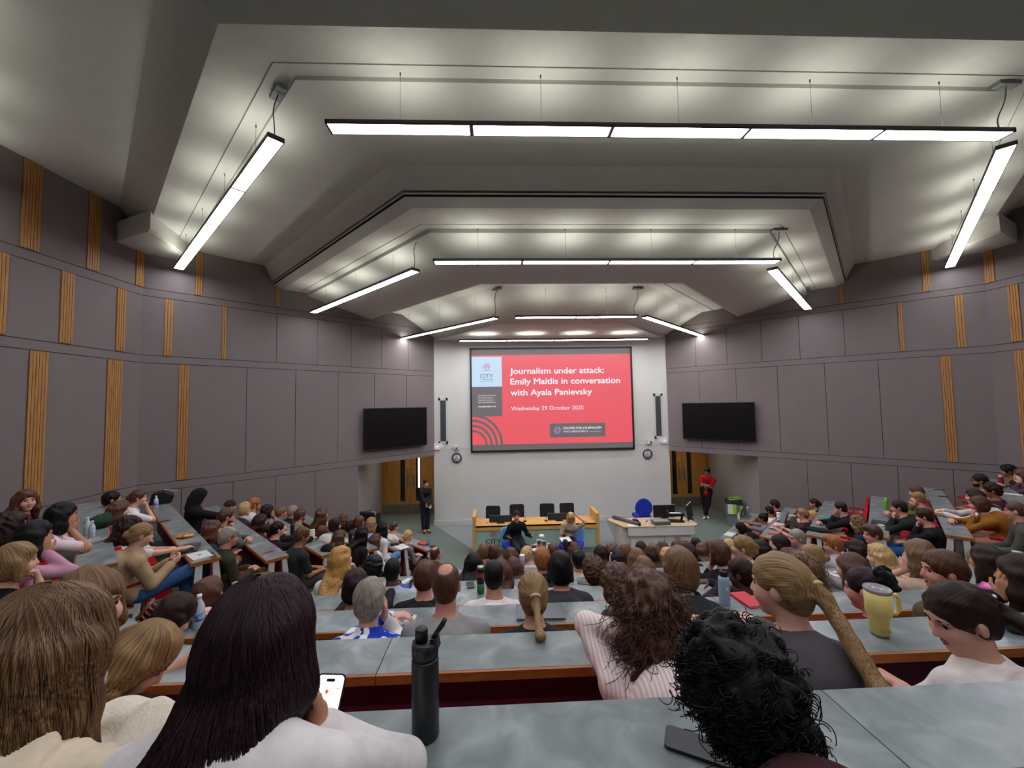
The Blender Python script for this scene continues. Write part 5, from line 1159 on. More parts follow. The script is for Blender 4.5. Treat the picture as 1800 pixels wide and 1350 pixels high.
P('reddish long-haired person half hidden behind the white t-shirt man', (0.015, 4.121, 2.258), (0.015, 4.100, 1.184), 0, 0.009, hair='long', hc='rbr', skin='p', top='long', tc='50302A', hp=6, hy=0, arms=('lap', 'lap'), L=0.22, seed=32)
P('curly brown-haired person from behind, right of the charcoal jumper', (0.978, 4.135, 2.238), (0.978, 4.100, 1.184), 0, 0.009, hair='afro', hc='br', skin='m', top='long', tc='2A2428', hp=6, hy=0, arms=('lap', 'lap'), seed=33)
P('long light brown-haired person from behind, left of the black hoodie', (1.511, 4.135, 2.238), (1.511, 4.100, 1.184), 0, 0.009, hair='long', hc='lbr', skin='p', top='long', tc='6A5848', hp=6, hy=0, arms=('lap', 'lap'), L=0.24, seed=34)
P('person in black top mostly hidden behind the light brown bob', (2.020, 4.226, 2.334), (2.020, 4.100, 1.184), 0, 0.011, hair='short', hc='dbr', skin='p', top='long', tc='141416', hp=4, hy=6, arms=('lap', 'lap'), seed=35)
P('brown bob-haired person in black top, left of the pale blue bottle', (2.391, 4.265, 2.326), (2.391, 4.100, 1.184), 0, 0.011, hair='bob', hc='br', skin='p', top='long', tc='161416', hp=6, hy=22, arms=('chin', 'lap'), seed=36)
P('person in white shirt with messy blond updo turned left', (2.668, 4.277, 2.374), (2.668, 4.100, 1.184), 0, 0.011, hair='updo', hc='dbl', skin='p', top='shirt', tc='DAD6D4', hp=2, hy=58, arms=('lap', 'lap'), seed=37, face=True)
P('brown-haired person almost hidden behind the tall blond ponytail', (3.102, 4.175, 2.266), (3.102, 4.100, 1.184), 0, 0.011, hair='pony', hc='br', skin='p', top='long', tc='4A3A36', hp=4, hy=15, arms=('lap', 'lap'), L=0.25, seed=38)
P('blond person with low bun and white collar, behind the magenta scrunchie', (3.385, 4.204, 2.282), (3.385, 4.100, 1.184), 0, 0.011, hair='bun', hc='dbl', skin='p', top='shirt', tc='D8D2D0', hp=6, hy=48, arms=('desk', 'desk'), seed=39, face=True)
P('blonde long-haired person in profile in front of the cream coat', (4.111, 4.176, 2.270), (4.111, 4.100, 1.184), 0, 0.011, hair='long', hc='bl', skin='p', top='long', tc='B4A898', hp=6, hy=55, arms=('lap', 'lap'), L=0.22, seed=40, face=True)
P('long black-haired person from behind, left of the green and black can', (-0.322, 5.046, 1.994), (-0.322, 4.985, 0.888), 0, 0.011, hair='long', hc='blk', skin='m', top='long', tc='1A181A', hp=6, hy=-6, arms=('desk', 'desk'), L=0.2, seed=41)
P('long dark brown-haired person below the lilac tumbler', (0.182, 4.987, 1.946), (0.182, 4.967, 0.888), 0, 0.011, hair='long', hc='br', skin='p', top='long', tc='3A2A28', hp=6, hy=0, arms=('lap', 'lap'), L=0.16, seed=42)
P('dark cropped-haired man with pale collar, beside the black travel cup', (1.004, 5.029, 1.994), (1.004, 4.985, 0.888), 0, 0.011, hair='short', hc='blk', skin='r', top='shirt', tc='C8B8A8', hp=8, hy=0, arms=('desk', 'desk'), seed=43, sex='m')
P('light brown-haired person, middle of the sixth centre row', (1.752, 5.023, 1.994), (1.752, 4.985, 0.888), 0, 0.011, hair='long', hc='lbr', skin='p', top='long', tc='5A4A40', hp=6, hy=0, arms=('lap', 'lap'), L=0.18, seed=44)
P('long black-haired person right of the white shirt with messy updo', (3.420, 5.107, 2.026), (3.420, 4.985, 0.888), 0, 0.011, hair='long', hc='blk', skin='p', top='long', tc='161416', hp=6, hy=20, arms=('lap', 'lap'), L=0.24, seed=45)
P('dark-haired person in left profile below the grey t-shirt on the right', (3.726, 5.168, 2.054), (3.726, 4.985, 0.888), 0, 0.011, hair='bob', hc='dbr', skin='p', top='long', tc='2A2626', hp=4, hy=62, arms=('lap', 'lap'), seed=46, face=True)
P('ginger-haired young man in grey hoodie looking left', (4.440, 5.164, 2.034), (4.440, 4.985, 0.888), 0, 0.011, hair='quiff', hc='ging', skin='r', top='hoodie', tc='A9A6A6', hp=6, hy=60, arms=('desk', 'desk'), seed=47, sex='m', face=True, by=15)
P('dark long-haired person behind the ginger-haired young man', (4.722, 5.109, 1.986), (4.722, 4.985, 0.888), 0, 0.011, hair='long', hc='dbr', skin='p', top='long', tc='2A2024', hp=6, hy=20, arms=('lap', 'lap'), L=0.28, seed=48)
P('bald man in blue shirt in left profile', (4.056, 5.297, 2.090), (4.056, 4.985, 0.888), 0, 0.011, hair='buzz', hc='grey', skin='r', top='shirt', tc='3E5C8E', hp=4, hy=66, arms=('lap', 'lap'), seed=49, sex='m', face=True, by=20)
P('brown-haired young man with cream coat looking left', (5.179, 5.349, 2.094), (5.179, 4.985, 0.888), 0, 0.011, hair='quiff', hc='br', skin='r', top='coat', tc='B8A99A', hp=6, hy=62, arms=('lap', 'lap'), seed=50, sex='m', face=True, by=20)
P('long reddish-brown haired person left of the lilac tumbler', (0.178, 5.986, 1.706), (0.178, 5.870, 0.592), 0, 0.011, hair='long', hc='rbr', skin='p', top='long', tc='4A2A26', hp=6, hy=0, arms=('lap', 'lap'), L=0.24, seed=51)
P('dark purple-haired person right of the white bottle', (1.759, 5.845, 1.686), (1.759, 5.825, 0.592), 0, 0.011, hair='long', hc='pur', skin='m', top='long', tc='1E1A20', hp=6, hy=0, arms=('lap', 'lap'), L=0.16, seed=52)
P('dark brown-haired person, second from the left before the lectern doors', (2.247, 5.871, 1.702), (2.247, 5.851, 0.592), 0, 0.011, hair='long', hc='dbr', skin='p', top='long', tc='2A2220', hp=6, hy=0, arms=('lap', 'lap'), L=0.16, seed=53)
P('long pale blond-haired person in front of the lectern doors', (2.503, 5.870, 1.678), (2.503, 5.850, 0.592), 0, 0.011, hair='long', hc='bl', skin='p', top='long', tc='B8AFA4', hp=6, hy=0, arms=('lap', 'lap'), L=0.22, seed=54)
P('dark-haired person below the crest on the lectern, right one', (2.850, 5.994, 1.722), (2.850, 5.870, 0.592), 0, 0.011, hair='short', hc='dbr', skin='p', top='long', tc='201C1E', hp=6, hy=6, arms=('lap', 'lap'), seed=55)
P('reddish-haired person below the round white table', (0.820, 6.049, 1.730), (0.820, 5.870, 0.592), 0, 0.011, hair='short', hc='rbr', skin='p', top='long', tc='5A3A34', hp=6, hy=0, arms=('lap', 'lap'), seed=56)
P('small blond head left of the messy updo', (3.542, 6.009, 1.730), (3.542, 5.870, 0.592), 0, 0.0125, hair='short', hc='bl', skin='p', top='long', tc='8A8078', hp=6, hy=20, arms=('lap', 'lap'), seed=57)
P('curly blond-haired person turned right, beside the lilac tumbler', (0.474, 6.797, 1.418), (0.474, 6.755, 0.296), 0, 0.0125, hair='curlyshort', hc='bl', skin='p', top='tee', tc='C8B4AC', hp=6, hy=-30, arms=('lap', 'lap'), seed=58, face=True)
P('light brown-haired person, leftmost of the front rows before the panel desk', (-0.264, 6.937, 1.446), (-0.264, 6.755, 0.296), 0, 0.0125, hair='bob', hc='lbr', skin='p', top='long', tc='6A5444', hp=6, hy=0, arms=('lap', 'lap'), seed=59)
P('dark reddish-haired person, second from the left before the panel desk', (-0.088, 6.940, 1.430), (-0.088, 6.755, 0.296), 0, 0.0125, hair='bob', hc='rbr', skin='p', top='long', tc='3A2422', hp=6, hy=0, arms=('lap', 'lap'), seed=60)
P('reddish-brown haired person below the speaker in the beige top', (1.309, 6.881, 1.438), (1.309, 6.755, 0.296), 0, 0.0125, hair='long', hc='rbr', skin='p', top='long', tc='3A2A2A', hp=6, hy=0, arms=('lap', 'lap'), L=0.2, seed=61)
P('dark long-haired person below the right end of the panel desk', (1.726, 6.770, 1.418), (1.726, 6.750, 0.296), 0, 0.0125, hair='long', hc='dbr', skin='p', top='long', tc='1C181A', hp=6, hy=0, arms=('lap', 'lap'), L=0.2, seed=62)
P('wavy auburn-haired person above the white bottle', (1.909, 6.791, 1.414), (1.909, 6.755, 0.296), 0, 0.0125, hair='curlyshort', hc='rbr', skin='p', top='long', tc='5A3A30', hp=6, hy=0, arms=('lap', 'lap'), seed=63)
P('tan-haired person before the left lectern door', (2.162, 6.779, 1.430), (2.162, 6.755, 0.296), 0, 0.0125, hair='bob', hc='lbr', skin='p', top='long', tc='B49A84', hp=6, hy=0, arms=('lap', 'lap'), seed=64)
P('dark-haired person before the middle of the left lectern door', (2.468, 6.859, 1.430), (2.468, 6.755, 0.296), 0, 0.0125, hair='bob', hc='dbr', skin='p', top='long', tc='1A1618', hp=6, hy=0, arms=('lap', 'lap'), seed=65)
P('honey-haired person before the right part of the left lectern door', (2.653, 6.797, 1.418), (2.653, 6.755, 0.296), 0, 0.0125, hair='long', hc='lbr', skin='p', top='long', tc='8A6A4A', hp=6, hy=0, arms=('lap', 'lap'), L=0.2, seed=66)
P('brown long-haired person before the gap between the lectern doors', (2.841, 6.839, 1.426), (2.841, 6.755, 0.296), 0, 0.0125, hair='long', hc='br', skin='p', top='long', tc='5A4234', hp=6, hy=0, arms=('lap', 'lap'), L=0.24, seed=67)
P('brown-haired person below the crest on the lectern, left one', (3.106, 6.893, 1.418), (3.106, 6.755, 0.296), 0, 0.0125, hair='short', hc='br', skin='p', top='long', tc='4A3630', hp=6, hy=0, arms=('lap', 'lap'), seed=68)
P('brown long-haired person with pale collar right of the lectern', (3.481, 6.739, 1.414), (3.481, 6.719, 0.296), 0, 0.0125, hair='long', hc='br', skin='p', top='long', tc='4A3A34', hp=6, hy=10, arms=('lap', 'lap'), L=0.17, seed=69)
P('brown bob-haired person in the front row at the right corner of the lectern', (3.921, 7.826, 1.126), (3.921, 7.640, 0.000), 0, 0.0125, hair='bob', hc='dbr', skin='p', top='long', tc='5A5048', hp=6, hy=10, arms=('lap', 'lap'), seed=70)
P('brown-haired person at the right end of the front rows', (3.675, 6.818, 1.418), (3.675, 6.755, 0.296), 0, 0.0125, hair='short', hc='br', skin='r', top='long', tc='3A302E', hp=6, hy=20, arms=('lap', 'lap'), seed=71)
P('bald man in brown jacket at the left end of the front rows', (-1.097, 7.016, 1.394), (-1.097, 6.755, 0.296), 0, 0.0125, hair='bald', hc='br', skin='r', top='jacket', tc='4E2E1E', hp=6, hy=-38, arms=('lap', 'lap'), seed=72, sex='m')
P('auburn-haired person turned to face the camera, left edge', (-5.722, 5.049, 2.906), (-5.736, 5.035, 1.776), -44.5, 0.011, hair='long', hc='rbr', skin='p', top='long', tc='5A1A24', hy=-68, hp=2, arms=('lap', 'lap'), L=0.24, seed=80, face=True)
P('person with dark wavy hair in right profile at the left edge', (-4.599, 3.945, 2.906), (-4.613, 3.931, 1.776), -44.5, 0.009, hair='curlylong', hc='dbr', skin='m', top='long', tc='2A1A20', hy=-8, hp=4, arms=('lap', 'lap'), L=0.26, seed=81, face=True)
P('black-haired person in pink top with a hand at the cheek', (-4.010, 3.621, 2.906), (-4.095, 3.534, 1.776), -44.5, 0.009, hair='long', hc='blk', skin='m', top='long', tc='C48FA6', hy=0, hp=8, arms=('lap', 'cheek'), L=0.24, seed=82, face=True)
P('black-haired person in pale pink t-shirt leaning on the elbow at the topmost desk', (-4.522, 4.319, 2.906), (-4.704, 4.133, 1.776), -44.5, 0.009, hair='long', hc='blk', skin='m', top='tee', tc='E0C9CE', hy=0, hp=10, arms=('fold', 'cheek'), L=0.18, seed=83, face=True)
P('blond bob-haired person in black top with a hand at the mouth, left edge', (-3.473, 3.023, 2.906), (-3.523, 2.972, 1.776), -44.5, 0.009, hair='bob', hc='dbl', skin='p', top='tank', tc='141214', hy=0, hp=6, arms=('lap', 'mouth'), seed=84, face=True)
P('black-haired person behind the white t-shirt with hair bun, far left', (-5.945, 6.368, 2.610), (-5.959, 6.354, 1.480), -44.5, 0.0125, hair='short', hc='blk', skin='m', top='long', tc='5A2A34', hy=0, hp=4, arms=('lap', 'lap'), seed=85)
P('long brown-haired person in tan top, left of the white t-shirt with hair bun', (-5.204, 5.676, 2.610), (-5.218, 5.662, 1.480), -44.5, 0.011, hair='long', hc='br', skin='p', top='long', tc='8A7058', hy=-8, hp=6, arms=('lap', 'lap'), L=0.22, seed=86)
P('person in white t-shirt with auburn hair bun holding a hand at the mouth', (-5.902, 6.764, 2.542), (-6.000, 6.664, 1.480), -44.5, 0.0125, hair='bun', hc='rbr', skin='p', top='tee', tc='DADADA', hy=-8, hp=6, arms=('lap', 'mouth'), seed=87, face=True)
P('dark wavy-haired person behind the camel coat, leaning on an arm', (-4.308, 4.824, 2.610), (-4.322, 4.810, 1.480), -44.5, 0.011, hair='curlylong', hc='dbr', skin='p', top='tee', tc='D8D0CC', hy=0, hp=10, arms=('fold', 'desk'), L=0.24, seed=88, face=True)
P('person in camel coat and blue jeans with a blond bun, looking at a phone', (-3.929, 4.551, 2.610), (-3.943, 4.537, 1.480), -44.5, 0.011, hair='bun', hc='dbl', skin='p', top='coat', tc='A88C6C', hy=0, hp=14, arms=('phone', 'phone'), legs=True, lc='33527E', seed=89, face=True, shoe='C8C2BC', joints={'R': ((0.06, 0.46, 0.64), (-0.2, 0.66, 0.36), (-0.22, 0.84, 0.38)), 'L': ((-0.12, 0.44, 0.5), (-0.11, 0.44, 0.085), (-0.13, 0.61, 0.04))})
P('person in black hooded coat leaning forward by the left wall', (-5.349, 7.335, 2.414), (-5.412, 7.270, 1.184), -44.5, 0.0125, hair='hood', hc='blk', skin='t', top='coat', tc='141215', hy=0, hp=20, arms=('fold', 'fold'), seed=90)
P('person in dark brown knitted hat near the left wall', (-5.740, 8.771, 1.886), (-5.754, 8.757, 0.888), -44.5, 0.0125, hair='beanie', hc='dbr', skin='r', top='long', tc='3A302E', hy=0, hp=4, arms=('lap', 'lap'), seed=91, face=True)
P('bearded man in grey shirt with a hand at the chin', (-4.099, 6.179, 2.354), (-4.198, 6.078, 1.184), -44.5, 0.011, hair='short', hc='br', skin='r', top='shirt', tc='5A5858', hy=0, hp=8, arms=('fold', 'chin'), seed=92, sex='m', face=True, ex=('beard',))
P('long brown-haired person left of the grey-haired man in the green jacket', (-4.152, 5.973, 2.234), (-4.166, 5.959, 1.184), -44.5, 0.011, hair='long', hc='rbr', skin='p', top='long', tc='2E3440', hy=-4, hp=4, arms=('lap', 'lap'), L=0.2, seed=93, face=True)
P('grey-haired man in dark green jacket and khaki trousers at an aisle seat', (-3.512, 5.345, 2.310), (-3.526, 5.331, 1.184), -44.5, 0.011, hair='short', hc='grey', skin='r', top='jacket', tc='343421', hy=-4, hp=4, arms=('lap', 'lap'), legs=True, lc='6E6038', seed=94, sex='m', face=True, ex=('glasses',))
P('blond person left of the ginger bearded man', (-4.984, 8.052, 2.006), (-4.998, 8.037, 0.888), -44.5, 0.0125, hair='bob', hc='bl', skin='p', top='long', tc='3A3034', hy=0, hp=4, arms=('lap', 'lap'), seed=95, face=True)
P('ginger bearded man in white shirt near the left wall', (-4.894, 8.191, 2.046), (-4.978, 8.105, 0.888), -44.5, 0.0125, hair='curlyshort', hc='ging', skin='r', top='shirt', tc='C8C6C4', hy=0, hp=4, arms=('lap', 'lap'), seed=96, sex='m', face=True, ex=('beard',))
P('dark-haired person with raised hand at the mouth, middle of the left block', (-4.380, 7.741, 2.018), (-4.492, 7.627, 0.888), -44.5, 0.0125, hair='bob', hc='dbr', skin='m', top='tee', tc='3A2A2E', hy=0, hp=6, arms=('fold', 'mouth'), seed=97, face=True)
P('dark long-haired person with bare arm, behind the black-haired youth', (-4.291, 7.375, 1.942), (-4.305, 7.361, 0.888), -44.5, 0.0125, hair='long', hc='dbr', skin='m', top='long', tc='2A2228', hy=0, hp=6, arms=('lap', 'lap'), L=0.24, seed=98)
P('black cropped-haired youth in black jumper, middle of the left block', (-3.736, 6.910, 1.930), (-3.750, 6.896, 0.888), -44.5, 0.0125, hair='short', hc='blk', skin='p', top='long', tc='141618', hy=0, hp=6, arms=('desk', 'desk'), seed=99, sex='m', face=True)
P('light brown cropped-haired man in brown jacket, left block', (-4.856, 9.110, 1.638), (-4.870, 9.096, 0.592), -44.5, 0.0125, hair='short', hc='lbr', skin='r', top='jacket', tc='5A4A34', hy=0, hp=4, arms=('lap', 'lap'), seed=100, sex='m', face=True)
P('grey-haired man in black jacket with glasses on the head, left block', (-4.472, 8.867, 1.718), (-4.486, 8.853, 0.592), -44.5, 0.0125, hair='short', hc='grey', skin='r', top='jacket', tc='1C2026', hy=0, hp=4, arms=('lap', 'lap'), seed=101, sex='m', face=True)
P('bearded brown-haired man in olive top, left block', (-4.200, 8.634, 1.690), (-4.214, 8.620, 0.592), -44.5, 0.0125, hair='curlyshort', hc='br', skin='r', top='long', tc='6A7050', hy=0, hp=4, arms=('lap', 'lap'), seed=102, sex='m', face=True, ex=('beard',))
P('man in charcoal t-shirt and dark trousers at an aisle seat, left block', (-2.917, 6.054, 2.074), (-2.931, 6.040, 0.888), -44.5, 0.011, hair='short', hc='br', skin='t', top='tee', tc='2A2A2E', hy=-5, hp=16, arms=('lap', 'lap'), legs=True, lc='3A352E', seed=103, sex='m', face=True)
P('long brown-haired person behind the lime green top', (-3.433, 7.905, 1.894), (-3.447, 7.891, 0.592), -44.5, 0.0125, hair='long', hc='br', skin='p', top='long', tc='6A5040', hy=0, hp=4, arms=('lap', 'lap'), L=0.24, seed=104, face=True)
P('person in lime green top with a hand at the mouth', (-3.540, 8.182, 1.674), (-3.639, 8.081, 0.592), -44.5, 0.0125, hair='short', hc='lbr', skin='p', top='long', tc='A6B860', hy=0, hp=6, arms=('fold', 'mouth'), seed=105, face=True)
P('dark-haired person in white top right of the lime green top', (-3.111, 7.733, 1.730), (-3.196, 7.646, 0.592), -44.5, 0.0125, hair='bob', hc='dbr', skin='p', top='shirt', tc='C9C4C4', hy=0, hp=6, arms=('lap', 'lap'), seed=106, face=True)
P('brown long-haired person with chin on hand behind the black cap', (-2.844, 7.271, 1.642), (-2.858, 7.256, 0.592), -44.5, 0.0125, hair='long', hc='br', skin='p', top='long', tc='1E1A1C', hy=-4, hp=8, arms=('fold', 'chin'), L=0.2, seed=107, face=True)
P('curly-haired person in green top, left block', (-3.470, 9.091, 1.430), (-3.484, 9.077, 0.296), -44.5, 0.0125, hair='curlylong', hc='br', skin='p', top='long', tc='3A6A3C', hy=0, hp=4, arms=('lap', 'lap'), L=0.18, seed=108, face=True)
P('dark curly-haired person beside the dark tumbler, left block', (-3.214, 8.839, 1.362), (-3.228, 8.825, 0.296), -44.5, 0.0125, hair='curlyshort', hc='dbr', skin='t', top='long', tc='2A2024', hy=0, hp=4, arms=('lap', 'lap'), seed=109, face=True)
P('auburn bob-haired person near the black wheeled case', (-3.037, 8.856, 1.462), (-3.120, 8.771, 0.296), -44.5, 0.0125, hair='bob', hc='rbr', skin='p', top='long', tc='4A3A34', hy=0, hp=4, arms=('lap', 'lap'), seed=110, face=True)
P('dark-skinned person with long black hair, left block', (-2.359, 7.023, 1.778), (-2.459, 6.922, 0.592), -44.5, 0.0125, hair='long', hc='blk', skin='d', top='long', tc='1E161C', hy=0, hp=8, arms=('lap', 'lap'), L=0.22, seed=111, face=True)
P('long blond-brown haired person in pale blue shirt, left block', (-2.679, 8.538, 1.510), (-2.779, 8.436, 0.296), -44.5, 0.0125, hair='long', hc='dbl', skin='p', top='shirt', tc='A9BCD8', hy=0, hp=4, arms=('lap', 'lap'), L=0.22, seed=112, face=True)
P('black-haired person in white top with pale face in profile, left block', (-2.360, 8.253, 1.506), (-2.474, 8.137, 0.296), -44.5, 0.0125, hair='long', hc='blk', skin='p', top='shirt', tc='D5D0CE', hy=0, hp=4, arms=('lap', 'lap'), L=0.22, seed=113, face=True)
P('person in white jacket and blue jeans with crossed legs at an aisle seat', (-2.437, 8.018, 1.326), (-2.451, 8.004, 0.296), -44.5, 0.0125, hair='long', hc='br', skin='p', top='coat', tc='D5D2CE', hy=-4, hp=6, arms=('lap', 'lap'), legs=True, lc='5A82AC', L=0.22, seed=114, face=True, shoe='2A2622', joints={'R': ((0.06, 0.46, 0.64), (-0.2, 0.66, 0.36), (-0.22, 0.84, 0.38)), 'L': ((-0.12, 0.44, 0.5), (-0.11, 0.44, 0.085), (-0.13, 0.61, 0.04))})
P('person in pale pink top with brown bun, left block front row', (-2.459, 9.527, 1.130), (-2.543, 9.441, 0.000), -44.5, 0.0125, hair='bun', hc='br', skin='p', top='long', tc='D6BFBA', hy=0, hp=4, arms=('lap', 'lap'), seed=115, face=True)
P('blond person in grey jumper at the front aisle seat of the left block', (-1.987, 8.843, 1.130), (-2.001, 8.829, 0.000), -44.5, 0.0125, hair='bun', hc='bl', skin='p', top='long', tc='6E6A70', hy=-4, hp=6, arms=('lap', 'lap'), legs=True, lc='222226', seed=116, face=True)
P('person in black hoodie slumped over the front desk of the right block', (5.552, 8.954, 1.054), (5.677, 8.826, 0.000), 44.5, 0.0125, hair='bob', hc='blk', skin='m', top='hoodie', tc='131315', hy=0, hp=24, arms=('chin', 'cheek'), seed=120, face=True)
P('dark-haired man in grey t-shirt, front row of the right block', (6.702, 9.862, 0.982), (6.716, 9.847, 0.000), 44.5, 0.0125, hair='short', hc='blk', skin='t', top='tee', tc='77747A', hy=0, hp=4, arms=('desk', 'desk'), seed=121, sex='m', face=True)
P('dark-haired man in white t-shirt, front row of the right block', (7.118, 10.212, 1.062), (7.132, 10.198, 0.000), 44.5, 0.0125, hair='short', hc='blk', skin='t', top='tee', tc='D9D5D3', hy=0, hp=4, arms=('lap', 'lap'), seed=122, sex='m', face=True, ex=('beard',))
P('dark-haired person in maroon top near the right wall, front row', (7.608, 10.695, 1.090), (7.622, 10.681, 0.000), 44.5, 0.0125, hair='curlyshort', hc='dbr', skin='r', top='tee', tc='5A2430', hy=10, hp=4, arms=('lap', 'lap'), seed=123, face=True)
P('young man with blond-topped dark hair in dark t-shirt and pale jeans, behind a laptop', (6.919, 8.808, 1.366), (6.933, 8.793, 0.296), 44.5, 0.0125, hair='quiff', hc='dbl', skin='p', top='tee', tc='22222A', hy=0, hp=4, arms=('lap', 'lap'), legs=True, lc='8FA6BE', seed=124, sex='m', face=True)
P('blond person with bun in pink top, right block', (7.588, 9.355, 1.170), (7.602, 9.341, 0.296), 44.5, 0.0125, hair='bun', hc='bl', skin='p', top='tee', tc='A8485A', hy=5, hp=6, arms=('lap', 'lap'), seed=125)
P('person with dark ponytail in black t-shirt by the right wall', (8.238, 10.079, 1.258), (8.253, 10.064, 0.296), 44.5, 0.0125, hair='pony', hc='dbr', skin='m', top='tee', tc='1A181B', hy=5, hp=2, arms=('lap', 'lap'), L=0.24, seed=126, face=True)
P('long dark-haired person in black t-shirt writing at the aisle end, right block', (6.700, 8.601, 1.106), (6.714, 8.587, 0.296), 44.5, 0.0125, hair='long', hc='dbr', skin='p', top='tee', tc='1C1A1E', hy=0, hp=26, arms=('desk', 'desk'), L=0.22, seed=127)
P('man in black jumper leaning on the elbow with a hand at the mouth, right block', (7.062, 7.964, 1.722), (7.169, 7.855, 0.592), 44.5, 0.0125, hair='short', hc='dbr', skin='r', top='long', tc='17171A', hy=5, hp=6, arms=('mouth', 'fold'), seed=128, sex='m', face=True)
P('curly light brown-haired person with glasses in navy top, right block', (6.543, 7.033, 1.722), (6.557, 7.019, 0.592), 44.5, 0.0125, hair='curlylong', hc='lbr', skin='p', top='long', tc='222446', hy=0, hp=4, arms=('lap', 'lap'), L=0.18, seed=129, face=True, ex=('glasses',))
P('dark-haired person resting the chin on both hands, right block', (7.163, 6.855, 2.018), (7.311, 6.703, 0.888), 44.5, 0.0125, hair='short', hc='dbr', skin='r', top='long', tc='1E2622', hy=0, hp=6, arms=('chin', 'chin'), seed=130, sex='m', face=True)
P('man in black jumper and blue jeans at a right aisle seat, hand at mouth', (7.010, 6.299, 2.018), (7.024, 6.285, 0.888), 44.5, 0.0125, hair='short', hc='dbr', skin='r', top='long', tc='15181C', hy=-5, hp=14, arms=('mouth', 'lap'), legs=True, lc='1F4A78', seed=131, sex='m', face=True)
P('brown-haired person by the right wall in front of the red seat backs', (8.620, 7.868, 2.018), (8.634, 7.854, 0.888), 44.5, 0.0125, hair='bob', hc='br', skin='p', top='long', tc='4A3A30', hy=5, hp=4, arms=('lap', 'lap'), seed=132, face=True)
P('blond-haired man in olive top with a hand at the face, right block', (8.154, 7.428, 2.018), (8.168, 7.414, 0.888), 44.5, 0.0125, hair='short', hc='dbl', skin='r', top='long', tc='5A5640', hy=0, hp=6, arms=('cheek', 'fold'), seed=133, sex='m', face=True)
P('dark-bearded man with glasses in white t-shirt, right block', (9.175, 7.215, 2.374), (9.189, 7.201, 1.184), 44.5, 0.0125, hair='short', hc='blk', skin='t', top='tee', tc='D0CCC8', hy=5, hp=4, arms=('lap', 'lap'), seed=134, sex='m', face=True, ex=('beard', 'glasses'))
P('dark wavy-haired person in maroon behind the mustard cardigan', (8.500, 6.525, 2.358), (8.514, 6.511, 1.184), 44.5, 0.0125, hair='curlyshort', hc='dbr', skin='t', top='long', tc='3A1A22', hy=5, hp=4, arms=('lap', 'lap'), seed=135, face=True)
P('dark-haired person in white sleeves with arms on the desk, right block', (8.038, 6.410, 2.290), (8.165, 6.281, 1.184), 44.5, 0.0125, hair='long', hc='dbr', skin='p', top='long', tc='C9C2BE', hy=5, hp=6, arms=('desk', 'desk'), L=0.2, seed=136, face=True)
P('brown-haired person in mustard cardigan leaning on the desk, right block', (7.632, 6.040, 2.270), (7.773, 5.896, 1.184), 44.5, 0.0125, hair='bob', hc='br', skin='r', top='long', tc='8A5A1C', hy=0, hp=8, arms=('chin', 'fold'), seed=137, face=True)
P('black-haired person with red bottle in the topmost tier on the right', (10.394, 7.683, 2.450), (10.592, 7.482, 1.480), 44.5, 0.0125, hair='curlyshort', hc='blk', skin='t', top='long', tc='3A2028', hy=10, hp=4, arms=('lap', 'lap'), seed=138, face=True)
P('auburn-haired person with a hand at the face in the topmost tier on the right', (9.955, 7.162, 2.462), (10.108, 7.006, 1.480), 44.5, 0.0125, hair='bob', hc='rbr', skin='p', top='long', tc='4A3A48', hy=10, hp=10, arms=('cheek', 'fold'), seed=139, face=True)
P('man in dark grey shirt and khaki trousers at the right edge', (7.202, 5.278, 2.378), (7.216, 5.264, 1.184), 44.5, 0.011, hair='buzz', hc='br', skin='r', top='shirt', tc='4A4A46', hy=-10, hp=10, arms=('thigh', 'lap'), legs=True, lc='7A7048', seed=140, sex='m', face=True)
# ---------------------------------------------------------------- things on the desks
def slab(name, p, rz, w, l, t, col, label, cat, rough=.45, metal=0., r=.008, extra=None, group=None, var=.04):
    o = empty(name, p, rz, label, cat, group)
    a = MB(); a.prism(rrect(w, l, min(r, w*.4, l*.4)), 0, t); part = {'laptop': 'lid', 'phone': 'body', 'notebook': 'cover', 'paper_sheet': 'sheet', 'book': 'cover', 'tablet': 'body'}.get(name, 'body')
    if name in ('notebook', 'book') and t > .008:
        a = MB(); a.prism(rrect(w, l, r), t*.82, t); a.prism(rrect(w, l, r), 0, t*.18); a.box((-w/2, -l/2+r, t*.18), (-w/2+.004, l/2-r, t*.82))
        b = MB(); b.prism(rrect(w*.96, l*.96, r), t*.18, t*.82); b.build('pages', mat('book_pages', 'DCD4C8', .8), o)
    a.build(part, mat('%s_%s' % (name, col), col, rough, var, 12, metal), o)
    if extra: extra(o, w, l, t)
    return o
def logo_mark(col):
    def f(o, w, l, t): a = MB(); a.lathe([(0, t), (.018, t), (.018, t+.0008), (0, t+.0008)], 16, Matrix.Diagonal((1, 1.1, 1, 1))); a.build('lid_emblem', mat('emblem_'+col, col, .4), o)
    return f
def laptop_base(o, w, l, t): a = MB(); a.prism(rrect(w*.995, l*.995, .01), -.0005, t*.45); a.build('base', mat('laptop_base', '77787A', .4), o)
def camera_island(col):
    def f(o, w, l, t):
        a = MB(); cx, cy = -w*.5+.022, l*.5-.024; a.prism(rrect(.034, .038, .009, cx=cx, cy=cy), t, t+.002); a.build('camera_island', mat('cam_'+col, col, .3), o)
        for dx, dy in ((-.008, .008), (.008, .008), (-.008, -.008)): a = MB(); a.lathe([(0, t+.002), (.006, t+.002), (.006, t+.004), (0, t+.004)], 12, Matrix.Translation((cx+dx, cy+dy, 0))); a.build('lens', mat('lens_black', '0B0B0C', .15), o)
    return f
def bottle(name, p, parts, label, cat, group=None, rz=0., extra=None):
    o = empty(name, p, rz, label, cat, group)
    for pn, prof, m in parts: a = MB(); a.lathe(prof, 28); a.build(pn, m, o)
    if extra: extra(o)
    return o
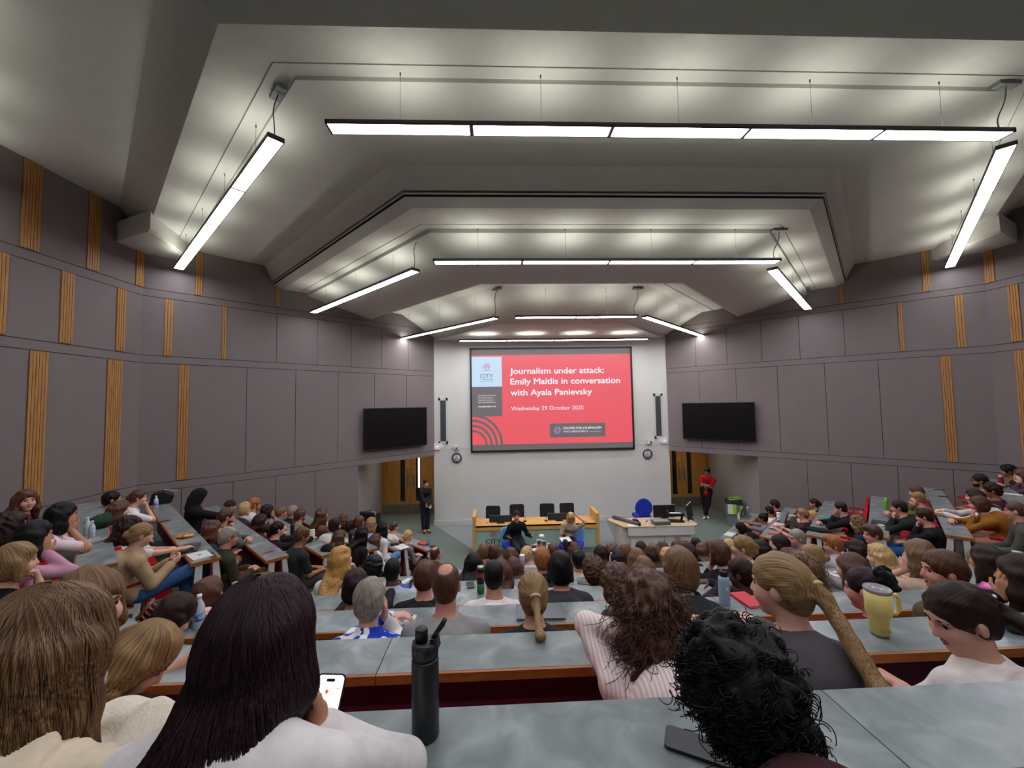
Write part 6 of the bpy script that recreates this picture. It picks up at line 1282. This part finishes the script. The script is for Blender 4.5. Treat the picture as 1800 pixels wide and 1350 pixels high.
def water_bottle(p, label, s=1., lab='3A5FB0', group=None):
    return bottle('water_bottle', p, [('body', [(0, 0), (.030*s, 0), (.033*s, .01*s), (.033*s, .13*s), (.030*s, .15*s), (.014*s, .185*s), (.013*s, .2*s)], mat('pet_plastic', 'BFCBD0', .12, .02)), ('label_band', [(.0335*s, .055*s), (.0338*s, .056*s), (.0338*s, .105*s), (.0335*s, .106*s)], ramp_mat('label_'+lab, [(.45, lab), (.6, 'B8C8E8')], 30)), ('cap', [(.0145*s, .197*s), (.0150*s, .22*s), (0, .221*s)], m_white)], label, 'bottle', group)
def tumbler(p, label, col, h=.2, r=.036, lid='1A1A1C', cat='tumbler', name='tumbler', taper=.8, group=None):
    return bottle(name, p, [('body', [(0, 0), (r*taper, 0), (r*taper, .004), (r, h*.35), (r, h*.92)], mat('tumbler_'+col, col, .4)), ('lid', [(r*1.02, h*.92), (r*1.03, h*.96), (r*.9, h), (0, h*1.005)], mat('lid_'+lid, lid, .4))], label, cat, group)
def steel_flask(p, label, col, h=.24, r=.036, cap='15151A', group=None):
    return bottle('drinks_bottle', p, [('body', [(0, 0), (r*.96, 0), (r, .006), (r, h*.76), (r*.92, h*.81), (r*.62, h*.86)], mat('flask_'+col, col, .4)), ('cap', [(r*.62, h*.855), (r*.66, h*.87), (r*.66, h), (0, h*1.002)], mat('lid_'+cap, cap, .4))], label, 'bottle', group)
o = empty('drinks_flask', (-0.203, 1.106, 3.0985), R(-8), 'matt black drinks flask with carry loop standing on the nearest desk', 'flask')
m_fl = mat('flask_matt_black', '15191C', .42, .06)
a = MB(); a.lathe([(0, 0), (.034, 0), (.036, .004), (.036, .196), (.0345, .203)], 36); a.build('body', m_fl, o)
a = MB(); a.lathe([(.0335, .203), (.0335, .209), (.0355, .211), (.0355, .237), (.033, .243), (.0, .244)], 36); lid = a.build('lid', m_fl, o)
a = MB(); a.lathe([(.017, .240), (.017, .270), (.0165, .276), (.0135, .279), (0, .280)], 24, Matrix.Translation((-.010, 0, 0))); a.tube([(-.033, 0, .243), (-.01, -.034, .243), (.02, -.028, .243), (.034, 0, .243)], .003, 6); a.build('spout_cap', m_fl, lid)
a = MB(); a.hexa([(.018, -.012, .238), (.040, -.012, .232), (.040, .012, .232), (.018, .012, .238)], [(.016, -.012, .254), (.036, -.012, .258), (.036, .012, .258), (.016, .012, .254)]); a.tube([(.022, 0, .250), (.034, 0, .270), (.047, 0, .288), (.056, .0, .305)], [.007, .0065, .0075, .006], 10); a.build('carry_loop', m_fl, lid)
slab('phone', (0.499, 1.024, 3.0985), R(-118), .074, .158, .009, '2A2B2F', 'dark grey phone lying face down beside the black curly hair', 'phone', extra=camera_island('1C1C20'), r=.012)
o = empty('travel_mug', (1.890, 1.943, 2.8025), R(-12), 'large pale yellow insulated mug with handle on the second desk', 'mug')
my = mat('mug_yellow', 'D3C272', .45, .03); k = 1.06
a = MB(); a.lathe([(.034*k, .010), (.0355*k, .012), (.038*k, .085), (.040*k, .092), (.049*k, .108), (.052*k, .215)], 36); a.build('body', my, o)
a = MB(); a.lathe([(0, 0), (.033*k, 0), (.0335*k, .012)], 30); a.build('base_ring', m_steel, o)
a = MB(); a.lathe([(.052*k, .213), (.0535*k, .218), (.0535*k, .228), (.049*k, .232), (.047*k, .224), (0, .224)], 36); a.build('lid', mat('lid_smoke', '8E8C92', .12, .05), o)
a = MB(); a.tube([(.051*k, 0, .195), (.075*k, 0, .200), (.086*k, 0, .180), (.084*k, 0, .125), (.070*k, 0, .108), (.046*k, 0, .110)], .010, 10); a.build('handle', my, o)
a = MB(); a.box((-.022, -.0425, .034), (.022, -.0395, .046)); a.build('maker_mark', mat('mark_dull', 'A6984E', .5), o)
slab('notebook', (1.817, 2.894, 2.5065), 0.092, 0.126, 0.212, .016, 'C42A36', 'red hardback notebook on the third desk beside the pale blue bottle', 'notebook', rough=.6)
o = bottle('drinks_bottle', (1.634, 2.868, 2.5065), [('body', [(0, 0), (.036, 0), (.038, .006), (.038, .17), (.034, .188), (.022, .196)], mat('bottle_pale_blue', '93AFC0', .45)), ('cap', [(.022, .195), (.027, .197), (.028, .228), (.022, .236), (0, .237)], m_black)], 'pale blue steel bottle with black lid on the third desk', 'bottle')
a = MB(); a.tube([(-.026, 0, .222), (0, -.004, .247), (.026, 0, .222)], .006, 8); a.build('lid_loop', m_black, o); a = MB(); a.box((-.008, -.0395, .11), (.008, -.0378, .13)); a.build('emblem', m_white, o)
slab('phone', (-0.617, 2.798, 2.5065), -0.127, 0.064, 0.125, .008, 'C9CFC8', 'white phone lying face down left of the balding man', 'phone', extra=camera_island('A8AEA8'), r=.012)
slab('laptop', (0.284, 2.834, 2.5065), -0.025, 0.332, 0.196, .016, '63676A', 'closed dark grey laptop in front of the low blond ponytail', 'laptop', extra=laptop_base)
water_bottle((-2.029, 2.806, 2.5065), 'clear plastic water bottle with blue label on the third desk, left side', 1.0)
steel_flask((-2.294, 3.585, 2.2105), 'dark grey steel bottle with silver cap beside the long dark hair', '3A3638', .26, .036, 'A8A8A4')
slab('book', (-1.060, 4.619, 1.9145), -0.074, 0.134, 0.112, .014, '2B3A8E', 'blue book in front of the shaven man in pale blue', 'book')
slab('phone', (-1.095, 4.779, 1.9145), -0.554, .075, .15, .009, 'C4CCDA', 'white phone with dark edge near the blue book', 'phone', r=.012)
slab('paper_sheet', (-1.176, 4.785, 1.9145), R(30), .12, .16, .004, '7E8A3E', 'olive green leaflet beside the shaven man', 'paper')
slab('paper_sheet', (-1.017, 3.765, 2.2105), 0.265, 0.080, 0.134, .003, 'DDDCE0', 'white sheet of paper right of the grey short hair', 'paper', r=.002)
slab('phone', (-0.330, 4.619, 1.9145), R(8), .085, .15, .010, '17171A', 'black phone on the desk between the balding man and the white t-shirt', 'phone', r=.012)
bottle('drinks_can', (-0.176, 3.798, 2.2105), [('body', [(0, 0), (.030, 0), (.034, .01), (.034, .09)], mat('can_green', '1E6A34', .4)), ('upper_body', [(.034, .09), (.034, .22), (.030, .235)], mat('can_dark', '101A16', .35)), ('rim', [(.030, .235), (.031, .245), (0, .246)], mat('can_rim', 'B8BDB2', .3, metal=.6)), ('emblem_band', [(.0345, .15), (.0348, .151), (.0348, .19), (.0345, .191)], mat('can_red', '8E2430', .4))], 'tall dark green and black can left of the white t-shirt man', 'can')
bottle('travel_cup', (0.837, 4.691, 1.9145), [('body', [(0, 0), (.036, 0), (.040, .10)], m_black), ('band', [(.0405, .10), (.0415, .10), (.0415, .112), (.0405, .112)], mat('band_cream', 'B8AFA0', .5)), ('lid', [(.040, .112), (.041, .16), (.030, .165), (.028, .19), (0, .191)], m_black)], 'black travel cup with pale band right of the black shaggy hair', 'cup')
tumbler((0.374, 6.483, 1.3225), 'lilac tumbler with white patterned lid in the front centre rows', '9A8AB8', .215, .043, 'E4E2E6', taper=.75)
steel_flask((1.804, 6.348, 1.3225), 'slim white bottle with silver cap in front of the dark purple hair', 'DAD6DC', .25, .036, 'B8B8BC')
slab('phone', (0.973, 4.578, 1.9145), R(75), .075, .15, .009, '3A4048', 'dark phone beside the curly brown head in the fifth centre row', 'phone', r=.012)
slab('laptop', (-4.604, 4.681, 2.5065), 0.975, 0.208, 0.231, .016, 'A9AAAA', 'closed silver laptop on the topmost left desk', 'laptop', metal=.5, extra=lambda o, w, l, t: (laptop_base(o, w, l, t), logo_mark('D8D8DA')(o, w, l, t)))
water_bottle((-4.876, 4.932, 2.5065), 'clear water bottle on the topmost left desk, left one of the pair', .95, 'A8B8C0')
water_bottle((-4.712, 4.819, 2.5065), 'clear water bottle on the topmost left desk, right one of the pair', .9, 'A8B8C0')
o = empty('soft_bag', (-5.039, 5.226, 2.5065), R(30), 'dark green fabric bag on the topmost left desk', 'bag'); V = Vol((-.2, -.2, 0), (.2, .2, .25), .012); V.add(el((0, 0, .07), (.14, .11, .085)), .02); V.add(el((.04, .03, .13), (.08, .06, .05)), .03); V.noise(.01, 30, 3); V.plane((0, 0, .003), (0, 0, -1)); v, f = V.mesh(); np_obj('fabric', v, f, cloth_m('22382C'), o)
slab('pen_case', (-3.914, 3.893, 2.5065), R(-48), .035, .20, .012, '2A2024', 'dark slim pen case at the near end of the topmost left desk', 'case')
o = empty('snack_packet', (-4.330, 5.694, 2.2105), R(25), 'red and orange snack packet on the second left desk', 'packet'); V = Vol((-.12, -.09, 0), (.12, .09, .07), .008); V.add(el((0, 0, .025), (.10, .065, .026)), 0); V.noise(.004, 70, 2); V.plane((0, 0, .002), (0, 0, -1)); v, f = V.mesh(); np_obj('packet_foil', v, f, ramp_mat('snack_print', [(.35, 'B8242E'), (.5, 'D8742E'), (.65, 'E8B85A')], 22, 3, .3), o)
slab('laptop', (-3.916, 5.245, 2.2105), 0.516, 0.172, 0.353, .018, '3E3C42', 'closed charcoal laptop on the second left desk', 'laptop', extra=laptop_base)
slab('laptop', (-3.606, 4.976, 2.2105), 0.869, 0.196, 0.294, .014, 'CFCFCE', 'closed white laptop with dark emblem at the end of the second left desk', 'laptop', extra=logo_mark('2A2A2C'))
slab('tablet_sleeve', (-3.468, 4.989, 2.2105), R(44), .06, .24, .006, '5A1C24', 'maroon sleeve beside the closed white laptop', 'sleeve')
slab('notebook', (-5.316, 6.523, 2.2105), R(-46), .05, .20, .008, '4A2026', 'slim maroon notebook on the second left desk', 'notebook')
water_bottle((-6.169, 7.428, 2.2105), 'clear water bottle at the far end of the second left desk', 1.0)
o = empty('soft_bag', (-6.338, 7.729, 2.2105), R(30), 'black bag at the far end of the second left desk', 'bag'); a = MB(); a.prism([(-.16, 0), (.16, 0), (.2, .16), (.05, .25), (-.12, .22)], -.06, .06, Matrix.Rotation(PI/2, 4, 'X')); a.build('fabric', m_black, o, bevel=.025); a = MB(); a.tube([(.18, 0, .14), (.24, 0, .22), (.05, 0, .26)], .006, 6); a.build('trim', m_white, o)
slab('paper_sheet', (-3.910, 6.414, 1.9145), R(40), .09, .09, .006, 'D2CEC4', 'small white note pad on the third left desk', 'paper', r=.002)
slab('pen', (-3.308, 5.847, 1.9145), R(-30), .014, .15, .010, 'B82A38', 'red pen at the end of the third left desk, left one', 'pen', group='red pens on the third left desk')
slab('pen', (-3.275, 5.887, 1.9145), R(-48), .014, .15, .010, 'C43A48', 'red pen at the end of the third left desk, right one', 'pen', group='red pens on the third left desk')
steel_flask((-3.796, 7.517, 1.6185), 'black steel bottle on the middle left desk', '121A1C', .25, .036, '121A1C')
slab('glasses_case', (-4.032, 7.731, 1.6185), R(10), .05, .14, .008, 'B8B0A8', 'pale pair of pens and paper on the middle left desk', 'stationery')
tumbler((-3.291, 7.202, 1.6185), 'cream tumbler at the aisle part of the middle left desk', 'D8D2B4', .20, .040, 'E2DCC0')
o = empty('baseball_cap', (-2.835, 6.731, 1.6185), R(-100), 'black baseball cap lying on the aisle end of the middle left desk', 'cap'); V = Vol((-.14, -.14, 0), (.14, .2, .14), .009); V.add(el((0, -.01, .0), (.085, .10, .095)), 0); V.add(el((0, .10, .012), (.085, .09, .012)), .02); V.plane((0, 0, .002), (0, 0, -1)); v, f = V.mesh(); np_obj('crown', v, f, cloth_m('16151A'), o)
steel_flask((-2.921, 8.005, 1.3225), 'dark purple bottle on the third left desk from the floor', '241A22', .22, .040, '1A1418')
slab('paper_sheet', (-3.026, 8.079, 1.3225), R(60), .16, .22, .003, 'C6C8B0', 'pale sheet of paper beside the dark purple bottle', 'paper', r=.002)
slab('paper_sheet', (-2.441, 8.792, 1.0265), R(40), .10, .14, .004, 'CBB9A4', 'beige note on the second left desk from the floor', 'paper', r=.002)
slab('wallet', (-2.208, 8.600, 1.0265), R(10), .18, .10, .035, '1C1718', 'black pouch on the white paper, second left desk from the floor', 'pouch', r=.02)
slab('paper_sheet', (-2.037, 8.485, 1.0265), R(43), .22, .30, .002, 'D8D8DA', 'white sheet of paper at the aisle end of the second left desk from the floor', 'paper', r=.002)
slab('pouch', (-1.779, 9.443, 0.7305), R(-30), .24, .13, .04, 'D2402C', 'bright red pouch on the front left desk', 'pouch', r=.04)
bottle('drinks_can', (-1.625, 9.393, 0.7305), [('body', [(0, 0), (.026, 0), (.031, .008), (.031, .11), (.026, .12)], mat('can_blue', '5A96A8', .35)), ('lid', [(.026, .12), (.024, .118), (0, .118)], m_steel)], 'pale blue drinks can on the front left desk', 'can')
slab('wallet', (-1.527, 9.275, 0.7305), R(-30), .09, .12, .02, '2A2A26', 'dark wallet at the aisle end of the front left desk', 'wallet')
slab('notebook', (5.606, 9.492, 0.7305), -0.838, 0.183, 0.326, .012, 'D8D4D0', 'white open notebook on the front right desk', 'notebook')
o = slab('laptop', (6.878, 10.835, 0.7305), R(48), .32, .22, .014, '55565A', 'dark open laptop on the far part of the front right desk', 'laptop', extra=laptop_base); a = MB(); a.prism(rrect(.32, .22, .01, cy=.11), -.004, .004, Matrix.Translation((0, .11, .014)) @ Matrix.Rotation(R(100), 4, 'X')); a.build('screen', mat('laptop_screen_back', '4A4B50', .4), o)
steel_flask((7.042, 10.987, 0.7305), 'grey steel bottle beside the open laptop on the front right desk', '7A8088', .24, .036, 'B8BABC')
water_bottle((6.534, 10.599, 0.7305), 'clear water bottle on the front right desk', .9, 'C4CCD0')
slab('paper_sheet', (6.607, 10.300, 0.7305), -1.603, 0.173, 0.293, .003, 'D6D4D6', 'white sheet of paper on the front right desk', 'paper', r=.002)
bottle('tumbler', (6.788, 9.412, 1.0265), [('body', [(0, 0), (.038, 0), (.042, .01), (.042, .19)], ramp_mat('cow_print', [(.47, '141414'), (.52, 'E4E0D8')], 26, 1)), ('lid', [(.043, .19), (.043, .215), (.02, .225), (0, .225)], m_white)], 'black and white blotched tumbler on the second right desk from the floor', 'tumbler')
slab('paper_sheet', (6.663, 9.243, 1.0265), R(-40), .20, .14, .004, 'D0CDCB', 'white sheet under the black and white blotched tumbler', 'paper', r=.002)
slab('pen', (6.301, 8.771, 1.0265), R(60), .02, .13, .012, 'C0455A', 'pink marker on the second right desk from the floor', 'pen')
slab('pencil_case', (6.032, 8.562, 1.0265), R(80), .06, .20, .03, 'D06A7A', 'pink pencil case near the aisle end of the second right desk from the floor', 'case')
o = slab('laptop', (6.981, 9.258, 1.0265), R(44), .33, .23, .014, '3A3338', 'open laptop seen from behind on the second right desk from the floor', 'laptop', extra=laptop_base); a = MB(); a.prism(rrect(.33, .23, .01, cy=.115), -.004, .004, Matrix.Translation((0, .115, .014)) @ Matrix.Rotation(R(105), 4, 'X')); a.build('screen', mat('laptop_screen_back', '4A4B50', .4), o)
slab('paper_sheet', (7.463, 9.883, 1.0265), R(50), .12, .18, .003, 'C8C8C8', 'white sheet at the far part of the second right desk from the floor', 'paper', r=.002)
slab('sticky_notes', (7.248, 8.573, 1.3225), R(45), .10, .07, .03, '58A88E', 'small teal box on the third right desk from the floor', 'box')
o = empty('soft_bag', (6.439, 7.787, 1.3225), R(-40), 'dark flat bag at the aisle end of the third right desk from the floor', 'bag'); V = Vol((-.25, -.15, 0), (.25, .15, .12), .011); V.add(el((0, 0, .03), (.21, .11, .04)), 0); V.noise(.008, 26, 4); V.plane((0, 0, .002), (0, 0, -1)); v, f = V.mesh(); np_obj('fabric', v, f, cloth_m('1C2622'), o)
steel_flask((8.238, 8.151, 1.6185), 'bright green bottle on the middle right desk', '5FAE22', .24, .036, '6FBE2E')
slab('laptop', (7.202, 7.286, 1.6185), R(44), .30, .21, .016, '3A3A40', 'closed dark laptop on the middle right desk', 'laptop', extra=laptop_base)
slab('mouse', (7.018, 7.061, 1.6185), R(30), .07, .10, .035, 'D4CEC6', 'small white pouch beside the closed dark laptop on the right', 'pouch', r=.03)
slab('phone', (9.825, 8.481, 1.9145), R(60), .075, .15, .01, '1B1A1E', 'dark phone on the upper right desk, farther one', 'phone', r=.012)
slab('phone', (9.226, 7.899, 1.9145), R(62), .075, .15, .01, '201E22', 'dark phone on the upper right desk, nearer one', 'phone', r=.012)
slab('phone', (7.488, 6.231, 1.9145), R(65), .075, .15, .01, '4A2A36', 'dark red phone near the aisle end of the upper right desk', 'phone', r=.012)
steel_flask((9.733, 7.317, 2.2105), 'dark red bottle on the topmost desk at the right', '7A1420', .24, .038, 'D0C8C4')
slab('paper_sheet', (9.252, 6.794, 2.2105), R(40), .15, .22, .003, 'D0D0D2', 'white sheet on the topmost desk at the right', 'paper', r=.002)
slab('laptop_sleeve', (3.767, 2.900, 2.5065), -1.036, 0.175, 0.169, .022, 'A62C86', 'bright pink laptop sleeve on the third desk at the right edge', 'sleeve', rough=.4, extra=lambda o, w, l, t: MB().prism(rrect(w*.38, l*.5, .02, cx=-w*.22, cy=l*.05), t, t+.001).build('pale_patch', mat('patch_pink', 'D87AA8', .4), o))
o = empty('charging_cable', (3.584, 2.906, 2.5065), R(-28), 'white folded cable left of the pink laptop sleeve', 'cable'); a = MB(); a.tube([(-.10, .02, .006), (-.03, .035, .012), (.03, -.01, .006), (.10, -.03, .006)], .006, 6); a.tube([(-.08, .0, .006), (.0, .02, .012), (.09, -.05, .006)], .006, 6); a.build('lead', m_white, o)
slab('glasses_case', (3.920, 3.551, 2.2105), R(-20), .14, .08, .03, '46504A', 'grey-green spectacle case left of the olive jacket', 'case', r=.03)
slab('paper_sheet', (3.905, 3.586, 2.2105), R(-40), .05, .11, .004, 'D2D6D2', 'white folded tissue beside the spectacle case', 'tissue', r=.01)
slab('phone', (4.023, 3.742, 2.2105), R(80), .08, .16, .012, '24262A', 'dark phone in front of the long light brown hair on the right', 'phone', r=.012)
slab('paper_sheet', (3.320, 3.962, 2.2105), -0.033, 0.145, 0.179, .003, 'D6CFCD', 'large white sheet of paper behind the magenta scrunchie', 'paper', r=.002)
slab('eraser', (3.415, 3.956, 2.2105), R(20), .05, .03, .012, 'D8D8D4', 'small white eraser beside the large white sheet', 'eraser')
bottle('plastic_cup', (5.489, 4.034, 2.2105), [('body', [(0, 0), (.030, 0), (.040, .12), (.041, .122)], mat('cup_clear', 'BFC4C2', .15, .03))], 'clear plastic cup at the right edge of the fourth desk', 'cup')
o = empty('drawstring_pouch', (2.586, 1.915, 2.8025), R(10), 'dark blue crumpled pouch on the second desk at the right edge', 'pouch'); V = Vol((-.1, -.08, 0), (.1, .08, .12), .007); V.add(el((0, 0, .04), (.07, .05, .045)), 0); V.noise(.007, 60, 6); V.plane((0, 0, .002), (0, 0, -1)); v, f = V.mesh(); np_obj('fabric', v, f, cloth_m('39424E'), o)
# ---------------------------------------------------------------- people at the front
tgt = (0, 0, 3.6)
sp = build_person('speaker in dark trouser suit with short dark hair gesturing with both hands', (.452, 9.90, 1.20), (.45, 10.0, 0), R(180+14), h=.0125, hair='short', hc='dbr', skin='r', top='jacket', tc='17171B', hy=-10, hp=2,
    arms=({'w': (-.30, .26, .72), 'd': (-.5, .6, .6), 'n': (.4, .1, 1), 'curl': .3}, {'w': (.26, .24, .74), 'd': (.4, .7, .3), 'n': (-.4, .1, 1), 'curl': .3}), legs=True, lc='2B2B2F', face=True, seed=200, sitz=.45, L=.2,
    joints={'L': ((-.10, .44, .50), (-.10, .50, .085), (-.11, .68, .04)), 'R': ((.10, .44, .50), (.09, .48, .085), (.10, .66, .04))})
sp2 = build_person('speaker in beige t-shirt with blond hair, head bowed and a hand at the head', (1.80, 9.86, 1.13), (1.74, 9.97, 0), R(180-10), h=.0125, hair='bob', hc='bl', skin='r', top='tee', tc='A9997E', hy=6, hp=22,
    arms=({'w': (.13, .02, .02), 'rel': 'head'} if False else {'w': (-.16, -.01, .03), 'rel': 'head', 'd': (.5, -.1, .6), 'n': (1, 0, 0), 'hint': (-1, .2, -.2), 'curl': .5}, {'w': (.12, .33, .60), 'd': (-.2, 1, -.5), 'n': (0, 0, -1)}), legs=True, lc='262427', face=True, seed=201, sitz=.45, ex=('glasses',),
    joints={'L': ((-.11, .45, .51), (-.12, .44, .085), (-.13, .61, .04)), 'R': ((.07, .47, .62), (-.06, .52, .22), (-.05, .66, .12))})
wo = build_person('woman in dark blazer standing by the left doors with hands clasped in front', (-2.27, 12.62, 1.53), (-2.29, 12.62, .0), R(180+38), h=.0125, hair='bun', hc='dbr', skin='r', top='jacket', tc='202126', hy=-6, hp=8,
    arms=({'w': (.0, .22, .93), 'd': (.6, .2, -.6), 'n': (0, -1, 0), 'curl': .6}, {'w': (.01, .24, .88), 'd': (-.6, .2, -.7), 'n': (0, -1, 0), 'curl': .6}), legs=True, lc='24242C', face=True, seed=202, stand=.93, shoe='7A5232', group=None,
    joints={'L': ((-.075, .04, .50), (-.06, .02, .085), (-.07, .18, .04)), 'R': ((.085, .02, .50), (.05, -.02, .085), (.07, .14, .04))})
ma = build_person('man in red t-shirt and black trousers leaning by the right doors with crossed ankles', (7.16, 13.28, 1.56), (7.10, 13.30, 0), R(180-30), h=.0125, hair='short', hc='blk', skin='t', top='tee', tc='B8151F', hy=-28, hp=12, sex='m',
    arms=({'w': (.02, .24, 1.16), 'd': (.7, .2, .1), 'n': (0, -1, 0), 'curl': .8}, {'w': (.0, .27, 1.13), 'd': (-.7, .25, .2), 'n': (0, -1, 0), 'curl': .8}), legs=True, lc='151518', face=True, seed=203, stand=.95, shoe='D8D6D2',
    joints={'L': ((-.05, .08, .50), (.07, .10, .085), (.10, .26, .04)), 'R': ((.085, .04, .50), (.02, -.02, .085), (-.04, .13, .04))})
def wp(o, v): return Vector(o.base)+Vector(o.Rb @ np.array(v))
for (dx, lab) in ((.0, 'handheld microphone with white ring held by the man in red, upper one'), (-.06, 'handheld microphone with white ring held by the man in red, lower one')):
    q = wp(ma, (.02+dx, .31, 1.16+dx*.5)); o = empty('handheld_microphone', q, 0, lab, 'microphone', 'microphones held by the man in red')
    a = MB(); a.lathe([(0, -.10), (.011, -.10), (.013, .06), (.014, .065)], 14); a.build('handle', mat('mic_silver', 'C9C9CB', .35), o); a = MB(); a.lathe([(.014, .065), (.024, .085), (.024, .105), (.012, .12), (0, .122)], 14); a.build('head', m_black, o)
q = wp(wo, (.02, .30, .82)); slab('remote_clicker', q, R(30), .035, .10, .015, 'C9C6C4', 'small white clicker in the hand of the woman by the left doors', 'remote')
q = wp(sp2, (.06, .30, .66)); o = empty('paper_sheet', q, R(195), 'white sheets of notes on the lap of the speaker in beige', 'paper'); a = MB(); a.box((-.13, -.10, 0), (.13, .10, .005), Matrix.Rotation(R(-14), 4, 'X')); a.build('sheet', m_white, o)
# phone in the long-haired person's hand
o = empty('phone', (-.458, 1.075, 3.195), 0, 'lit phone held up by the person with very long dark hair', 'phone'); M = Matrix.Rotation(R(9), 4, 'Y') @ Matrix.Rotation(R(58), 4, 'X') @ Matrix.Rotation(R(4), 4, 'Z')
a = MB(); a.prism(rrect(.076, .158, .013), -.0085, 0, M); a.build('case', mat('phone_case', '1B1A22', .35), o, bevel=.002)
a = MB(); a.prism(rrect(.068, .150, .010), 0, .0008, M); sc_ = a.build('display', emis('phone_screen', 'F3EAE0', .92), o)
a = MB(); a.prism(rrect(.022, .0065, .003, cy=.064), .0008, .0014, M); a.build('camera_cutout', m_black, sc_)
gr_ = emis('phone_grey', 'B9AFA6', .6); a = MB()
for y, w in ((.034, .034), (.004, .020), (-.016, .018), (-.034, .030)): a.box((-.022, y, .0008), (-.022+w, y+.0014, .0013), M)
a.box((.016, .046, .0008), (.030, .0475, .0013), M); a.build('text_lines', gr_, sc_); a = MB(); a.prism([(.0045*math.cos(t_)-.004, .0045*math.sin(t_)+.040) for t_ in np.linspace(0, 2*PI, 15)[:-1]], .0008, .0013, M); a.build('red_dot', emis('phone_red', 'D8503C', .8), sc_)
o = empty('fleece_bundle', (-.97, 1.06, 3.0985), 0, 'cream fluffy fleece bundled beside the long light brown hair', 'fleece')
V = Vol((-.2, -.2, -.02), (.22, .2, .32), .007); V.add(el((0, 0, .03), (.14, .12, .06)), 0); V.add(el((.04, .04, .075), (.10, .06, .04)), .03); V.add(el((-.05, .03, .085), (.06, .05, .04)), .03); V.noise(.012, 45, 8); V.plane((0, 0, .003), (0, 0, -1)); v, f = V.mesh(); np_obj('fabric', v, f, mat('fleece_cream', 'DDD2C0', .95, .04, 60, bump=.35, bscale=160), o)
# red folder and phone in the left block
slab('folder', (-4.22, 3.93, 2.345), R(-30), .22, .30, .012, 'B5382A', 'bright red folder on the lap of the black-haired person in pink', 'folder')
slab('phone', (-3.74, 4.80, 2.26), R(-40), .075, .15, .009, '6A3A3E', 'phone in the hands of the person in the camel coat', 'phone', r=.012)
# ---------------------------------------------------------------- world, camera
w = bpy.data.worlds.new('world'); bpy.context.scene.world = w; w.use_nodes = True
w.node_tree.nodes['Background'].inputs['Color'].default_value = (.02, .02, .022, 1); w.node_tree.nodes['Background'].inputs['Strength'].default_value = .2
f_, yaw_, pit_, rol_ = 689.957, -.0396, .0508, .0163
cy_, sy_ = math.cos(yaw_), math.sin(yaw_)
fw = Vector((-sy_*math.cos(pit_), cy_*math.cos(pit_), math.sin(pit_))); rt = Vector((cy_, sy_, 0)); up = rt.cross(fw)
r2 = rt*math.cos(rol_)-up*math.sin(rol_); u2 = rt*math.sin(rol_)+up*math.cos(rol_)
cam = bpy.data.cameras.new('camera'); co = bpy.data.objects.new('camera', cam); C.objects.link(co)
cam.sensor_width = 36; cam.sensor_fit = 'HORIZONTAL'; cam.lens = 36*f_/1800; cam.clip_start = .05; cam.clip_end = 100
M4 = Matrix((r2, u2, -fw)).transposed().to_4x4(); M4.translation = Vector((0, 0, 3.98)); co.matrix_world = M4
sc = bpy.context.scene; sc.camera = co
sc.view_settings.view_transform = 'Standard'; sc.view_settings.look = 'None'; sc.view_settings.gamma = 1; sc.view_settings.use_curve_mapping = False
sc.view_settings.exposure = 1.0
sc.cycles.max_bounces = 7; sc.cycles.diffuse_bounces = 5; sc.cycles.glossy_bounces = 3; sc.cycles.transmission_bounces = 6; sc.cycles.caustics_reflective = False; sc.cycles.caustics_refractive = False
sc.cycles.sample_clamp_indirect = 4.
